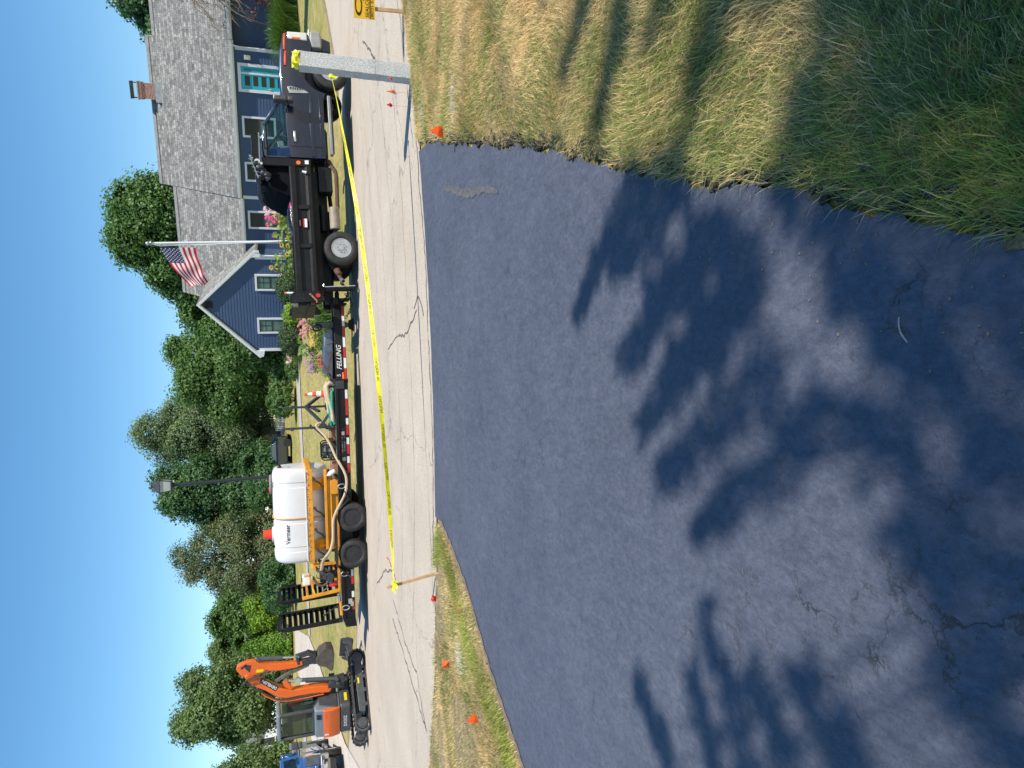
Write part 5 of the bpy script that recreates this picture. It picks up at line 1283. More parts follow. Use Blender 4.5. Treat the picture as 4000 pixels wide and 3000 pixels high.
mb.bar((-0.35, 0.46, 0.93), (1.63, 0.46, 0.93), 0.06, 0.065); mb.bar((-0.35, 1.78, 0.93), (1.63, 1.78, 0.93), 0.06, 0.065)
mb.bar((1.68, 0.5, 1.33), (1.74, 1.75, 1.36), 0.09, 0.12)
for xx in (1.26, -0.24):
    for y, k in ((0.47, 1), (1.77, -1)):
        mb.prism([(y - .01 * k, 1.30), (y + .02 * k, 1.30), (y + 0.10 * k, 1.08), (y + 0.2 * k, 0.96), (y + 0.19 * k, 0.92), (y + 0.06 * k, 1.04)], 'x', xx - 0.13, xx + 0.13)
    mb.bar((xx - 0.02, 0.42, 1.10), (xx - 0.02, 0.52, 0.94), 0.015, 0.02)
    mb.prism([(0.55, 0.68), (1.7, 0.68), (1.6, 0.98), (1.3, 0.9), (0.95, 0.9), (0.65, 0.98)], 'x', xx - .05, xx + .05)
mb.box(-0.35, 1.36, 0.50, 0.53, 0.64, 0.90); mb.box(-0.35, 1.36, 1.7, 1.73, 0.64, 0.90); mb.box(1.0, 1.34, 0.44, 0.52, 0.64, 0.82)
mb.cyl((-0.35, 0.47, 0.80), (1.0, 0.47, 0.80), 0.022, n=10)
fm = build('tank_frame', mb, YELLOW, tank, True, 0.008)
mb = MB()
for i in range(34): mb.obox((-0.6 + i * 0.066 + 0.02 * sin(i * 3), 0.412, 1.345 - 0.012 * (i % 3)), (0.025, 0.003, 0.018 + 0.01 * sin(i * 5)))
build('chipped_edge', mb, M('chip_brown', (0.16, 0.07, 0.02), 0.8), fm)
mb = MB()
for xx, zt in ((1.42, 1.21), (0.68, 1.20), (0.15, 1.19), (-0.34, 1.17)):
    mb.tube([(xx, 0.50, zt), (xx, 0.42, zt), (xx - 0.05, 0.40, zt - 0.05), (xx - 0.11, 0.41, zt - 0.14), (xx - 0.17, 0.44, zt - 0.18), (xx - 0.24, 0.46, zt - 0.22)], 0.022, 8)
build('drain_hose', mb, M('hose_black', (0.03, 0.03, 0.03), 0.55), tank, True)
mb = MB()
for xx, zt in ((1.42, 1.21), (0.68, 1.20), (0.15, 1.19), (-0.34, 1.17)): mb.cyl((xx, 0.53, zt), (xx, 0.43, zt), 0.035, n=12)
build('hose_fitting', mb, M('fitting_grey', (0.12, 0.12, 0.13), 0.5, 0.5), tank, True, 0.004)
# pump end of the skid
mb = MB()
mb.bar((-0.72, 0.5, 1.26), (-0.72, 0.5, 0.68), 0.05, 0.07, (1, 0, 0)); mb.bar((-0.70, 0.5, 1.29), (-0.84, 0.5, 1.24), 0.06, 0.06); mb.bar((-0.72, 1.7, 1.26), (-0.72, 1.7, 0.68), 0.05, 0.07, (1, 0, 0)); mb.bar((-0.72, 0.5, 1.22), (-0.72, 1.7, 1.22), 0.05, 0.06)
mb.bar((-1.50, 0.45, 1.57), (-1.40, 0.45, 0.66), 0.06, 0.075, (1, 0, 0)); mb.bar((-1.50, 1.5, 1.57), (-1.40, 1.5, 0.66), 0.06, 0.075, (1, 0, 0)); mb.bar((-1.45, .45, 1.45), (-1.45, 1.5, 1.45), .05, .05)
mb.bar((-1.45, 0.45, 0.68), (-0.35, 0.45, 0.68), 0.05, 0.06); mb.bar((-1.45, 1.6, 0.68), (-0.35, 1.6, 0.68), 0.05, 0.06); mb.bar((-0.86, 0.45, .80), (-0.86, 0.8, .80), .04, .05); mb.bar((-1.13, .45, .76), (-1.13, .85, .8), .05, .06)
mb.bar((-1.30, 0.62, 1.31), (-0.98, 0.62, 1.37), 0.05, 0.06); mb.bar((-1.30, 0.62, 1.32), (-1.45, 0.5, 1.27), .03, .04)
build('pump_frame', mb, YELLOW, tank, True, 0.006)
mb = MB()
mb.tube([(-0.80, 0.55, 1.24), (-0.86, 0.52, 1.18), (-0.93, 0.5, 1.08), (-1.0, 0.52, 0.98), (-1.05, 0.58, 0.92)], 0.04, 10)
mb.tube([(-1.02, 0.55, 1.30), (-1.12, 0.5, 1.26), (-1.22, 0.48, 1.18), (-1.26, 0.48, 1.08), (-1.22, 0.5, 0.98), (-1.12, 0.55, 0.92)], 0.034, 10)
mb.tube([(-0.66, 0.7, 1.15), (-0.76, 0.62, 1.06), (-0.90, 0.58, 0.96), (-1.0, 0.62, 0.88)], 0.035, 10); mb.tube([(-1.0, .6, 1.22), (-1.07, .55, 1.2), (-1.1, .55, 1.05), (-1.08, .58, .95)], .014, 6)
mb.tube([(-1.3, .5, .95), (-1.36, .5, 1.02), (-1.40, .52, 1.08)], .02, 6); mb.tube([(-.7, .58, .86), (-.8, .55, .9), (-.95, .55, .9)], .03, 8)
build('suction_hose', mb, M('hose_grey', (0.075, 0.075, 0.075), 0.55, 0, 0.3, 8), tank, True)
mb = MB(); mb.cyl((-1.06, 0.48, 0.90), (-1.06, 0.85, 0.90), 0.11, n=18); mb.cyl((-1.08, .55, 0.98), (-1.08, .75, 0.98), 0.08, n=14); mb.box(-1.2, -0.92, 0.6, 1.2, 0.68, 0.86); mb.cyl((-1.16, .5, .88), (-1.22, .5, .86), .06); mb.box(-1.3, -0.85, 0.9, 1.35, 0.86, 1.12); mb.cyl((-.9, .62, 1.06), (-.9, .62, 1.2), .05); mb.sphere((-.98, .55, 1.05), .05); mb.cyl((-1.0, .5, 1.0), (-1.12, .5, 1.0), .03)
build('pump', mb, DKSTEEL, tank, True, 0.012)
mb = MB(); mb.lathe([(0.03, -.02), (0.10, -.015), (0.115, .02), (0.06, .06), (0.001, .07)], (-1.27, 0.50, 0.82), 'x', 18); build('pump_cover', mb, M('pump_red', (0.62, 0.02, 0.04), 0.3, 0, 0.1, 8, 0, 0.4), tank, True)
mb = MB(); mb.obox((-1.12, 0.72, 1.45), (0.25, 0.26, 0.19)); fb = build('fuel_tank', mb, M('fuel_tank_white', (0.75, 0.72, 0.64), 0.5), tank, True, 0.03, 3)
mb = MB(); mb.cyl((-1.12, .72, 1.54), (-1.12, .72, 1.575), .05, n=16); build('fuel_cap', mb, DKSTEEL, fb, True)
mb = MB(); mb.obox((-1.0, 0.588, 1.44), (0.04, 0.006, 0.13)); build('yellow_sticker', mb, YELLOW, fb)
mb = MB(); mb.bar((-0.98, 0.5, 1.33), (-1.06, 0.5, 1.325), 0.025, 0.05); mb.cyl((-1.05, .5, 1.325), (-1.05, .46, 1.325), .02); build('valve_handle', mb, M('brass_tan', (0.6, 0.38, 0.2), 0.5), tank, True, 0.008)
# orange bucket upside down on the tank
bk = on_trailer('bucket', 'orange-red tapered bucket upside down on the filler of the white tank', 'bucket')
mb = MB(); mb.lathe([(0.125, 2.225), (0.105, 2.42), (0.098, 2.425), (0.001, 2.425)], (0.0, yc, 0), 'z', 24); mb.lathe([(0.12, 2.222), (0.135, 2.222), (0.133, 2.25), (0.122, 2.25)], (0, yc, 0), 'z', 24, True)
build('bucket_body', mb, M('orange_plastic', (0.85, 0.045, 0.01), 0.35, 0, 0.12, 6), bk, True)
# generator-like pump in a roll cage
gen = on_trailer('engine_pump', 'small black engine pump in a tubular roll cage on the trailer deck', 'pump')
mb = MB()
for y in (0.55, 0.98): mb.tube([(1.84, y, 0.66), (1.84, y, 0.94), (1.88, y, 0.99), (2.24, y, 0.99), (2.28, y, 0.94), (2.28, y, 0.66)], 0.016, 8)
mb.tube([(1.84, .55, .66), (1.84, .98, .66)], .016, 8); mb.tube([(2.28, .55, .66), (2.28, .98, .66)], .016, 8); mb.tube([(1.95, .55, .99), (1.95, .98, .99)], .016, 8); mb.tube([(2.2, .55, .99), (2.2, .98, .99)], .016, 8); mb.tube([(1.84, .55, .66), (2.28, .55, .66)], .016, 8)
build('roll_cage', mb, BLACKP, gen, True)
mb = MB(); mb.box(2.02, 2.22, 0.62, 0.9, 0.84, 0.97); mb.box(1.90, 2.02, 0.62, 0.86, 0.86, 0.96); mb.cyl((2.1, .6, .78), (2.1, .95, .78), .10, n=16); mb.cyl((1.97, .62, .77), (1.97, .9, .77), .09, n=16); mb.box(1.9, 2.2, .62, .92, .64, .72); mb.cyl((1.94, .6, .74), (1.94, .56, .74), .05); mb.box(2.14, 2.2, .58, .64, .74, .86)
build('engine', mb, DKSTEEL, gen, True, 0.012)
mb = MB(); mb.box(2.04, 2.18, 0.612, 0.622, 0.87, 0.93); mb.cyl((2.08, .615, .78), (2.08, .60, .78), .05, n=14); build('recoil_cover', mb, M('worn_alloy', (0.3, 0.3, 0.3), 0.5, 0.4), gen, True, 0.004)
# traffic cone
cone = on_trailer('traffic_cone', 'orange and white striped traffic cone standing on the trailer deck', 'cone')
mb = MB(); prof = [(0.085, 0.86), (0.079, 0.945), (0.063, 1.06), (0.050, 1.155), (0.044, 1.20), (0.036, 1.265), (0.030, 1.345)]
cm = [0, 1, 0, 1, 0, 0]
mats = [M('cone_orange', (0.90, 0.085, 0.012), 0.5, 0, 0.12, 9), M('cone_white', (0.75, 0.75, 0.74), 0.4, 0, 0.1, 9)]
nn = 22
for i, (r, z) in enumerate(prof): mb.v += [(3.47 + r * cos(2 * pi * j / nn), 0.85 + r * sin(2 * pi * j / nn), z) for j in range(nn)]
sl = [0, 1, 0, 1, 1, 0]
for i in range(len(prof) - 1):
    for j in range(nn): mb.f.append([i * nn + j, i * nn + (j + 1) % nn, (i + 1) * nn + (j + 1) % nn, (i + 1) * nn + j]); mb.m.append(sl[i])
build('cone_body', mb, mats, cone, True, recalc=False)
mb = MB(); mb.box(3.31, 3.63, 0.69, 1.01, 0.835, 0.865); build('cone_base', mb, mats[0], cone, True, 0.012)
# canvas hose heap, green hoses, timbers, jug, long beige hose
hz = on_trailer('canvas_hose', 'heap of beige canvas fire hose folded at the front of the trailer', 'hose')
rr = random.Random(8); mb = MB()
for k in range(7):
    y = 0.42 + 0.10 * k; zz = 0.66 + 0.022 * (k % 3)
    top = [(3.72 - 0.03 * k, y, zz), (3.74, y + .01, zz + .10), (3.66, y, zz + .16 - .01 * k), (3.45, y + .02, zz + .13), (3.20, y, zz + .09), (2.98, y - .01, zz + .05), (2.80, y, zz + .03)]
    mb.tube([(a + rr.uniform(-.02, .02), b + rr.uniform(-.02, .02), c + rr.uniform(-.01, .015)) for a, b, c in top], [0.045, .055, .05, .05, .045, .045, .04], 8)
build('folded_hose', mb, M('canvas_beige', (0.50, 0.40, 0.27), 0.9, 0, 0.3, 7, 0.3), hz, True, angle=80)
mb = MB(); mb.lathe([(0.028, 0), (0.046, 0), (0.046, .1), (0.028, .1)], (0, 0, 0), 'y', 16, True); mb.v = [tuple(Vector(v) + Vector((3.58, 0.38, 0.71))) for v in mb.v]; build('hose_end', mb, M('hose_collar_grey', (0.36, 0.33, 0.29), 0.7), hz, True)
mb = MB(); mb.tube([(3.62, .5, .80), (3.72, .45, .77), (3.77, .4, .70), (3.74, .38, .66)], .02, 7); build('rusty_chain_loop', mb, RUST, hz, True)
gh = on_trailer('green_hose', 'two loops of green suction hose on the trailer under the rack', 'hose')
mb = MB()
for k, (y, z) in enumerate(((0.42, 0.69), (0.52, 0.76))):
    mb.tube([(3.62, y, z - .02), (3.50, y - .02, z + .02), (3.2, y - .03, z + .02), (2.92 - .05 * k, y, z), (2.74 - .03 * k, y + .02, z - .02), (2.70, y + .15, z - .03), (2.9, y + .3, z - .03), (3.3, y + .3, z - .03)], 0.032, 10)
build('hose', mb, M('hose_green', (0.02, 0.30, 0.19), 0.4, 0, 0.12, 8), gh, True)
for k, (x0, x1, y, z, lab) in enumerate(((1.3, 3.3, 0.62, 0.69, 'reddish timber baulk lying on the trailer deck nearest the road'), (1.4, 3.2, 0.86, 0.72, 'pale timber baulk lying on the trailer deck behind the reddish one'))):
    tb = on_trailer('timber', lab, 'timber', 'timbers on the trailer deck')
    mb = MB(); mb.box(x0, x1, y, y + 0.14, 0.637, z + 0.05 + .03 * k); build('baulk', mb, M('timber_red' if not k else 'timber_pale', (0.30, 0.15, 0.085) if not k else (0.50, 0.36, 0.20), 0.85, 0, 0.35, 7, 0.2), tb, True, 0.01)
jug = on_trailer('plastic_jug', 'white plastic jug lying by the yellow frame at the deck edge', 'jug')
mb = MB(); mb.lathe([(0.001, -.05), (0.05, -.05), (0.062, -.03), (0.062, .10), (0.04, .13), (0.02, .15), (0.02, .175), (0.001, .175)], (0, 0, 0), 'z', 18); mb.v = [tuple(Matrix.Translation((1.56, 0.38, 0.74)) @ Matrix.Rotation(radians(-28), 4, 'Y') @ Vector(v)) for v in mb.v]; build('jug_body', mb, WHITE, jug, True)
ch2 = on_trailer('black_tube', 'short black tube standing under the white jug at the deck edge', 'tube')
mb = MB(); mb.cyl((1.42, 0.40, 0.64), (1.50, 0.38, 0.71), 0.035, n=12); build('tube_body', mb, INK, ch2, True)
lh = on_trailer('flat_hose', 'long flat beige hose looping from the rack down past the trailer fender', 'hose')
pts = [(2.78, 0.46, 0.98), (2.74, 0.42, 1.09), (2.66, 0.42, 1.08), (2.56, 0.40, 0.99), (2.42, 0.36, 0.88), (2.2, 0.32, 0.77), (1.98, 0.26, 0.69), (1.8, 0.20, 0.60), (1.6, 0.165, 0.50), (1.42, 0.15, 0.45), (1.2, 0.14, 0.455), (1.0, 0.13, 0.51), (0.85, 0.07, 0.60), (0.65, -0.02, 0.73), (0.45, -0.04, 0.80), (0.2, -0.035, 0.815), (-0.05, -0.03, 0.83), (-0.28, -0.02, 0.90), (-0.45, 0.1, 1.0), (-0.62, 0.3, 1.06), (-0.86, 0.46, 1.10)]
def smooth_pts(P, k=5):
    P = [Vector(p) for p in P]; out = []
    for i in range(len(P) - 1):
        p0, p1, p2, p3 = P[max(i - 1, 0)], P[i], P[i + 1], P[min(i + 2, len(P) - 1)]
        for j in range(k):
            t = j / k; out.append(0.5 * ((2 * p1) + (-p0 + p2) * t + (2 * p0 - 5 * p1 + 4 * p2 - p3) * t * t + (-p0 + 3 * p1 - 3 * p2 + p3) * t ** 3))
    return out + [P[-1]]
P = smooth_pts(pts); mb = MB(); k = len(P); vs = []
for i, p in enumerate(P):
    d = (P[min(i + 1, k - 1)] - P[max(i - 1, 0)]).normalized(); up = d.cross(Vector((0, 1, 0))).normalized(); up = up if up.z > 0 else -up
    hw = 0.030 if i < k - 25 else 0.030 + 0.012 * (i - k + 25) / 25; sd = d.cross(up)
    for (a, b) in ((hw, .006), (0, .014), (-hw, .006), (-hw, -.006), (0, -.014), (hw, -.006)): vs.append(p + up * a + sd * b)
mb.add(vs, [(i * 6 + j, i * 6 + (j + 1) % 6, (i + 1) * 6 + (j + 1) % 6, (i + 1) * 6 + j) for i in range(k - 1) for j in range(6)] + [tuple(range(6)), tuple((k - 1) * 6 + j for j in range(6))])
build('hose', mb, M('hose_beige', (0.56, 0.42, 0.27), 0.7, 0, 0.2, 6, 0.1), lh, True, angle=80)
# ------------------------------------------------------------------ mini excavator
EXG = M('excavator_grey', (0.055, 0.058, 0.063), 0.5, 0.1, 0.2, 5, 0.05, 0.1, dirt=(0.2, 0.18, 0.15), dirt_amt=0.3)
EXL = M('excavator_light_grey', (0.19, 0.215, 0.24), 0.45, 0.1, 0.12, 4, 0.02)
CYLB = M('cylinder_grey', (0.10, 0.105, 0.115), 0.4, 0.3, 0.2, 7)
BUCK = M('worn_bucket_steel', (0.115, 0.095, 0.078), 0.6, 0.3, 0.45, 6, 0.2)
exc = thing('mini_excavator', 'orange and black mini excavator with raised arm, parked behind the trailer at the street corner', 'excavator', (-8.32, 18.75, 0.0), 0)
def rz(a): return Matrix.Rotation(radians(a), 4, 'Z')
def xf(mb, T): mb.v = [tuple(T @ Vector(v)) for v in mb.v]; return mb
TK = rz(40)          # tracks point up the road
for s, lab in ((-1, 0), (1, 1)):
    yc_ = s * 0.60; hw = 0.15
    # rubber belt as an oval loop with lugs
    path = []; L0, L1, r0, r1, zb = 0.62, -0.98 + 0.2, 0.21, 0.20, 0.0
    for i in range(13): a = -pi / 2 + pi * i / 12; path.append((0.86 + 0.215 * cos(a), 0.215 + 0.215 * sin(a)))
    for i in range(13): a = pi / 2 + pi * i / 12; path.append((-0.80 + 0.205 * cos(a), 0.205 + 0.205 * sin(a)))
    n = len(path); mb = MB(); inner = []
    cx = sum(p[0] for p in path) / n; cz = 0.21
    for i in range(n):
        a, b = Vector((path[i - 1][0], path[i - 1][1])), Vector((path[(i + 1) % n][0], path[(i + 1) % n][1])); d = (b - a).normalized(); nn_ = Vector((-d.y, d.x)); p = Vector(path[i]) + nn_ * 0.045; inner.append((p.x, p.y))
    for y in (yc_ - hw, yc_ + hw):
        mb.v += [(p[0], y, p[1]) for p in path] + [(p[0], y, p[1]) for p in inner]
    for i in range(n):
        j = (i + 1) % n
        mb.f += [[i, j, 2 * n + j, 2 * n + i], [n + i, n + j, 3 * n + j, 3 * n + i], [i, j, n + j, n + i], [2 * n + i, 2 * n + j, 3 * n + j, 3 * n + i]]
    mb.m = [0] * len(mb.f)
    per = [(Vector(path[i]), Vector(path[(i + 1) % n])) for i in range(n)]; tot = sum((b - a).length for a, b in per); k = 0; acc = 0; nl = 44
    for i in range(nl):
        t = tot * i / nl
        q = 0
        for a, b in per:
            L = (b - a).length
            if q + L >= t: break
            q += L
        p = a.lerp(b, (t - q) / L if L else 0); d = (b - a).normalized() if L else Vector((1, 0)); nn_ = Vector((d.y, -d.x)); c = p + nn_ * 0.005
        ang = math.atan2(d.y, d.x); T = Matrix.Translation((c.x, yc_, c.y)) @ Matrix.Rotation(-ang, 4, 'Y')
        mb.box(-0.016, 0.016, -hw * 0.98, hw * 0.98, -0.014, 0.014, T)
    tb = build('track', xf(mb, TK), M('track_rubber', (0.045, 0.042, 0.04), 0.8, 0, 0.35, 6, 0.2, dirt=(0.2, 0.18, 0.16), dirt_amt=0.5), exc, True, angle=40)
    mb = MB(); mb.prism([(0.78, 0.11), (0.98, 0.13), (1.0, 0.27), (0.80, 0.30), (0.45, 0.30), (-0.50, 0.27), (-0.55, 0.12), (-0.3, 0.09)], 'y', yc_ - 0.10, yc_ + 0.10); build('track_frame', xf(mb, TK), EXG, tb, True, 0.012)
    mb = MB(); mb.cyl((-0.80, yc_ - .13, 0.205), (-0.80, yc_ + .13, 0.205), 0.135, n=24); mb.cyl((-0.80, yc_ - .15, 0.205), (-0.80, yc_ + .15, 0.205), 0.10, n=24); build('sprocket', xf(mb, TK), EXG, tb, True, 0.008)
    mb = MB(); mb.cyl((0.86, yc_ - .12, 0.215), (0.86, yc_ + .12, 0.215), 0.14, n=24)
    for x in (-.35, 0, .35, .6): mb.cyl((x, yc_ - .12, .09), (x, yc_ + .12, .09), .05, n=14)
    mb.cyl((0.25, yc_ - .125, 0.33), (0.25, yc_ + .125, 0.33), 0.035); build('roller', xf(mb, TK), EXG, tb, True)
    if s < 0:
        mb = MB(); y = yc_ - 0.1035; mb.quad((0.18, y, 0.21), (0.33, y, 0.21), (0.33, y, 0.25), (0.18, y, 0.25)); build('yellow_decal', xf(mb, TK), M('decal_yellow', (0.85, 0.62, 0.0), 0.4), tb, recalc=False)
mb = MB(); mb.box(-0.5, 0.55, -0.5, 0.5, 0.18, 0.34); mb.cyl((0, 0, 0.3), (0, 0, 0.47), 0.34, n=24); build('undercarriage', xf(mb, TK), EXG, exc, True, 0.02)
# dozer blade at the front
mb = MB(); mb.prism([(1.36, 0.26), (1.42, 0.26), (1.48, 0.40), (1.47, 0.60), (1.42, 0.60), (1.40, 0.42)], 'y', -0.62, 0.62)
mb.prism([(1.2, .30), (1.40, .30), (1.40, .54), (1.34, .54)], 'y', -.62, -.60); mb.prism([(1.2, .30), (1.40, .30), (1.40, .54), (1.34, .54)], 'y', .60, .62)
for y in (-.22, .22): mb.prism([(0.4, .22), (1.40, .28), (1.40, .46), (.9, .36), (0.4, .3)], 'y', y - .03, y + .03)
build('dozer_blade', xf(mb, TK), EXG, exc, True, 0.01)
# upper structure: local x forward; the rear-right corner faces the camera
UP = rz(66)
def U(mb): return xf(mb, UP)
def rr_poly(x0, x1, y0, y1, r, n=6):
    out = []
    for cx, cy, a0 in ((x1 - r, y1 - r, 0), (x0 + r, y1 - r, 90), (x0 + r, y0 + r, 180), (x1 - r, y0 + r, 270)):
        out += [(cx + r * cos(radians(a0 + 90 * i / n)), cy + r * sin(radians(a0 + 90 * i / n))) for i in range(n + 1)]
    return out
mb = MB(); mb.prism(rr_poly(-0.60, 0.52, -0.50, 0.50, 0.12), 'z', 0.47, 0.73); cw = build('counterweight', U(mb), EXG, exc, True, 0.03, 3)
mb = MB(); mb.prism([(-0.58, 0.73), (-0.62, 0.95), (-0.615, 1.16), (-0.585, 1.36), (-0.42, 1.38), (-0.05, 1.1), (-0.05, 0.73)], 'y', -0.47, 0.47); hd = build('engine_cover', U(mb), EXL, exc, True, 0.04, 3)
mb = MB(); mb.prism([(-0.600, 0.745), (-0.645, 0.95), (-0.64, 1.12), (-0.615, 1.16), (-0.55, 1.16), (-0.55, 0.745)], 'y', -0.475, 0.475); op = build('rear_panel', U(mb), ORANGE, hd, True, 0.02, 3)
mb = MB(); mb.prism([(-0.57, 0.80), (-0.45, 1.26), (-0.1, 1.26), (0.22, 0.80)], 'y', -0.495, -0.462); build('side_panel', U(mb), EXG, hd, True, 0.02)
mb = MB()
for i in range(4): mb.obox((-0.602, -0.19 - i * .045, 1.265), (0.02, 0.022, 0.12), (0, 0.15, 0))
build('vent_slot', U(mb), INK, hd)
mb = MB(); mb.obox((-0.63, -0.36, 1.09), (0.03, 0.05, 0.03)); mb.obox((-0.63, -0.26, 1.09), (0.03, 0.05, 0.03)); build('hinge', U(mb), ORANGE, op)
mb = MB(); mb.obox((-0.644, 0.36, 1.08), (0.006, 0.04, 0.10)); build('sticker', U(mb), WHITE, op)
# lettering on the curved tail, facing backwards
REAR = lambda x, y, z: UP @ Matrix(((0, 0, -1, x), (-1, 0, 0, y), (0, 1, 0, z), (0, 0, 0, 1)))
lettering('DX35Z', 0.38, 0.085, REAR(-0.6045, 0.21, 0.565), WHITE, cw, bold=0.02)
mb = MB(); mb.obox((-0.606, 0.43, 0.60), (0.01, 0.05, 0.10)); build('rear_sticker', U(mb), M('grey_sticker', (0.4, 0.4, 0.38), 0.5), cw)
mb = MB(); mb.obox((-0.30, -0.503, 0.58), (0.25, 0.01, 0.07)); build('warning_decal', U(mb), M('decal_yellow', (0.85, 0.62, 0.0), 0.4), cw)
# cab
def cabpost(mb, x, y, x2, y2): mb.bar((x, y, 0.80), (x2, y2, 2.22), 0.075, 0.075, (1, 0, 0))
mb = MB(); C0, C1, W0, W1 = -0.46, 0.30, -0.40, 0.46
for x, x2 in ((C0, C0 + .0), (C1, C1 - .06)):
    for y in (W0, W1): cabpost(mb, x, y, x2, y * 0.95)
mb.bar((C0, W0, 1.38), (C0, W1, 1.38), 0.06, 0.07); mb.bar((C0, W0, 1.38), (C1, W0, 1.05), 0.06, 0.08); mb.bar((C1, W0, 0.9), (C1, W1, 0.9), 0.06, 0.1)
mb.bar((0.02, W0, 1.25), (0.0, W0 * .95, 2.2), 0.05, 0.06, (1, 0, 0)); mb.prism([(C0, 0.8), (C1, .8), (C1, 1.05), (C0, 1.38)], 'y', W0 - .02, W0 + .02)
cab = build('cab_frame', U(mb), EXG, exc, True, 0.015)
mb = MB(); mb.prism([(C0 - .05, 2.2), (C0 - .04, 2.26), (C0 + .05, 2.30), (C1 - .1, 2.29), (C1 + .02, 2.25), (C1 + .03, 2.2)], 'y', W0 - .02, W1 + .02); build('cab_roof', U(mb), EXL, exc, True, 0.03, 3)
mb = MB(); mb.quad((C0, W0 + .04, 1.42), (C0, W1 - .04, 1.42), (C0, W1 * .95 - .04, 2.17), (C0, W0 * .95 + .04, 2.17)); mb.quad((0.05, W0, 1.25), (C1 - .04, W0, 1.1), (C1 - .08, W0 * .95, 2.17), (0.04, W0 * .95, 2.17)); mb.quad((C0 + .04, W0, 1.42), (-.01, W0, 1.28), (-.02, W0 * .95, 2.17), (C0 + .04, W0 * .95, 2.17)); mb.quad((C1, W0 + .04, 1.0), (C1, W1 - .04, 1.0), (C1 - .06, W1 * .95 - .04, 2.17), (C1 - .06, W0 * .95 + .04, 2.17)); mb.quad((C0 + .04, W1, 1.42), (C1 - .04, W1, 1.0), (C1 - .08, W1 * .95, 2.17), (C0 + .04, W1 * .95, 2.17))
build('cab_glass', U(mb), mat_glass('excavator_glass', (0.42, 0.55, 0.52), 0.45, 0.02, (0.02, 0.03, 0.03)), exc, recalc=False)
mb = MB(); mb.obox((-0.10, 0.03, 1.62), (0.12, 0.42, 0.62), (0, -0.15, 0)); mb.obox((0.12, 0.03, 1.30), (0.45, 0.44, 0.14)); build('seat', U(mb), M('seat_pale', (0.30, 0.30, 0.27), 0.8, 0, 0.2, 7), exc, True, 0.05, 3)
mb = MB(); mb.box(0.0, 0.45, W0 + .05, W0 + .18, .85, 1.4); mb.bar((.3, -.2, 1.2), (.34, -.22, 1.5), .03, .03); build('console', U(mb), EXG, exc, True, .02)
# boom, stick, cylinders: in a vertical plane swung towards the right of the picture
BP = Matrix.Translation((0.70, -0.33, 0)) @ rz(-6) @ Matrix.Diagonal((1.04, 0.9, 0.967, 1)) @ Matrix.Translation((0, 0, 0.055))
def B(mb): return xf(mb, BP)
def plate(poly, y0, y1): m_ = MB(); m_.prism(poly, 'y', y0, y1); return m_
mb = plate([(-0.16, 0.55), (0.16, 0.55), (0.10, 0.95), (-0.10, 1.0)], -0.12, 0.12); mb.cyl((0, -.2, .72), (0, .2, .72), .06); build('boom_swing_post', B(mb), DKSTEEL, exc, True, 0.02)
boom = [(-0.06, 0.85), (-0.21, 0.94), (-0.20, 1.15), (-0.17, 1.40), (-0.17, 1.75), (-0.18, 2.02), (-0.13, 2.25), (-0.04, 2.37), (0.12, 2.58), (0.23, 2.78), (0.40, 2.98), (0.53, 3.06), (0.60, 3.0), (0.57, 2.91), (0.47, 2.77), (0.34, 2.58), (0.20, 2.36), (0.09, 2.12), (0.02, 1.93), (0.01, 1.7), (0.02, 1.43), (0.0, 1.15)]
mb = plate(boom, -0.115, 0.115); bo = build('boom', B(mb), ORANGE, exc, True, 0.025, 3)
mb = plate([(0.02, 1.92), (0.15, 2.1), (0.27, 2.13), (0.28, 2.02), (0.16, 1.94)], -0.14, -0.08); mb.add(*(lambda q: (q.v, q.f))(plate([(0.02, 1.92), (0.15, 2.1), (0.27, 2.13), (0.28, 2.02), (0.16, 1.94)], 0.08, 0.14))); build('boom_lug', B(mb), ORANGE, bo, True, 0.008)
lb = MB(); a = Vector((0.46, 0, 2.73)); b2 = Vector((0.13, 0, 2.30)); d = (b2 - a).normalized(); up = Vector((0, -1, 0)).cross(d); 
TL = Matrix(((-d.x, 0, 0, 0), (0, 0, 0, 0), (0, 0, 0, 0), (0, 0, 0, 1)))
dd = -d; uu = Vector((0, -1, 0)).cross(dd).normalized(); uu = uu if uu.z > 0 else -uu
org = b2 + Vector((-0.015, -0.1165, 0.0)) - uu * 0.06
TL = Matrix(((dd.x, uu.x, 0, org.x), (dd.y, uu.y, -1, org.y), (dd.z, uu.z, 0, org.z), (0, 0, 0, 1)))
mb = MB(); mb.add([TL @ Vector(v) for v in [(-.03, -.02, 0), (.47, -.02, 0), (.47, .115, 0), (-.03, .115, 0)]], [(0, 1, 2, 3)]); lp = build('boom_label', B(mb), INK, bo, recalc=False)
lettering('DEVELON', 0.42, 0.075, BP @ TL @ Matrix.Translation((0, 0.012, 0.003)), WHITE, lp, bold=0.015)
stick = [(0.54, 3.12), (0.73, 3.25), (0.82, 3.22), (0.90, 2.98), (0.89, 2.76), (0.82, 2.68), (0.77, 2.42), (0.735, 2.2), (0.70, 1.80), (0.70, 1.62), (0.60, 1.60), (0.55, 1.80), (0.55, 2.2), (0.58, 2.5), (0.53, 2.78), (0.50, 2.95)]
mb = plate(stick, -0.085, 0.085); sk = build('stick', B(mb), ORANGE, exc, True, 0.02, 3)
mb = MB(); mb.quad(*[Vector(v) for v in [(0.58, -0.0875, 2.60), (0.66, -0.0875, 2.58), (0.67, -0.0875, 2.76), (0.60, -0.0875, 2.78)]]); build('stick_decal', B(mb), M('decal_yellow', (0.85, 0.62, 0.0), 0.4), sk, recalc=False)
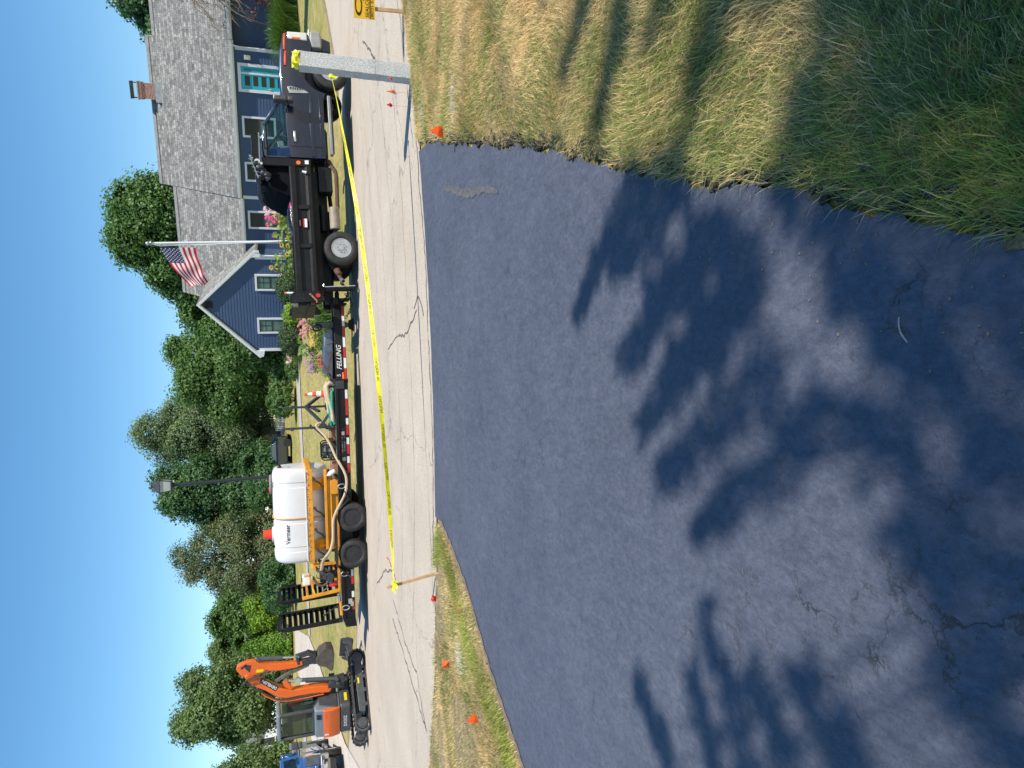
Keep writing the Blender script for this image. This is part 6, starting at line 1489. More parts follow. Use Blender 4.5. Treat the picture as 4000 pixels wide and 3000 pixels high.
mb = MB(); mb.prism([(0.62, 2.92), (0.72, 3.02), (0.84, 3.05), (0.80, 2.88)], 'y', -0.0885, -0.086); mb.prism([(0.72, 3.12), (0.78, 3.14), (0.85, 3.0), (0.80, 2.98)], 'y', -.0885, -.086); build('stick_recess', B(mb), DKSTEEL, sk)
def ram(name, a, b, r1=0.045, r2=0.026, t=0.6, y=0.0, par=exc):
    a, b = Vector((a[0], y, a[1])), Vector((b[0], y, b[1])); m_ = a.lerp(b, t)
    q = MB(); q.cyl(a, m_, r1, n=14); q.cyl(a - Vector((0, .06, 0)), a + Vector((0, .06, 0)), r1); o = build(name, B(q), CYLB, par, True, 0.006)
    q = MB(); q.cyl(m_, b, r2, n=12); q.cyl(b - Vector((0, .05, 0)), b + Vector((0, .05, 0)), r2 * 1.6); build('ram_rod', B(q), CHROME, o, True)
ram('boom_cylinder', (0.06, 0.72), (0.22, 2.06), 0.065, 0.035, 0.62, 0.0)
ram('boom_cylinder_guard', (0.12, 0.75), (0.25, 1.75), 0.045, 0.04, 0.9, -0.10)
ram('bucket_cylinder', (0.90, 2.72), (0.80, 1.74), 0.052, 0.028, 0.62, 0.0, sk)
mb = MB(); mb.bar((0.80, 0, 1.78), (0.86, 0, 1.46), 0.13, 0.08); mb.bar((0.62, 0, 1.70), (0.82, 0, 1.76), 0.18, 0.07); mb.bar((0.64, 0, 1.72), (0.66, 0, 1.28), 0.16, 0.12); mb.bar((0.88, 0, 1.50), (0.76, 0, 1.22), 0.18, 0.10); mb.bar((0.6, 0, 1.30), (0.84, 0, 1.30), 0.3, 0.08); build('bucket_link', B(mb), DKSTEEL, sk, True, 0.01)
mb = MB(); mb.bar((0.26, 0, 2.32), (0.46, 0, 1.86), 0.07, 0.09); mb.bar((0.46, 0, 1.86), (0.58, 0, 1.46), 0.09, 0.11); mb.bar((.42, .06, 1.98), (.5, .06, 1.5), .03, .05); build('thumb', B(mb), M('dusty_steel', (0.14, 0.135, 0.10), 0.65, 0.3, 0.4, 7), sk, True, 0.012)
bkp = [(0.74, 1.28), (0.90, 1.18), (0.98, 1.0), (0.96, 0.86), (0.80, 0.80), (0.58, 0.82), (0.44, 0.84), (0.40, 0.90), (0.52, 1.02), (0.58, 1.2), (0.66, 1.27)]
mb = MB(); w_ = 0.25
outer = bkp; mb.prism(outer, 'y', -w_, -w_ + 0.018); mb.prism(outer, 'y', w_ - 0.018, w_)
arcp = [(0.74, 1.28), (0.90, 1.18), (0.98, 1.0), (0.96, 0.86), (0.80, 0.80), (0.58, 0.82), (0.42, 0.86)]
for p, q in zip(arcp, arcp[1:]): mb.slab((p[0], -w_, p[1]), (p[0], w_, p[1]), (q[0], w_, q[1]), (q[0], -w_, q[1]), 0.02)
for i in range(4): y = -w_ + .05 + i * .126; mb.prism([(0.46, 0.85), (0.36, 0.875), (0.46, 0.89)], 'y', y - .025, y + .025)
build('bucket', B(mb), BUCK, sk, True, 0.006)
mb = MB()
for y in (-.13, -.10, .1): mb.tube(smooth_pts([(-0.17, y, 1.2), (-0.2, y, 1.75), (-0.21, y, 2.05), (-0.14, y, 2.32), (0.05, y, 2.58), (0.25, y, 2.88), (0.42, y - .02, 3.03), (0.50, y - .05, 2.96), (0.53, y - .06, 2.8), (0.58, y - .04, 2.66)]), 0.014, 6)
for k in range(3): mb.tube(smooth_pts([(0.30 + k * .02, -.13, 2.95 - k * .05), (0.42, -.17, 2.72), (0.56, -.15, 2.64 - k * .05), (0.62, -.1, 2.5)]), 0.013, 6)
build('hydraulic_hose', B(mb), M('hose_brown', (0.07, 0.055, 0.045), 0.5, 0, 0.3, 8), exc, True)
mb = MB(); mb.tube(smooth_pts([(-0.22, -.12, 1.1), (-0.24, -.12, 1.6), (-0.24, -.12, 2.05), (-0.14, -.12, 2.38), (0.06, -.12, 2.66)]), 0.016, 6); build('boom_pipe', B(mb), ORANGE, bo, True)
# small things on the slew frame
mb = MB(); mb.bar((0.45, -.45, .8), (.47, -.45, 1.3), .05, .05); mb.cyl((.3, -.42, 1.3), (.34, -.44, 1.45), .03); mb.box(.3, .58, -.48, -.3, .8, .95); build('handrail', U(mb), EXG, exc, True, .012)
mb = MB(); mb.bar((-0.40, .1, 2.22), (-0.40, .3, 2.22), .04, .05); mb.obox((C1 - .02, W0 - .06, 2.16), (.03, .1, .04)); build('work_lamp', U(mb), EXL, exc, True, .008)
# ------------------------------------------------------------------ blue pickup at the corner
pk = thing('pickup_truck', 'dusty bright blue heavy pickup facing the camera at the left edge, behind the excavator', 'truck', (-16.3, 28.4, 0.63), rot=(0, radians(3.6), radians(-68)))
super_cab(pk, PICKB, plate=False)
for c, s in (((4.66, 0.02, 0.40), -1), ((4.66, 2.10, 0.40), 1), ((0.3, 0.02, 0.40), -1), ((0.3, 2.10, 0.40), 1)): wheel(pk, c, 0.40, 0.25, 0.225, STEELW, side=s)
mb = MB()
for y in (0.05, 2.0): mb.prism([(-0.9, 0.6), (-0.9, 1.40), (2.28, 1.42), (2.28, 0.62), (0.85, 0.6), (0.75, 0.85), (0.3, 0.98), (-0.15, 0.85), (-0.25, 0.6)], 'y', y, y + 0.07)
mb.box(-0.9, 2.28, 0.1, 2.02, 0.75, 0.82); mb.box(-.95, -.88, .05, 2.07, .6, 1.4); build('cargo_bed', mb, M('glare_grey', (0.20, 0.21, 0.22), 0.5, 0.1, 0.2, 4), pk, True, 0.02)  # pale grey paints the sun's glare into the colour of the blue bed sides
lettering('F350', 0.12, 0.06, Matrix(((0, 0, 1, 5.80), (1, 0, 0, 1.70), (0, 1, 0, 0.64), (0, 0, 0, 1))), WHITE, pk)

# ------------------------------------------------------------------ granite post, caution tape, stake, sign, flags
post = thing('granite_post', 'tall rough grey granite post at the lawn corner with yellow tape wrapped round its top', 'post', (4.15, 8.92, 0), radians(2))
mb = MB(); hw, hd, n = 0.098, 0.085, 26; rr = random.Random(4)
lean = 0.0
for i in range(n + 1):
    z = -0.1 + 1.54 * i / n; k = 1 + 0.012 * sin(i * 1.3)
    for x, y in ((-hw, -hd), (0, -hd * 1.0), (hw, -hd), (hw, 0), (hw, hd), (0, hd), (-hw, hd), (-hw, 0)):
        mb.v.append((x * k + rr.uniform(-.003, .003) + 0.02 * (z / 1.5), y * k + rr.uniform(-.003, .003), z))
for i in range(n):
    mb.f += [[i * 8 + j, i * 8 + (j + 1) % 8, (i + 1) * 8 + (j + 1) % 8, (i + 1) * 8 + j] for j in range(8)]
mb.f += [list(range(8)), [n * 8 + j for j in range(8)]]; mb.m = [0] * len(mb.f)
build('post_shaft', mb, GRANITE, post, True, 0.006, angle=50)
mb = MB(); rr = random.Random(9); m_ = 24
for ring in range(5):
    z = 1.435 + ring * 0.019
    for j in range(m_):
        a = 2 * pi * j / m_; e = 5; ca, sa = cos(a), sin(a); r = (abs(ca) ** e + abs(sa) ** e) ** (-1 / e)
        k = (0.094 if ring < 3 else 0.082) + rr.uniform(-.006, .006)
        mb.v.append((k * r * ca + .03, k * r * sa, z + 0.014 * sin(j * 1.1 + ring)))
for i in range(4): mb.f += [[i * m_ + j, i * m_ + (j + 1) % m_, (i + 1) * m_ + (j + 1) % m_, (i + 1) * m_ + j] for j in range(m_)]
mb.f.append([4 * m_ + j for j in range(m_)]); mb.m = [0] * len(mb.f)
tw_ = build('tape_wrap', mb, TAPEY, post, recalc=True)
lettering('CAUTION', 0.12, 0.035, Matrix(((1, 0, 0, -.03), (0, 0, -1, -0.101), (0, 1, 0, 1.455), (0, 0, 0, 1))), INK, tw_, mirror=True)
# knot of tape on the post where the run starts
TPTS = [(3.985, 8.86, 1.06), (3.90, 8.84, 1.035), (3.6, 8.82, 0.985), (3.15, 8.80, 0.92), (2.5, 8.765, 0.83), (1.69, 8.72, 0.745), (0.8, 8.67, 0.675), (-0.25, 8.62, 0.612), (-1.22, 8.56, 0.570), (-1.9, 8.525, 0.552), (-2.2, 8.51, 0.55), (-2.40, 8.50, 0.548)]
tape = thing('caution_tape', 'yellow CAUTION tape stretched from the granite post across the driveway mouth to a wooden stake', 'tape', (0, 0, 0))
TP_ = smooth_pts(TPTS, 14); K = len(TP_)
arcl = [0.0]
for a, b in zip(TP_, TP_[1:]): arcl.append(arcl[-1] + (b - a).length)
def tape_frame(s):
    i = 0
    while i < K - 2 and arcl[i + 1] < s: i += 1
    t = (s - arcl[i]) / max(1e-6, arcl[i + 1] - arcl[i]); p = TP_[i].lerp(TP_[i + 1], t); d = (TP_[i + 1] - TP_[i]).normalized(); f = s / arcl[-1]
    w_ = 0.052 * min(1, 0.30 + 7 * f) * min(1, 0.2 + 6 * (1 - f)); tilt = 0.45 * sin(s * 0.9) + 0.2 * sin(s * 2.3) + 0.25
    if f < 0.2: tilt += 1.2 * (0.2 - f) / 0.2
    up = Vector((0, sin(tilt), cos(tilt))); up = (up - d * up.dot(d)).normalized()
    return p, d, up, w_
mb = MB(); NS = 200; vs = []
for i in range(NS + 1):
    p, d, up, w_ = tape_frame(arcl[-1] * i / NS); nn_ = d.cross(up)
    vs += [p - up * w_ / 2, p + nn_ * 0.003 * sin(i * .7), p + up * w_ / 2]
mb.add(vs, [(i * 3 + j, i * 3 + j + 1, i * 3 + j + 4, i * 3 + j + 3) for i in range(NS) for j in range(2)])
build('tape_ribbon', mb, TAPEY, tape, recalc=False, smooth='all')
TINK = M('tape_ink', (0.10, 0.09, 0.0), 0.6)
s = 0.75; k = 0
while s < arcl[-1] - 0.35:
    word = 'CAUTION' if k % 3 != 2 else 'NO'
    wl = 0.21 if k % 3 != 2 else 0.05
    def bend(u, t, s0=s, wl=wl):
        p, d, up, w_ = tape_frame(s0 + u * wl); nn_ = d.cross(up); nn_ = nn_ if nn_.y < 0 else -nn_
        return p + up * (t - 0.5) * w_ * 0.62 + nn_ * 0.004
    lettering(word, 1, 1, None, TINK, tape, bend=bend, bold=0.0)   # printed on the far face: it reads mirrored from here
    s += 0.36 if k % 3 == 0 else 0.24; k += 1
mb = MB(); mb.sphere((3.985, 8.85, 1.055), (0.035, 0.03, 0.03), 10, 7); mb.obox((3.97, 8.83, 1.02), (0.03, 0.02, 0.07), (0, .3, 0)); build('knot', mb, TAPEY, tape, True)
mb = MB(); mb.slab((-2.40, 8.50, 0.57), (-2.39, 8.49, 0.50), (-2.47, 8.485, 0.525), (-2.44, 8.49, 0.575), .004); mb.slab((-2.42, 8.485, 0.56), (-2.50, 8.47, 0.545), (-2.56, 8.47, 0.53), (-2.50, 8.48, 0.575), .004); mb.slab((-2.38, 8.48, .565), (-2.45, 8.47, .50), (-2.50, 8.475, .51), (-2.43, 8.485, .57), .004); build('tape_tail', mb, TAPEY, tape, recalc=False)
stake = thing('wooden_stake', 'thin wooden stake with a knot of yellow tape in the left grass strip', 'stake', (-2.40, 8.53, 0))
mb = MB(); mb.bar((0.035, 0, -0.05), (-0.075, 0.01, 0.63), 0.035, 0.03, (0, 1, 0)); build('stake_shaft', mb, WOOD, stake, bevel=0.003)
sg = thing('yard_sign', 'yellow lawn sign lettered CJ SEALCOATING on a wooden stake at the far right', 'sign', (5.12, 9.18, 0), radians(-6))
mb = MB(); mb.bar((0.02, 0.03, -0.05), (-0.015, 0.03, 0.66), 0.05, 0.022, (0, 1, 0)); build('sign_stake', mb, WOOD, sg, bevel=0.003)
mb = MB(); mb.box(-0.155, 0.50, 0.0, 0.008, 0.425, 0.705); pn = build('sign_panel', mb, M('sign_yellow', (0.80, 0.44, 0.01), 0.45, 0, 0.1, 8), sg)
lettering('CJ', 0.29, 0.125, FRONT(-0.13, -0.002, 0.565), INK, pn, bold=0.012)
lettering('SEALCOATING', 0.48, 0.045, FRONT(-0.135, -0.002, 0.508), INK, pn, bold=0.006)
lettering('(802) 534-2210', 0.50, 0.042, FRONT(-0.145, -0.002, 0.436), INK, pn, bold=0.004)
mb = MB(); mb.box(-0.15, 0.49, -0.003, 0.0, 0.494, 0.499); mb.box(-0.15, 0.49, -0.003, 0.0, 0.483, 0.487); build('sign_rule', mb, INK, pn)
FL = [((3.87, 8.45), 0.33, 'pennant', 'small red-orange survey flag closest to the granite post', 0.075),
      ((3.70, 8.47), 0.30, 'blade', 'slim pale-orange survey flag at the lawn edge, middle of the three beside the post', 0.12),
      ((3.54, 8.50), 0.34, 'diamond', 'small red diamond-shaped survey flag at the lawn edge, farthest of the three from the post', 0.085),
      ((2.53, 6.60), 0.16, 'big', 'largest orange survey flag, in the dry lawn by the corner of the driveway', 0.13),
      ((-2.36, 7.48), 0.215, 'square', 'small red square survey flag in the left strip just below the wooden stake', 0.085),
      ((-2.82, 6.77), 0.25, 'folded', 'orange squarish survey flag with a folded edge in the middle of the left strip', 0.085),
      ((-2.93, 5.81), 0.22, 'kite', 'pointed orange survey flag nearest the camera in the left grass strip', 0.11)]
for (x, y), z, kind, lab, sz in FL:
    f = thing('survey_flag', lab, 'flag', (x, y, 0), 0, 'survey marking flags')
    mb = MB(); mb.tube([(0, 0, -0.02), (0.004, 0, z * .6), (0, 0, z + sz * .5)], 0.0014, 5); build('wire', mb, M('flag_wire', (0.35, 0.35, 0.35), 0.4, 0.7), f, True)
    P = {'pennant': [(0, 1), (-.35, .55), (-.1, .5), (-.55, 0), (0, .3)], 'blade': [(-.05, 1.1), (.2, .35), (.1, .1), (-.25, -.1), (-.05, .4)], 'diamond': [(0, 1), (.3, .35), (.05, 0), (-.3, .3)],
         'big': [(.04, 1), (.40, .32), (.36, -.02), (-.42, -.05), (-.30, .4)], 'square': [(-.1, .85), (.42, .62), (.2, 0), (-.38, .18)], 'folded': [(-.1, 1), (.45, .82), (.42, .1), (-.45, 0), (-.25, .7)], 'kite': [(-.1, .95), (.42, .32), (-.1, .02), (-.30, -.05), (-.32, .35)]}[kind]
    col = RED if kind in ('diamond', 'square') else NEON
    mb = MB(); n_ = len(P); c = (sum(p[0] for p in P) / n_, sum(p[1] for p in P) / n_)
    fr_ = [(p[0] * sz * 1.1, 0.012 * sin(p[0] * 9 + p[1] * 5), z + p[1] * sz) for p in P]; cc = (c[0] * sz, -0.014, z + c[1] * sz)
    for k_, off in ((0, 0.0), (1, 0.002)):
        vs = [(a, b + off, d) for a, b, d in fr_] + [(cc[0], cc[1] + off, cc[2])]
        mb.add(vs, [(i, (i + 1) % n_, n_) for i in range(n_)])
    build('pennant', mb, col if kind != 'blade' else M('faded_flag_orange', (0.95, 0.20, 0.06), 0.5), f, recalc=False)
st_ = MB(); st_.tube(smooth_pts([(0.152, 1.510, 0.021), (0.128, 1.509, 0.024), (0.108, 1.504, 0.024), (0.092, 1.496, 0.022), (0.078, 1.486, 0.020)]), [0.0022] * 13 + [0.0026] * 8, 6)
tw = build('twig', st_, M('bleached_twig', (0.42, 0.39, 0.34), 0.7, 0, 0.15, 30), None, True); tag(tw, 'pale bare twig lying on the black driveway', 'twig')

# ------------------------------------------------------------------ lamp post, flagpole and flag
lamp = thing('street_lamp', 'black post lantern street lamp rising behind the white tank', 'street lamp', (-2.76, 24.0, terr(0, 24)))
b0 = terr(0, 24)
mb = MB(); mb.cyl((0, 0, -0.1), (0, 0, 0.5), 0.10, 0.09, 14); mb.cyl((0, 0, 0.4), (-0.07, 0, 5.0), 0.062, 0.05, 14); mb.cyl((-.07, 0, 4.93), (-.07, 0, 5.0), .075, .11); build('pole', mb, M('lamp_black', (0.018, 0.02, 0.023), 0.4, 0.2, 0.2, 5, 0, 0.2), lamp, True, 0.006)
mb = MB(); cx = -0.075
def frus(z0, z1, h0, h1):
    vs = [(cx + sx * h, sy * h, z) for z, h in ((z0, h0), (z1, h1)) for sx, sy in ((-1, -1), (1, -1), (1, 1), (-1, 1))]
    return vs, [(0, 1, 5, 4), (1, 2, 6, 5), (2, 3, 7, 6), (3, 0, 4, 7)]
vs, fs = frus(5.03, 5.36, 0.145, 0.20); mb.add(vs, fs); glass = build('lantern_glass', mb, M('lantern_frosted', (0.42, 0.44, 0.42), 0.25, 0, 0.15, 6), lamp, recalc=False)
mb = MB(); lv, lf = frus(5.355, 5.52, 0.24, 0.10); mb.add(lv, lf + [(4, 5, 6, 7), (3, 2, 1, 0)]); lv, lf = frus(5.52, 5.56, 0.10, 0.05); mb.add(lv, lf + [(4, 5, 6, 7)]); mb.cyl((cx, 0, 5.55), (cx, 0, 5.62), 0.045, n=10); mb.cyl((cx, 0, 5.60), (cx, 0, 5.63), 0.07, n=10); build('lantern_roof', mb, M('lantern_roof_grey', (0.075, 0.08, 0.095), 0.3, 0.3, 0.15, 6), lamp, False, 0.004)
mb = MB()
for sx in (-1, 1):
    for sy in (-1, 1): mb.bar((cx + sx * .147, sy * .147, 5.02), (cx + sx * .20, sy * .20, 5.37), 0.022, 0.022)
for z, h in ((5.03, .147), (5.36, .202)):
    for a, b in (((-1, -1), (1, -1)), ((1, -1), (1, 1)), ((1, 1), (-1, 1)), ((-1, 1), (-1, -1))): mb.bar((cx + a[0] * h, a[1] * h, z), (cx + b[0] * h, b[1] * h, z), 0.025, 0.03)
mb.prism(rr_poly(cx - .15, cx + .15, -.15, .15, .02, 2), 'z', 4.99, 5.02); build('lantern_frame', mb, MATS['lamp_black'], lamp)
mb = MB(); mb.cyl((cx, 0, 5.36), (cx, 0, 5.24), .05, n=10); build('photocell', mb, WHITE, glass, True)
mb = MB(); mb.obox((0.05, -0.06, 4.97), (0.06, 0.05, 0.05)); build('sensor', mb, WHITE, lamp, bevel=.01)
fpz = terr(0, 24)
fp = thing('flagpole', 'white flagpole with a silver ball in front of the house', 'flagpole', (5.10, 24.0, fpz))
mb = MB(); mb.cyl((0.02, 0, -0.1), (-0.21, 0, 5.37), 0.055, 0.034, 14); build('pole', mb, M('pole_white', (0.70, 0.71, 0.72), 0.35, 0.1, 0.05, 4), fp, True)
mb = MB(); mb.sphere((-0.22, 0, 5.47), 0.065, 16, 10); build('finial_ball', mb, CHROME, fp, True)
mb = MB(); mb.cyl((-0.215, 0, 5.36), (-0.215, 0, 5.40), 0.105, 0.09, 16); build('truck_pulley', mb, M('pulley_green_grey', (0.16, 0.19, 0.18), 0.4, 0.4), fp, True)
mb = MB(); mb.tube([(-0.25, -.05, 5.36), (-0.30, -.05, 5.1), (-0.10, -.06, 2.2), (0.0, -.06, 0.9)], 0.008, 5); mb.tube([(-0.25, -.06, 5.36), (-0.24, -.06, 4.0), (-0.10, -.07, 2.2), (0.0, -.06, 0.9)], 0.006, 5); build('halyard', mb, WHITE, fp, True)
flag = thing('flag', 'stars and stripes flag drooping in a light breeze from the flagpole', 'flag', (4.775, 23.94, 4.40))
def FP(u, v):
    """u along the fly, v up the hoist"""
    top = Vector((-0.02 - 1.26 * u, 0, 1.06 - 0.62 * u - 0.20 * u * u)); bot = Vector((-0.0 - 1.10 * u - 0.02 * sin(pi * u), 0, 0.0 - 0.10 * u - 0.24 * u * u))
    p = bot.lerp(top, v)
    p.y = 0.13 * u ** 0.7 * sin(7.2 * u + 2.6 * v - 0.6) + 0.06 * u * sin(13 * u - 4.0 * v)
    p.z += 0.03 * u * sin(9 * u + 3 * v); p.x += 0.05 * u * sin(6 * v + 3 * u)
    if v > .8: p.y += 0.35 * (v - .8) * u
    return p
NU, NV = 50, 26
mb = MB(); mb.v = [tuple(FP(i / NU, j / NV)) for i in range(NU + 1) for j in range(NV + 1)]
for i in range(NU):
    for j in range(NV):
        mb.f.append([i * (NV + 1) + j, (i + 1) * (NV + 1) + j, (i + 1) * (NV + 1) + j + 1, i * (NV + 1) + j + 1])
        stripe = j // 2; u = (i + .5) / NU
        mb.m.append(2 if (j >= 12 and u < 0.40) else (0 if stripe % 2 == 0 else 1))
def cloth(name, c):
    m, n, p = nodes(name); p.inputs['Base Color'].default_value = (*c, 1); p.inputs['Roughness'].default_value = 0.8
    nz = noise(n, 60, 3, .6, coords(n)); n.links.new(mixc(n, 0.25, c, ramp(n, [(0.3, tuple(v * .6 for v in c)), (.7, c)], nz).outputs[0]), p.inputs['Base Color'])
    tr = N(n, 'ShaderNodeBsdfTranslucent'); tr.inputs[0].default_value = (*c, 1); mx = N(n, 'ShaderNodeMixShader'); mx.inputs[0].default_value = 0.35
    n.links.new(p.outputs[0], mx.inputs[1]); n.links.new(tr.outputs[0], mx.inputs[2]); n.links.new(mx.outputs[0], n.nodes['Material Output'].inputs[0]); return m
build('flag_cloth', mb, [cloth('flag_red', (0.52, 0.02, 0.04)), cloth('flag_white', (0.75, 0.74, 0.74)), cloth('flag_navy', (0.02, 0.03, 0.12))], flag, 'all', recalc=False)
mb = MB()
for r in range(9):
    for c in range(6 if r % 2 == 0 else 5):
        u0 = 0.40 * ((c + .5) / 6 if r % 2 == 0 else (c + 1) / 6); v0 = 12 / 26 + (14 / 26) * (r + .5) / 9
        for off in (-0.006, 0.006):
            vs = []
            for q in range(10):
                a = pi / 2 + 2 * pi * q / 10; R = 0.030 if q % 2 == 0 else 0.012
                p = FP(max(0, u0 + R * cos(a) / 1.3), min(1, v0 + R * sin(a) / 1.06)); p.y += off; vs.append(p)
            mb.quad(*vs)
build('stars', mb, MATS['flag_white'], flag, recalc=False)

# ------------------------------------------------------------------ far buildings, car, fence, hydrant-size things
def gz(y): return terr(0, y)
wh = thing('white_house', 'far white house with porch railings seen behind the trees at the left', 'house', (-30.6, 60.5, gz(60.5) - 0.2), radians(18))
CLW = M('clapboard_white', (0.72, 0.73, 0.73), 0.6, 0, 0.05, 1.5)
mb = MB(); mb.box(-7, 2.4, 0, 6, 0, 2.7); mb.prism([(0, 2.7), (6, 2.7), (3, 3.9)], 'x', -7, 2.4); build('wall', mb, CLW, wh)
mb = MB(); mb.slab((-7.3, -.4, 2.6), (2.7, -.4, 2.6), (2.7, 3, 4.05), (-7.3, 3, 4.05), -.15); mb.slab((2.7, 6.4, 2.6), (-7.3, 6.4, 2.6), (-7.3, 3, 4.05), (2.7, 3, 4.05), -.15); build('roof', mb, M('far_roof', (0.2, 0.2, 0.2), 0.9), wh)
for x in (-0.6, 1.0, -2.4):
    mb = MB(); mb.box(x, x + .75, -.06, 0.02, 1.1, 2.4); wi = build('window', mb, TRIM, wh)
    mb = MB(); mb.quad((x + .08, -.065, 1.18), (x + .67, -.065, 1.18), (x + .67, -.065, 2.32), (x + .08, -.065, 2.32)); build('pane', mb, DARKIN, wi, recalc=False)
mb = MB(); mb.box(-5.5, -.2, -1.9, 0, 0.3, 0.42)
for i in range(40): mb.box(-5.5 + i * .13, -5.45 + i * .13, -1.9, -1.86, .42, 1.2)
mb.box(-5.5, -.2, -1.92, -1.84, 1.2, 1.27); mb.box(-5.5, -.2, -1.92, -1.84, .48, .53)
for x in (-5.5, -2.9, -.3): mb.box(x, x + .13, -1.95, -1.82, .3, 2.6)
build('porch', mb, CLW, wh)
cr = thing('cream_house', 'low cream house hidden behind the trees beyond the parked dark car', 'house', (-2.3, 55.5, gz(55.5) - 0.3), radians(4))
mb = MB(); mb.box(-4.5, 3.2, 0, 6, 0, 2.6); mb.prism([(0, 2.6), (6, 2.6), (3, 4.4)], 'x', -4.5, 3.2); build('wall', mb, M('cream_siding', (0.72, 0.66, 0.48), 0.7, 0, 0.08, 2), cr)
mb = MB(); mb.slab((-4.8, -.4, 2.45), (3.5, -.4, 2.45), (3.5, 3, 4.5), (-4.8, 3, 4.5), -.15); build('roof', mb, MATS['far_roof'], cr)
for x in (-3.6, -.6, 1.5):
    mb = MB(); mb.box(x, x + .8, -.05, 0.02, .8, 1.9); wi = build('window', mb, TRIM, cr); mb = MB(); mb.quad((x + .08, -.055, .88), (x + .72, -.055, .88), (x + .72, -.055, 1.82), (x + .08, -.055, 1.82)); build('pane', mb, DARKIN, wi, recalc=False)
pf = thing('picket_fence', 'white picket fence along the far garden behind the trailer', 'fence', (0.6, 49.0, gz(49)), radians(3))
mb = MB()
for i in range(46): mb.prism([(-3.2 + i * .12, 0), (-3.13 + i * .12, 0), (-3.13 + i * .12, .55), (-3.165 + i * .12, .62), (-3.2 + i * .12, .55)], 'y', 0, .03)
mb.box(-3.2, 2.3, .03, .07, .12, .2); mb.box(-3.2, 2.3, .03, .07, .42, .5); build('pickets', mb, CLW, pf)
car = thing('parked_car', 'dark car with blue sky reflections parked far off under the trees', 'car', (-3.6, 43.6, gz(43.6) - .02), radians(172))
CARP = M('car_dark', (0.012, 0.015, 0.02), 0.2, 0.3, 0.1, 3, 0, 1.0)
mb = MB(); mb.prism([(-1.1, .22), (-1.15, .62), (-1.05, .78), (-.55, .84), (.55, .84), (1.0, .76), (1.12, .55), (1.1, .22)], 'y', -.75, .75); build('body', mb, CARP, car, True, .07, 3)
mb = MB(); mb.prism([(-.85, .83), (-.5, 1.16), (.1, 1.18), (.6, .84)], 'y', -.62, .62); build('cabin', mb, M('car_glass_blue', (0.02, 0.05, 0.08), 0.05, 0, 0.1, 3, 0, 1.0, 0.8), car, True, .05, 3)
for x in (-.7, .7):
    for y in (-.76, .76):
        mb = MB(); mb.cyl((x, y - .08, .23), (x, y + .08, .23), .23, n=20); build('wheel', mb, RUBBER, car, True)
eb = thing('utility_box', 'small grey utility box on the far lawn beside the white fence', 'utility box', (-0.45, 45.5, gz(45.5)), 0)
mb = MB(); mb.box(-.24, .24, -.2, .2, 0, .55); mb.prism([(-.23, .55), (.23, .55), (.20, .60), (-.20, .60)], 'x', -.27, .27); build('cabinet', mb, M('box_grey', (0.32, 0.34, 0.33), 0.5), eb, bevel=.015)
rk = MB()
vs = []
rr = random.Random(12)
rk.sphere((0, 0, 0), (.62, .4, .40), 14, 9); rk.v = [(x * rr.uniform(.85, 1.12), y * rr.uniform(.85, 1.12), z * rr.uniform(.85, 1.1)) for x, y, z in rk.v]
rock = build('boulder', rk, M('boulder_tan', (0.30, 0.22, 0.15), 0.9, 0, 0.45, 4, 0.4), None); rock.location = (0.55, 46.5, gz(46.5) + .25); tag(rock, 'tan boulder on the far lawn under the tall trees', 'rock')
ss = thing('small_sign', 'small white and green sign on the far lawn below the hedge', 'sign', (-18.45, 50.2, gz(50.2)), radians(18))
mb = MB(); mb.box(-.28, .28, -.01, .01, .22, .62); build('panel', mb, WHITE, ss); mb = MB(); mb.box(-.20, .20, -.014, -.01, .30, .54); build('panel_green', mb, M('sign_green', (0.36, 0.55, 0.42), 0.6), ss); mb = MB(); mb.box(-.22, -.19, 0, .03, -.1, .6); mb.box(.19, .22, 0, .03, -.1, .6); build('legs', mb, WHITE, ss)
rf_ = thing('red_cover', 'crumpled pink-red cover on a low frame seen behind the excavator boom', 'cover', (-11.3, 26.6, terr(0, 26.6)), 0)
mb = MB(); mb.bar((-.25, 0, 0), (-.25, 0, 1.15), .04, .04); mb.bar((.1, 0, 0), (.1, 0, 1.15), .04, .04); build('frame', mb, DKSTEEL, rf_)
mb = MB(); mb.prism([(-.32, 1.62), (-.36, 1.3), (-.22, 1.1), (.14, 1.12), (.16, 1.24), (-.05, 1.5)], 'y', -.08, .08); build('cover', mb, M('pink_red', (0.85, 0.06, 0.10), 0.7, 0, 0.15, 6), rf_, bevel=.02)
wp = MB(); wp.bar((0, 0, 0), (0, 0, .42), .06, .06); w1 = build('marker_post', wp, WHITE, None); w1.location = (1.35, 38.6, gz(38.6)); tag(w1, 'short white marker post at the end of the pale path', 'post')
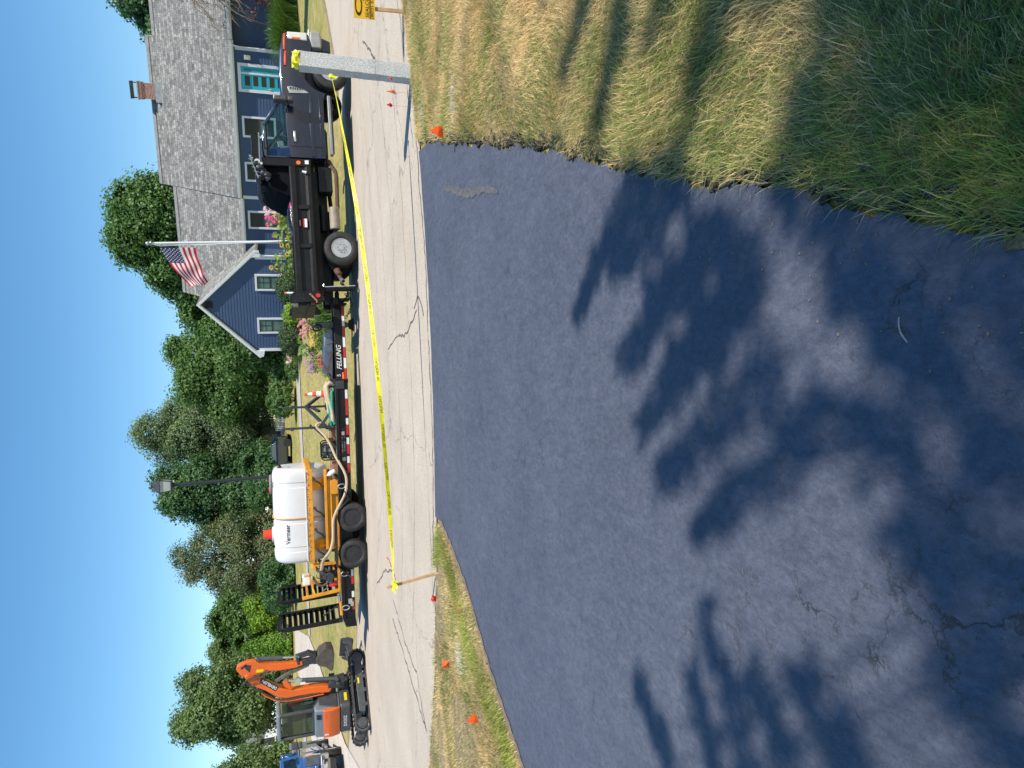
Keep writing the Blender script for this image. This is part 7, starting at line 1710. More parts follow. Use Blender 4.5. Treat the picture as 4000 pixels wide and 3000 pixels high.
# ------------------------------------------------------------------ vegetation
def leaf_cloud(name, C, Nrm, size, mat, parent=None, aspect=0.6, jitter=0.35, seed=1):
    r = np.random.default_rng(seed); n = len(C)
    nr = Nrm + r.normal(0, jitter, (n, 3)); nr /= np.linalg.norm(nr, axis=1, keepdims=True) + 1e-9
    t = np.cross(nr, r.normal(0, 1, (n, 3))); t /= np.linalg.norm(t, axis=1, keepdims=True) + 1e-9
    b = np.cross(nr, t); s = (size * r.uniform(0.6, 1.35, n))[:, None]
    V = np.stack([C - t * s * 0.5, C + b * s * aspect * 0.5 + nr * s * 0.06, C + t * s * 0.5, C - b * s * aspect * 0.5 + nr * s * 0.06], 1)
    return quads_np(name, V.reshape(-1, 3), mat, parent)
def lobe_points(lobes, clumps, per, spread, seed, inner=0.62, flat=0.8):
    r = np.random.default_rng(seed); C = []; Q = []
    vols = np.array([l[3] * l[4] + l[4] * l[5] + l[3] * l[5] for l in lobes]); cnt = np.maximum(3, (clumps * vols / vols.sum()).astype(int))
    for l, k in zip(lobes, cnt):
        d = r.normal(0, 1, (k, 3)); d /= np.linalg.norm(d, axis=1, keepdims=True)
        d[:, 2] = np.where(d[:, 2] < -0.55, -d[:, 2] * .6, d[:, 2])
        rad = r.uniform(inner, 1.04, (k, 1)); c = np.array(l[:3]) + d * rad * np.array(l[3:6])
        sz = spread * r.uniform(0.6, 1.35, k)
        off = r.normal(0, 1, (k, per, 3)); off /= np.linalg.norm(off, axis=2, keepdims=True); off *= r.uniform(0.25, 1.0, (k, per, 1)) ** 0.6
        off[:, :, 2] *= flat
        p = c[:, None, :] + off * sz[:, None, None]
        nn_ = 0.55 * off + 0.55 * d[:, None, :] + np.array([0, 0, 0.35])
        C.append(p.reshape(-1, 3)); Q.append(nn_.reshape(-1, 3))
    C = np.concatenate(C); Q = np.concatenate(Q); Q /= np.linalg.norm(Q, axis=1, keepdims=True) + 1e-9
    return C, Q
def trunk_limbs(lobes, base, h, r0, mat, parent, seed=0, n_limb=10, name='trunk'):
    rr = random.Random(seed); mb = MB(); bx, by, bz = base
    top = (bx + rr.uniform(-.4, .4), by + rr.uniform(-.3, .3), bz + h * 0.82)
    mid = (bx + rr.uniform(-.2, .2), by, bz + h * .4)
    mb.tube(smooth_pts([(bx, by, bz - .3), (bx, by, bz + h * .12), mid, top]), [r0 * (1.25 - 1.1 * i / 15) for i in range(16)], 9)
    for i in range(n_limb):
        l = rr.choice(lobes); t = rr.uniform(.3, .8); a = Vector((bx, by, bz)).lerp(Vector(top), t)
        b = Vector(l[:3]) + Vector((rr.uniform(-.6, .6) * l[3], rr.uniform(-.6, .6) * l[4], rr.uniform(-.2, .7) * l[5])); m = a.lerp(b, .5) + Vector((0, 0, -.25))
        r_ = r0 * .45 * (1 - t * .6); mb.tube(smooth_pts([a, m, b], 4), [r_ * (1 - .8 * q / 8) for q in range(9)], 6)
    return build(name, mb, mat, parent, True)
BARK = mat_bark('bark_grey', (0.13, 0.11, 0.09)); BARKP = mat_bark('bark_pale', (0.33, 0.33, 0.28)); BARKD = mat_bark('bark_dark', (0.06, 0.05, 0.045))
LEAFS = {
    'maple': mat_leaf('leaf_maple', (0.059, 0.132, 0.041), (0.130, 0.240, 0.070), 0.42),
    'dark': mat_leaf('leaf_dark', (0.049, 0.116, 0.050), (0.106, 0.208, 0.078), 0.38),
    'mid': mat_leaf('leaf_mid', (0.076, 0.156, 0.048), (0.160, 0.272, 0.086), 0.42),
    'silver': mat_leaf('leaf_silver', (0.105, 0.168, 0.092), (0.225, 0.300, 0.165), 0.42),
    'lime': mat_leaf('leaf_lime', (0.16, 0.29, 0.03), (0.30, 0.45, 0.06), 0.38),
    'arbor': mat_leaf('leaf_arborvitae', (0.10, 0.22, 0.03), (0.20, 0.35, 0.045), 0.3),
    'pine': mat_leaf('needle_green', (0.045, 0.120, 0.056), (0.10, 0.195, 0.075), 0.25),
    'dying': mat_leaf('needle_dying', (0.075, 0.135, 0.062), (0.165, 0.215, 0.105), 0.3, (0.36, 0.225, 0.125), 0.2),
    'olive': mat_leaf('leaf_olive', (0.088, 0.163, 0.060), (0.200, 0.275, 0.110), 0.4)}
KS = 0.82
def tree(name, label, X, Y, zt, zb, w, leaf, seed, nl=7, leaves=14000, size=0.26, bark=None, shape='round', depth=None, spread=0.55, gaps=1.0, group=None, per=26, limbs=10, trunk_r=0.22, lobes=None):
    zt = zt - (1.0 if X > -10 else 1.1); X, Y, zt, zb, w = X * KS, Y * KS, 1.7 + (zt - 1.7) * KS, 1.7 + (zb - 1.7) * KS, w * KS
    base = gz(Y); r = random.Random(seed); depth = depth or w * 0.8; zb = max(zb, base + 0.1); hh = zt - zb
    t = thing(name, label, 'tree', (X, Y, base), 0, group)
    L = []
    if lobes: L = [(a * w, b * depth, zb - base + c * hh, d * w, d * depth, e * hh) for a, b, c, d, e in lobes]
    elif shape == 'cone':
        for i in range(nl):
            f = i / (nl - 1); q = (1 - f) ** 0.85 * 0.98 + 0.06
            L.append((r.uniform(-.05, .05) * w, r.uniform(-.1, .1) * depth, zb - base + hh * (0.04 + .92 * f), w * q, depth * q, hh / nl * 0.9))
    else:
        L.append((0, 0, zb - base + hh * .45, w * .72, depth * .72, hh * .46))
        for i in range(nl):
            f = (i + .5) / nl; a = i * 2.4 + r.uniform(-.4, .4); q = sin(pi * (0.12 + 0.80 * f)) ** .7
            s = r.uniform(.34, .50) * (1.0 - .25 * f)
            L.append((cos(a) * w * .62 * q, sin(a) * depth * .6 * q, zb - base + hh * (.10 + .80 * f), w * s, depth * s, max(hh * .17, w * s * .75)))
    k = max(10, leaves // per)
    k = int(k * 1.9); size = size * 0.74
    C, Q = lobe_points(L, k, per, spread, seed, 0.55)
    # wind-thinned gaps: drop clumps where a coarse noise says so
    g = np.sin(C[:, 0] * 1.7 + seed) * np.sin(C[:, 2] * 1.9 + seed * 2) * np.sin(C[:, 1] * 1.5); C, Q = C[g < 0.62 * gaps], Q[g < 0.62 * gaps]
    C, Q = C[C[:, 2] > 0.05], Q[C[:, 2] > 0.05]
    leaf_cloud('crown', C, Q, size, LEAFS[leaf], t, 0.62, 0.45, seed)
    trunk_limbs(L, (0, 0, 0), (zt - base) * .9, trunk_r, bark or BARK, t, seed, limbs)
    return t
G = 'trees beyond the lawns'
tree('pine_tree', 'bushy dark green pine showing over the right end of the house roof', 28.2, 54, 13.6, 6, 3.6, 'pine', 11, 9, 16000, 0.30, BARKD, spread=0.6)
tree('maple_tree', 'tall rounded dark green tree directly behind the house roof and the flag', 11.6, 52, 13.9, 4, 3.9, 'maple', 21, 9, 30000, 0.27, spread=0.6, lobes=[(0, 0, .45, .75, .42), (.5, 0, .62, .52, .30), (-.1, .1, .80, .55, .22), (-.55, 0, .60, .45, .24), (.1, -.3, .7, .5, .25), (-.3, -.2, .86, .33, .13), (.35, -.2, .86, .36, .13), (.75, .1, .4, .4, .25)])
tree('maple_tree', 'dark green tree behind the blue gable peak, its crown stepping down to the left', 7.6, 53, 11.3, 3.5, 3.0, 'maple', 23, 7, 20000, 0.27, spread=0.55, lobes=[(.2, 0, .50, .75, .42), (.3, 0, .80, .55, .22), (-.55, 0, .62, .45, .18), (-.85, 0, .42, .40, .2), (.6, 0, .7, .5, .22)])
tree('broadleaf_tree', 'small mid green tree low behind the left slope of the gable', 3.6, 50, 8.0, 1.5, 2.4, 'mid', 31, 6, 12000, 0.24)
tree('oak_tree', 'full mid green tree left of the house between the gable and the pale tall tree', 2.2, 60, 11.9, 1.2, 4.9, 'mid', 41, 9, 38000, 0.26, spread=0.62)
tree('broadleaf_tree', 'low dark green tree filling the gap beside the white gable corner', 4.6, 52, 6.2, 1.5, 2.6, 'maple', 42, 6, 11000, 0.24)
tree('poplar_tree', 'tallest tree, pale silvery green with thin upright branches at its airy top', -3.4, 64, 15.0, 1.6, 4.3, 'silver', 51, 11, 52000, 0.20, BARKP, spread=0.52, gaps=.95, limbs=26, per=22)
tree('broadleaf_tree', 'big dark green tree directly behind the street lamp', -8.0, 62, 13.7, 1.8, 3.9, 'dark', 61, 9, 34000, 0.26, spread=0.62)
tree('broadleaf_tree', 'dark leafy undergrowth tree below the tall pale tree, behind the white tank', -6.4, 57, 6.2, 1.8, 3.0, 'dark', 63, 6, 12000, 0.25)
tree('dying_pine', 'dying pine with brown and orange needles above the white tank', -12.6, 58, 12.0, 2.0, 3.5, 'dying', 71, 9, 26000, 0.17, BARKD, spread=0.55, gaps=.6, limbs=34, per=30, trunk_r=.2, lobes=[(.05, 0, .90, .26, .10), (-.32, 0, .80, .26, .10), (.1, 0, .72, .5, .14), (-.4, 0, .6, .5, .14), (.4, .1, .5, .5, .15), (-.1, -.3, .42, .7, .16), (-.6, 0, .3, .42, .15), (.5, 0, .26, .5, .16), (0, -.1, .15, .8, .15)])
tree('broadleaf_tree', 'mid green tree between the brown pine and the bright lime tree', -20.4, 70, 10.6, 1.6, 3.9, 'mid', 81, 8, 24000, 0.28)
tree('lime_tree', 'bright yellow-green tree above the upright trailer ramps', -18.3, 62, 6.9, 2.3, 1.9, 'lime', 83, 6, 9000, 0.22)
tree('broadleaf_tree', 'dark low tree under the brown pine, behind the pump end of the tank frame', -14.3, 54, 5.0, 1.4, 2.0, 'dark', 85, 6, 9000, 0.22)
tree('arborvitae', 'narrow bright green cone-shaped arborvitae left of the lime tree', -20.6, 59.5, 7.0, 2.3, 1.05, 'arbor', 87, 8, 9000, 0.16, None, 'cone', spread=0.28, limbs=2)
tree('arborvitae', 'second green cone-shaped arborvitae, just behind and left of the bright one', -21.7, 60.5, 6.3, 2.3, 1.0, 'arbor', 88, 8, 8000, 0.16, None, 'cone', spread=0.28, limbs=2)
tree('broadleaf_tree', 'olive green tree behind the arborvitae pair', -25.2, 72, 11.2, 2.0, 3.0, 'olive', 91, 7, 14000, 0.28)
tree('oak_tree', 'large dark tree with open branches directly behind the excavator arm', -27.6, 66, 13.6, 2.2, 4.6, 'olive', 93, 10, 26000, 0.28, BARKP, spread=0.6, gaps=.75, limbs=22)
tree('broadleaf_tree', 'pale fresh green tree at the left edge behind the excavator cab', -30.6, 58, 10.0, 2.2, 3.0, 'olive', 95, 7, 16000, 0.24)
tree('broadleaf_tree', 'broad dark tree closing the gap behind the lime tree', -22.5, 78, 9.6, 1.2, 4.6, 'dark', 98, 7, 12000, 0.32)
# far wood behind everything, one mass
r0 = random.Random(77); L = []
for i in range(34):
    x = -62 + i * 3.4; L.append((x, 74 + r0.uniform(-3, 3), gz(74) + 2.2, 3.2, 2.6, r0.uniform(2.4, 3.6)))
C, Q = lobe_points(L, 1300, 24, 0.9, 5, .6)
stuff(leaf_cloud('far_wood', C, Q, 0.42, LEAFS['dark'], None, .62, .45, 3), 'far dark wood along the horizon behind the garden trees', 'trees')

def shrub(name, label, x, y, z, rx, ry, rz_, mat, seed, leaves=5000, size=0.07, cat='shrub', base=None, spread=.12, flat=1.0, group=None, inner=.85):
    t = thing(name, label, cat, (x, y, z), 0, group)
    L = [(0, 0, rz_, rx, ry, rz_)]
    C, Q = lobe_points(L, leaves // 16, 16, spread, seed, inner, flat)
    # the underside closes down to the ground
    C2, Q2 = lobe_points([(0, 0, rz_ * .55, rx * .93, ry * .93, rz_ * .6)], leaves // 32, 16, spread, seed + 1, .8, flat)
    C = np.concatenate([C, C2]); Q = np.concatenate([Q, Q2]); k = C[:, 2] > 0.02
    leaf_cloud('foliage', C[k], Q[k], size, mat, t, .6, .4, seed)
    mb = MB(); rr = random.Random(seed)
    for i in range(7): a = rr.uniform(0, 2 * pi); mb.tube([(0, 0, -.05), (cos(a) * rx * .3, sin(a) * ry * .3, rz_ * .6), (cos(a) * rx * .7, sin(a) * ry * .7, rz_ * 1.2)], [.02, .015, .006], 5)
    build('stem', mb, BARK, t, True)
    return t
BOX = mat_leaf('leaf_box', (0.028, 0.06, 0.022), (0.085, 0.135, 0.05), 0.15)
shrub('clipped_bush', 'round clipped dark green bush below the left gable window', 2.62, 34.55, 1.0, 0.86, 0.75, 0.55, BOX, 101, 9000, .06, group='clipped bushes under the gable')
shrub('clipped_bush', 'round clipped dark green bush below the right gable window, half behind the truck bed', 4.98, 34.3, 1.05, 0.72, 0.7, 0.54, BOX, 102, 8000, .06, group='clipped bushes under the gable')
shrub('leafy_bush', 'bright green broad-leaved bush between the two clipped bushes', 3.72, 34.0, 0.95, 0.48, 0.45, 0.42, LEAFS['lime'], 103, 2600, .13, spread=.16)
shrub('yellow_shrub', 'yellow-green feathery shrub against the house wall above the truck bed', 9.1, 33.4, 1.0, 0.72, 0.6, 0.62, mat_leaf('leaf_golden', (0.20, 0.24, 0.02), (0.42, 0.40, 0.04), .3), 104, 5000, .09, spread=.16)
shrub('small_evergreen', 'small dark evergreen peeping between yellow shrub and flowers', 8.0, 33.5, .9, .35, .35, .5, LEAFS['dark'], 105, 1600, .06)
shrub('leafy_bush', 'low mixed green bush at the white gable corner', 1.35, 36.6, 1.15, 0.75, 0.6, 0.33, LEAFS['mid'], 106, 3000, .09)
shrub('leafy_bush', 'green lilac-like bush beside the pale path left of the gable', -0.4, 38.9, 1.35, 1.0, .8, .75, LEAFS['mid'], 107, 4000, .12)
# low dark hedge plants at the far corner
for k, (x, y) in enumerate(((-16.3, 48.6), (-17.1, 49.0), (-17.9, 49.4), (-18.8, 49.8), (-19.6, 50.2))):
    shrub('low_shrub', ['brownish low shrub at the right end of the far bed', 'brownish low shrub second from the right in the far bed', 'brownish low shrub in the middle of the far bed', 'brownish low shrub second from the left in the far bed', 'brownish low shrub at the left end of the far bed'][k], x, y, gz(y), .55, .5, .35, mat_leaf('leaf_brownish', (0.05, 0.05, 0.03), (0.13, 0.11, 0.07), .2), 110 + k, 900, .1, group='low shrubs in the far bed')
for k, (x, y, h) in enumerate(((-11.0, 46.5, 1.1), (-9.3, 47.5, 1.3), (-13.2, 47.0, 1.2), (1.9, 41.5, .8), (0.4, 44.5, .9), (-25.5, 52.5, 1.0))):
    shrub('border_shrub', ['dark shrub low behind the tank frame pump', 'dark shrub low behind the white tank', 'dark shrub below the brown pine', 'green shrub by the white marker post', 'green shrub under the tall trees near the boulder', 'dark shrub in front of the far white house'][k], x, y, gz(y), 1.3, 1.0, h * .6, LEAFS['dark' if k != 3 else 'mid'], 120 + k, 2600, .14)

def blade_fan(name, parent, n, h, r, width, mat, seed, base=(0, 0, 0), lean=0.8, straight=.3):
    g = np.random.default_rng(seed); a = g.uniform(0, 2 * pi, n); hh = h * g.uniform(.65, 1.1, n); ln = lean * g.uniform(.2, 1, n); bx = base[0] + g.normal(0, r, n); by = base[1] + g.normal(0, r * .8, n)
    V = np.zeros((n, 8, 3)); tw = g.uniform(0, 2 * pi, n); px, py = np.cos(tw), np.sin(tw)
    for k, (t, ww) in enumerate(((0, .7), (.4, 1), (.75, .8), (1, .1))):
        cx = bx + np.cos(a) * ln * hh * t ** 1.8; cy = by + np.sin(a) * ln * hh * t ** 1.8; cz = base[2] + hh * (t - .35 * ln * t ** 3)
        for s in (0, 1): V[:, 2 * k + s, 0] = cx + px * width * ww * (s - .5); V[:, 2 * k + s, 1] = cy + py * width * ww * (s - .5); V[:, 2 * k + s, 2] = cz
    F = (np.array([[0, 1, 3, 2], [2, 3, 5, 4], [4, 5, 7, 6]])[None] + (np.arange(n) * 8)[:, None, None]).reshape(-1, 4)
    return quads_np(name, V.reshape(-1, 3), mat, parent, F=F)
def flower_heads(name, parent, pts, r, mat, mat_c=None, seed=0, petals=9, face=(0.1, -0.8, 0.6)):
    rr = random.Random(seed)
    for p in pts:
        mb = MB(); d = (Vector(face) + Vector((rr.uniform(-.5, .5), rr.uniform(-.4, .4), rr.uniform(-.4, .4)))).normalized(); a = d.cross(Vector((0, 0, 1))).normalized(); b = d.cross(a); p = Vector(p); q = r * rr.uniform(.7, 1.2)
        for i in range(petals):
            t0 = 2 * pi * i / petals; t1 = t0 + 4.6 / petals
            mb.quad(p + (a * cos(t0) + b * sin(t0)) * q * .3, p + (a * cos(t0) + b * sin(t0)) * q * .95 - d * q * .15, p + (a * cos((t0 + t1) / 2) + b * sin((t0 + t1) / 2)) * q * 1.1 - d * q * .2, p + (a * cos(t1) + b * sin(t1)) * q * .3)
        mb.mi = 1 if mat_c else 0; k = 8
        ring = [p + (a * cos(2 * pi * i / k) + b * sin(2 * pi * i / k)) * q * .42 + d * q * .05 for i in range(k)]; mb.add(ring + [p + d * q * .28], [(i, (i + 1) % k, k) for i in range(k)])
        build(name, mb, [mat, mat_c] if mat_c else mat, parent, recalc=False)
PET = {'yellow': M('petal_yellow', (0.66, 0.40, 0.03), .6, 0, .2, 30), 'pink': M('petal_pink', (0.55, 0.17, 0.30), .6, 0, .35, 30), 'mag': M('petal_magenta', (0.75, 0.02, 0.22), .6, 0, .2, 30), 'pale': M('petal_pale_pink', (0.75, 0.45, 0.42), .6, 0, .2, 30), 'purple': M('petal_purple', (0.36, 0.18, 0.38), .6, 0, .3, 30), 'red': M('petal_red', (0.65, 0.03, 0.08), .6, 0, .2, 30), 'brown': M('flower_eye', (0.06, 0.025, 0.012), .9), 'orange': M('petal_orange', (0.80, 0.22, 0.03), .6)}
SUNL = mat_leaf('leaf_sunflower', (0.11, 0.20, 0.03), (0.24, 0.34, 0.06), .35)
rr = random.Random(31)
SUNLAB = ['sunflower nearest the flagpole with a dark-eyed bloom', 'tall sunflower left of the flagpole with yellow blooms', 'sunflower over the middle of the truck bed, big dark eye', 'sunflower leaning towards the gable window', 'sunflower at the left end of the row beside the clipped bush', 'short sunflower at the right end of the row', 'sunflower with small buds between the taller ones']
for k, (x, h) in enumerate(((4.98, 1.86), (4.62, 1.80), (4.28, 1.72), (3.92, 1.95), (3.62, 1.6), (5.25, 1.5), (4.45, 1.5))):
    y = 22.3 + .25 * (k % 3); z0 = terr(0, y)
    t = thing('sunflower', SUNLAB[k], 'flower', (x, y, z0), 0, 'sunflowers behind the truck bed')
    C = []; Q = []
    mb = MB(); heads = []
    for s in range(5):
        dx = rr.uniform(-.16, .16); hh = h * rr.uniform(.72, 1.0); mb.tube([(0, 0, 0), (dx * .4, .02, hh * .5), (dx, rr.uniform(-.05, .05), hh)], [.013, .011, .007], 5)
        heads.append((dx, -.05, hh + .02))
        for j in range(24):
            f = rr.uniform(.3, 1.0); a = rr.uniform(0, 2 * pi); C.append((dx * f + .13 * cos(a), .13 * sin(a), hh * f + rr.uniform(-.03, .03))); Q.append((.5 * cos(a), .5 * sin(a) - .3, .7))
    build('stem', mb, M('stem_green', (0.12, 0.20, 0.05), .7), t, True)
    leaf_cloud('leaves', np.array(C), np.array(Q), 0.15, SUNL, t, .72, .35, 200 + k)
    flower_heads('bloom', t, heads[:3], 0.075, PET['yellow'], PET['brown'], k, 12)
def flower_clump(name, label, x, y, w, h, nst, head, r, leafmat, seed, eye=None, cat='flowers', leaves=500, lsize=.07, d=.5, top=.7, spike=False):
    z0 = terr(0, y); t = thing(name, label, cat, (x, y, z0), 0, 'flowers in the front bed'); g = random.Random(seed); mb = MB(); hs = []
    for i in range(nst):
        px, py, hh = g.uniform(-w, w), g.uniform(-d, d), h * g.uniform(top, 1.05); mb.tube([(px * .8, py, 0), (px, py, hh)], [.006, .004], 4); hs.append((px, py, hh))
        if spike: hs += [(px + g.uniform(-.03, .03), py, hh - g.uniform(0, .16)) for _ in range(4)]
    build('stem', mb, M('stem_green', (0.12, 0.20, 0.05), .7), t, True)
    gg = np.random.default_rng(seed); C = np.stack([gg.uniform(-w, w, leaves), gg.uniform(-d, d, leaves), h * gg.uniform(.05, .82, leaves)], -1); Q = gg.normal(0, .5, (leaves, 3)) + np.array([0, -.3, .7])
    leaf_cloud('leaves', C, Q, lsize, leafmat, t, .5, .3, seed)
    flower_heads('bloom', t, hs, r, head, eye, seed, 8)
    return t
FG = mat_leaf('leaf_perennial', (0.06, 0.12, 0.02), (0.17, 0.25, 0.05), .3)
flower_clump('coneflower_clump', 'pink coneflowers over dark leaves, nearest the truck tailgate', 2.50, 23.6, .32, 1.0, 34, PET['pink'], .055, FG, 1, PET['orange'])
flower_clump('coneflower_clump', 'pink coneflowers in the middle of the bed above the trailer jack', 2.08, 23.8, .30, .92, 36, PET['pink'], .055, FG, 2, PET['orange'])
flower_clump('daisy_clump', 'yellow daisies between the pink coneflowers and the big-leaved plant', 1.66, 23.3, .28, .68, 34, PET['yellow'], .042, FG, 3, None)
flower_clump('phlox_clump', 'purple-pink phlox at the left end of the bed', 1.02, 24.0, .42, .80, 46, PET['purple'], .05, FG, 4, None, d=.4)
flower_clump('red_flowers', 'small red flowers low beside the trailer tool tray', .98, 22.8, .2, .5, 18, PET['red'], .045, FG, 5, None)
flower_clump('magenta_flowers', 'magenta flowers in front of the right-hand house window', 7.35, 30.6, .22, 1.55, 16, PET['mag'], .075, FG, 6, None, leaves=300)
flower_clump('pale_flowers', 'pale pink phlox against the house wall right of the magenta flowers', 7.78, 30.8, .2, 1.55, 18, PET['pale'], .075, FG, 7, None, leaves=400)
flower_clump('leafy_perennials', 'green leafy perennials dotted with yellow under the magenta flowers', 7.3, 30.2, .36, 1.35, 14, PET['yellow'], .045, FG, 8, None, leaves=1400)
flower_clump('pink_phlox', 'pink phlox at the foot of the white gable corner', 1.75, 35.4, .35, .62, 26, PET['pale'], .07, FG, 9, None)
tt = thing('big_leaved_plant', 'plant with large pale green leaves standing over the yellow daisies', 'plant', (1.42, 23.5, terr(0, 23.5)), 0)
mb = MB()
for i in range(9): a = i * 2.4; mb.tube([(0, 0, 0), (.1 * cos(a), .06 * sin(a), .6 + .05 * i)], [.012, .008], 5)
build('stem', mb, MATS['stem_green'], tt, True); gg = np.random.default_rng(6); n_ = 46; C = np.stack([gg.normal(0, .2, n_), gg.normal(0, .15, n_), gg.uniform(.25, 1.05, n_)], -1)
leaf_cloud('leaves', C, gg.normal(0, .4, (n_, 3)) + np.array([0, -.5, .6]), .24, mat_leaf('leaf_pale_big', (0.13, 0.22, 0.06), (0.27, 0.36, 0.12), .35), tt, .6, .3, 7)
tt = thing('strap_leaved_clump', 'dark green strap-leaved clump behind the trailer coupler', 'plant', (2.42, 22.9, terr(0, 22.9)), 0); blade_fan('leaves', tt, 260, .72, .22, .03, LEAFS['mid'], 5)
tt = thing('strap_leaved_clump', 'light green strap-leaved clump at the left end of the flower bed', 'plant', (.80, 23.2, terr(0, 23.2)), 0); blade_fan('leaves', tt, 200, .5, .16, .025, LEAFS['lime'], 6)
FGR = mat_leaf('leaf_fountain_grass', (0.035, 0.085, 0.02), (0.12, 0.22, 0.05), .25)
for k, (x, y, h) in enumerate(((15.2, 30.2, 1.5), (16.15, 30.6, 1.35), (17.2, 30.8, 1.3))):
    tt = thing('fountain_grass', ['arching fountain grass clump nearest the front bumper of the truck', 'arching fountain grass clump in the middle of the right-hand bed', 'arching fountain grass clump at the right picture edge'][k], 'grass clump', (x, y, gz(y)), 0, 'fountain grass in the right bed'); blade_fan('leaves', tt, 1500, h, .22, .02, FGR, 40 + k, lean=1.1)
BUR = mat_leaf('leaf_burgundy', (0.05, 0.02, 0.022), (0.15, 0.06, 0.055), .2, (0.30, 0.09, 0.03), .12)
bt = thing('weeping_tree', 'half-bare weeping tree with burgundy leaves in front of the right end of the house', 'tree', (18.3, 31.2, gz(31.2)), 0)
mb = MB(); g = random.Random(3)
mb.tube(smooth_pts([(0, 0, -.2), (.05, 0, 1.2), (-.05, 0, 2.6), (.0, 0, 4.2)]), [.11 - .004 * i for i in range(16)], 8)
for i in range(26):
    a = g.uniform(2.2, 4.4) if i % 4 else g.uniform(0, 6.28); z = g.uniform(2.6, 4.9); L_ = g.uniform(1.2, 3.0); p0 = Vector((0, 0, min(4.2, z - .4))); p1 = p0 + Vector((cos(a) * L_ * .45, sin(a) * L_ * .3, g.uniform(.3, .9))); p2 = p0 + Vector((cos(a) * L_ * .8, sin(a) * L_ * .5, g.uniform(-.2, .7))); p3 = p0 + Vector((cos(a) * L_, sin(a) * L_ * .6, g.uniform(-1.6, .1)))
    P_ = smooth_pts([p0, p1, p2, p3]); mb.tube(P_, [.035 * (1 - .85 * q / (len(P_) - 1)) for q in range(len(P_))], 5)
    for q in range(5):
        s_ = P_[g.randrange(6, len(P_))]; e_ = s_ + Vector((g.uniform(-.5, .1), g.uniform(-.2, .2), g.uniform(-.7, .2))); mb.tube([s_, s_.lerp(e_, .5) + Vector((0, 0, .06)), e_], [.012, .009, .004], 4)
build('branches', mb, mat_bark('bark_weeping', (0.24, 0.185, 0.14)), bt, True)
L = [(-1.0, -.2, 1.3, 1.1, .7, 1.0), (-.2, 0, 4.6, 1.3, .8, .5), (-2.0, -.1, 1.7, .5, .4, .4), (.5, 0, 1.6, 1, .7, 1)]
C, Q = lobe_points(L, 130, 12, .16, 9, .3); leaf_cloud('leaves', C, Q, .09, BUR, bt, .6, .5, 12)
shrub('burgundy_shrub', 'low burgundy shrub under the weeping tree', 17.3, 31.0, gz(31), .95, .6, .65, BUR, 140, 2600, .10, spread=.2)

# the tree behind and to the right of the camera: only its shadow reaches the picture
sh = thing('shade_tree', 'tall tree behind the camera whose leafy boughs throw dappled shade over driveway and lawn', 'tree', (9.6, -9.6, 0), 0)
SPR = [  # each bough: where its shadow starts and ends on the ground, half width of its side twigs, hang height
    ((1.04, 2.96), (.40, 3.82), .13, 9.0), ((.84, 2.52), (.58, 3.30), .13, 9.3), ((.98, 2.55), (.75, 3.35), .10, 9.2), ((.56, 2.26), (.08, 3.24), .16, 9.6), ((.29, 2.20), (-.23, 3.06), .15, 9.8), ((.03, 2.00), (-.48, 2.88), .15, 10.0), ((-.11, 1.76), (-.70, 2.62), .13, 10.3), ((.42, 2.1), (.05, 2.75), .15, 9.8), ((.62, 2.3), (.35, 2.95), .14, 9.5),
    ((-1.62, 2.25), (-1.07, 2.56), .10, 9.0), ((-1.75, 2.50), (-1.35, 2.68), .07, 9.0), ((-1.35, 1.70), (-1.08, 2.02), .10, 9.3), ((-1.5, 2.0), (-1.2, 2.25), .08, 9.2), ((-1.9, 2.9), (-1.62, 3.2), .06, 8.8),
    ((.15, 1.40), (.62, 2.0), .20, 10.3), ((-.15, 1.35), (.26, 1.72), .15, 10.4), ((-.45, 1.28), (-.16, 1.70), .16, 10.5), ((-.80, 1.22), (-.47, 1.55), .12, 10.5), ((-1.05, 1.12), (-.84, 1.40), .10, 10.5), ((.30, 1.0), (.55, 1.62), .22, 10.8), ((0, .95), (.1, 1.42), .2, 10.8), ((-.3, .95), (-.2, 1.32), .16, 10.8), ((-.62, .98), (-.5, 1.25), .12, 10.8), ((.75, 1.1), (.72, 1.9), .2, 10.5),
    ((1.95, 2.95), (1.40, 3.42), .16, 9.3), ((2.4, 3.2), (1.9, 3.85), .15, 9.2), ((1.55, 2.15), (1.15, 2.50), .16, 9.8), ((2.0, 2.45), (1.6, 2.75), .15, 9.6), ((1.25, 1.62), (.82, 1.86), .20, 10.3), ((1.7, 1.75), (1.3, 2.0), .20, 10.2), ((1.1, 1.2), (.8, 1.5), .22, 10.6), ((1.5, 1.35), (1.1, 1.55), .2, 10.6), ((1.0, .8), (.7, 1.15), .25, 11), ((1.4, .95), (1.1, 1.25), .22, 11), ((.5, .7), (.45, 1.1), .25, 11), ((2.9, 3.4), (2.5, 4.1), .14, 9)]
up = SUN / SUN.z; C = []; Q = []; L = []; mbw = MB(); g = random.Random(5); BO = Vector((9.6, -9.6, 0))
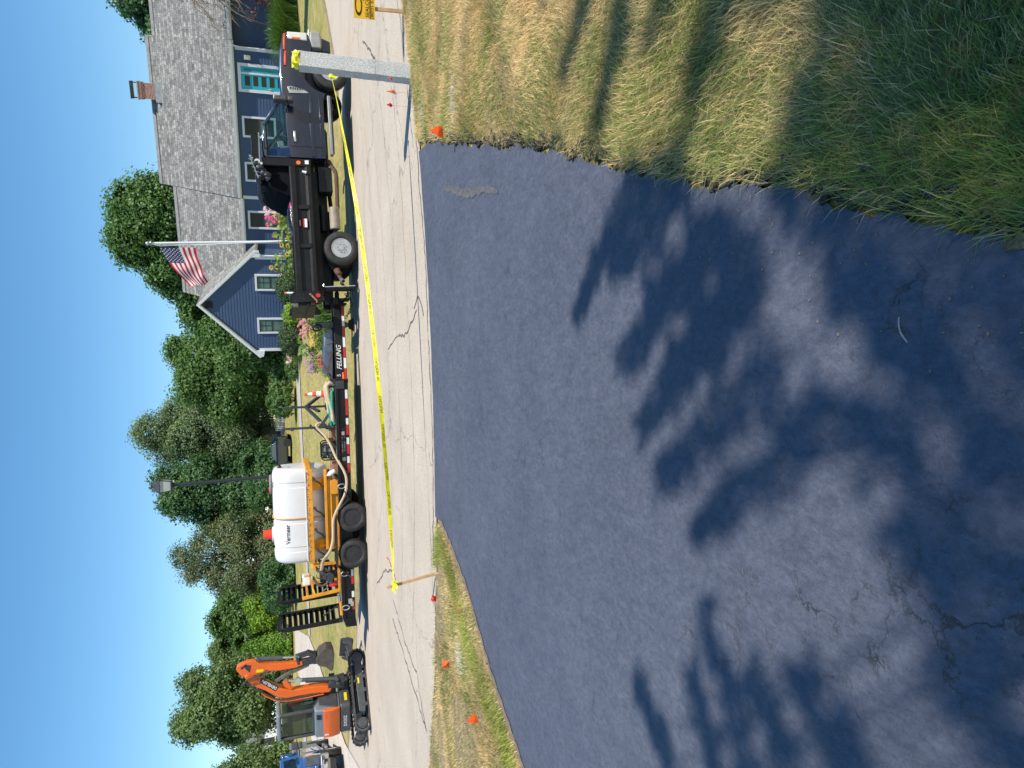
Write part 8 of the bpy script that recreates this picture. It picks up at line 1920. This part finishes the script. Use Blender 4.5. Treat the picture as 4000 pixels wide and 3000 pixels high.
for (sx, sy), (tx, ty), wd, h in SPR:
    h *= 0.84 if sx < 1.1 else 1.1
    a = Vector((sx, sy, 0)) + up * (h + .4) - BO; b = Vector((tx, ty, 0)) + up * h - BO; d = b - a; L.append(tuple(a)); pz = Vector((-d.y, d.x, 0)).normalized(); Ln = d.length
    mbw.tube([a, a.lerp(b, .5) + Vector((0, 0, .05)), b], [.016, .010, .004], 5)
    nt_ = max(8, int(Ln / .07))
    for k in range(nt_ + 1):
        t = k / nt_; c = a.lerp(b, t); s_ = 1 if k % 2 else -1; tl = wd * (1.05 - .62 * t) * g.uniform(.55, 1.25)
        e = c + pz * s_ * tl + d.normalized() * tl * g.uniform(.4, .9) + Vector((0, 0, g.uniform(-.08, .08)))
        mbw.tube([c, e], [.005, .002], 4)
        for q in range(5):
            f = (q + .6) / 5
            if g.random() < .24: continue
            m_ = c.lerp(e, f)
            for z in range(6): C.append(m_ + Vector((g.gauss(0, .028), g.gauss(0, .028), g.gauss(0, .05)))); Q.append((g.gauss(0, .4), g.gauss(0, .4), 1))
C, Q = np.array([tuple(c) for c in C]), np.array(Q)
leaf_cloud('crown', C, Q, .075, LEAFS['maple'], sh, .62, .5, 19)
build('twigs', mbw, BARK, sh, True)
mb = MB(); mb.tube(smooth_pts([(0, 0, -.3), (.05, 0, 3), (-.1, .1, 8), (0, 0, 14)]), [.3 - .016 * i for i in range(16)], 10)
for l in L:
    b = Vector(l[:3]); a = Vector((0, 0, b.z * .8)); mb.tube(smooth_pts([a, a.lerp(b, .55) + Vector((0, 0, .4)), b], 4), [.05 * (1 - .85 * q / 8) for q in range(9)], 5)
build('trunk', mb, BARK, sh, True)
# an evergreen out of frame on the right whose shadow crosses the far lawn
ev = thing('columnar_evergreen', 'narrow evergreen out of frame on the right that shades a band of the far lawn', 'tree', (20.3, 22.4, gz(22.4)), 0)
C, Q = lobe_points([(0, 0, 1 + i, .85 - .03 * i, .85 - .03 * i, .8) for i in range(12)], 700, 20, .3, 8, .4); leaf_cloud('crown', C, Q, .22, LEAFS['pine'], ev, .6, .5, 21)
mb = MB(); mb.cyl((0, 0, -.2), (0, 0, 11), .16, .03, 8); build('trunk', mb, BARKD, ev, True)
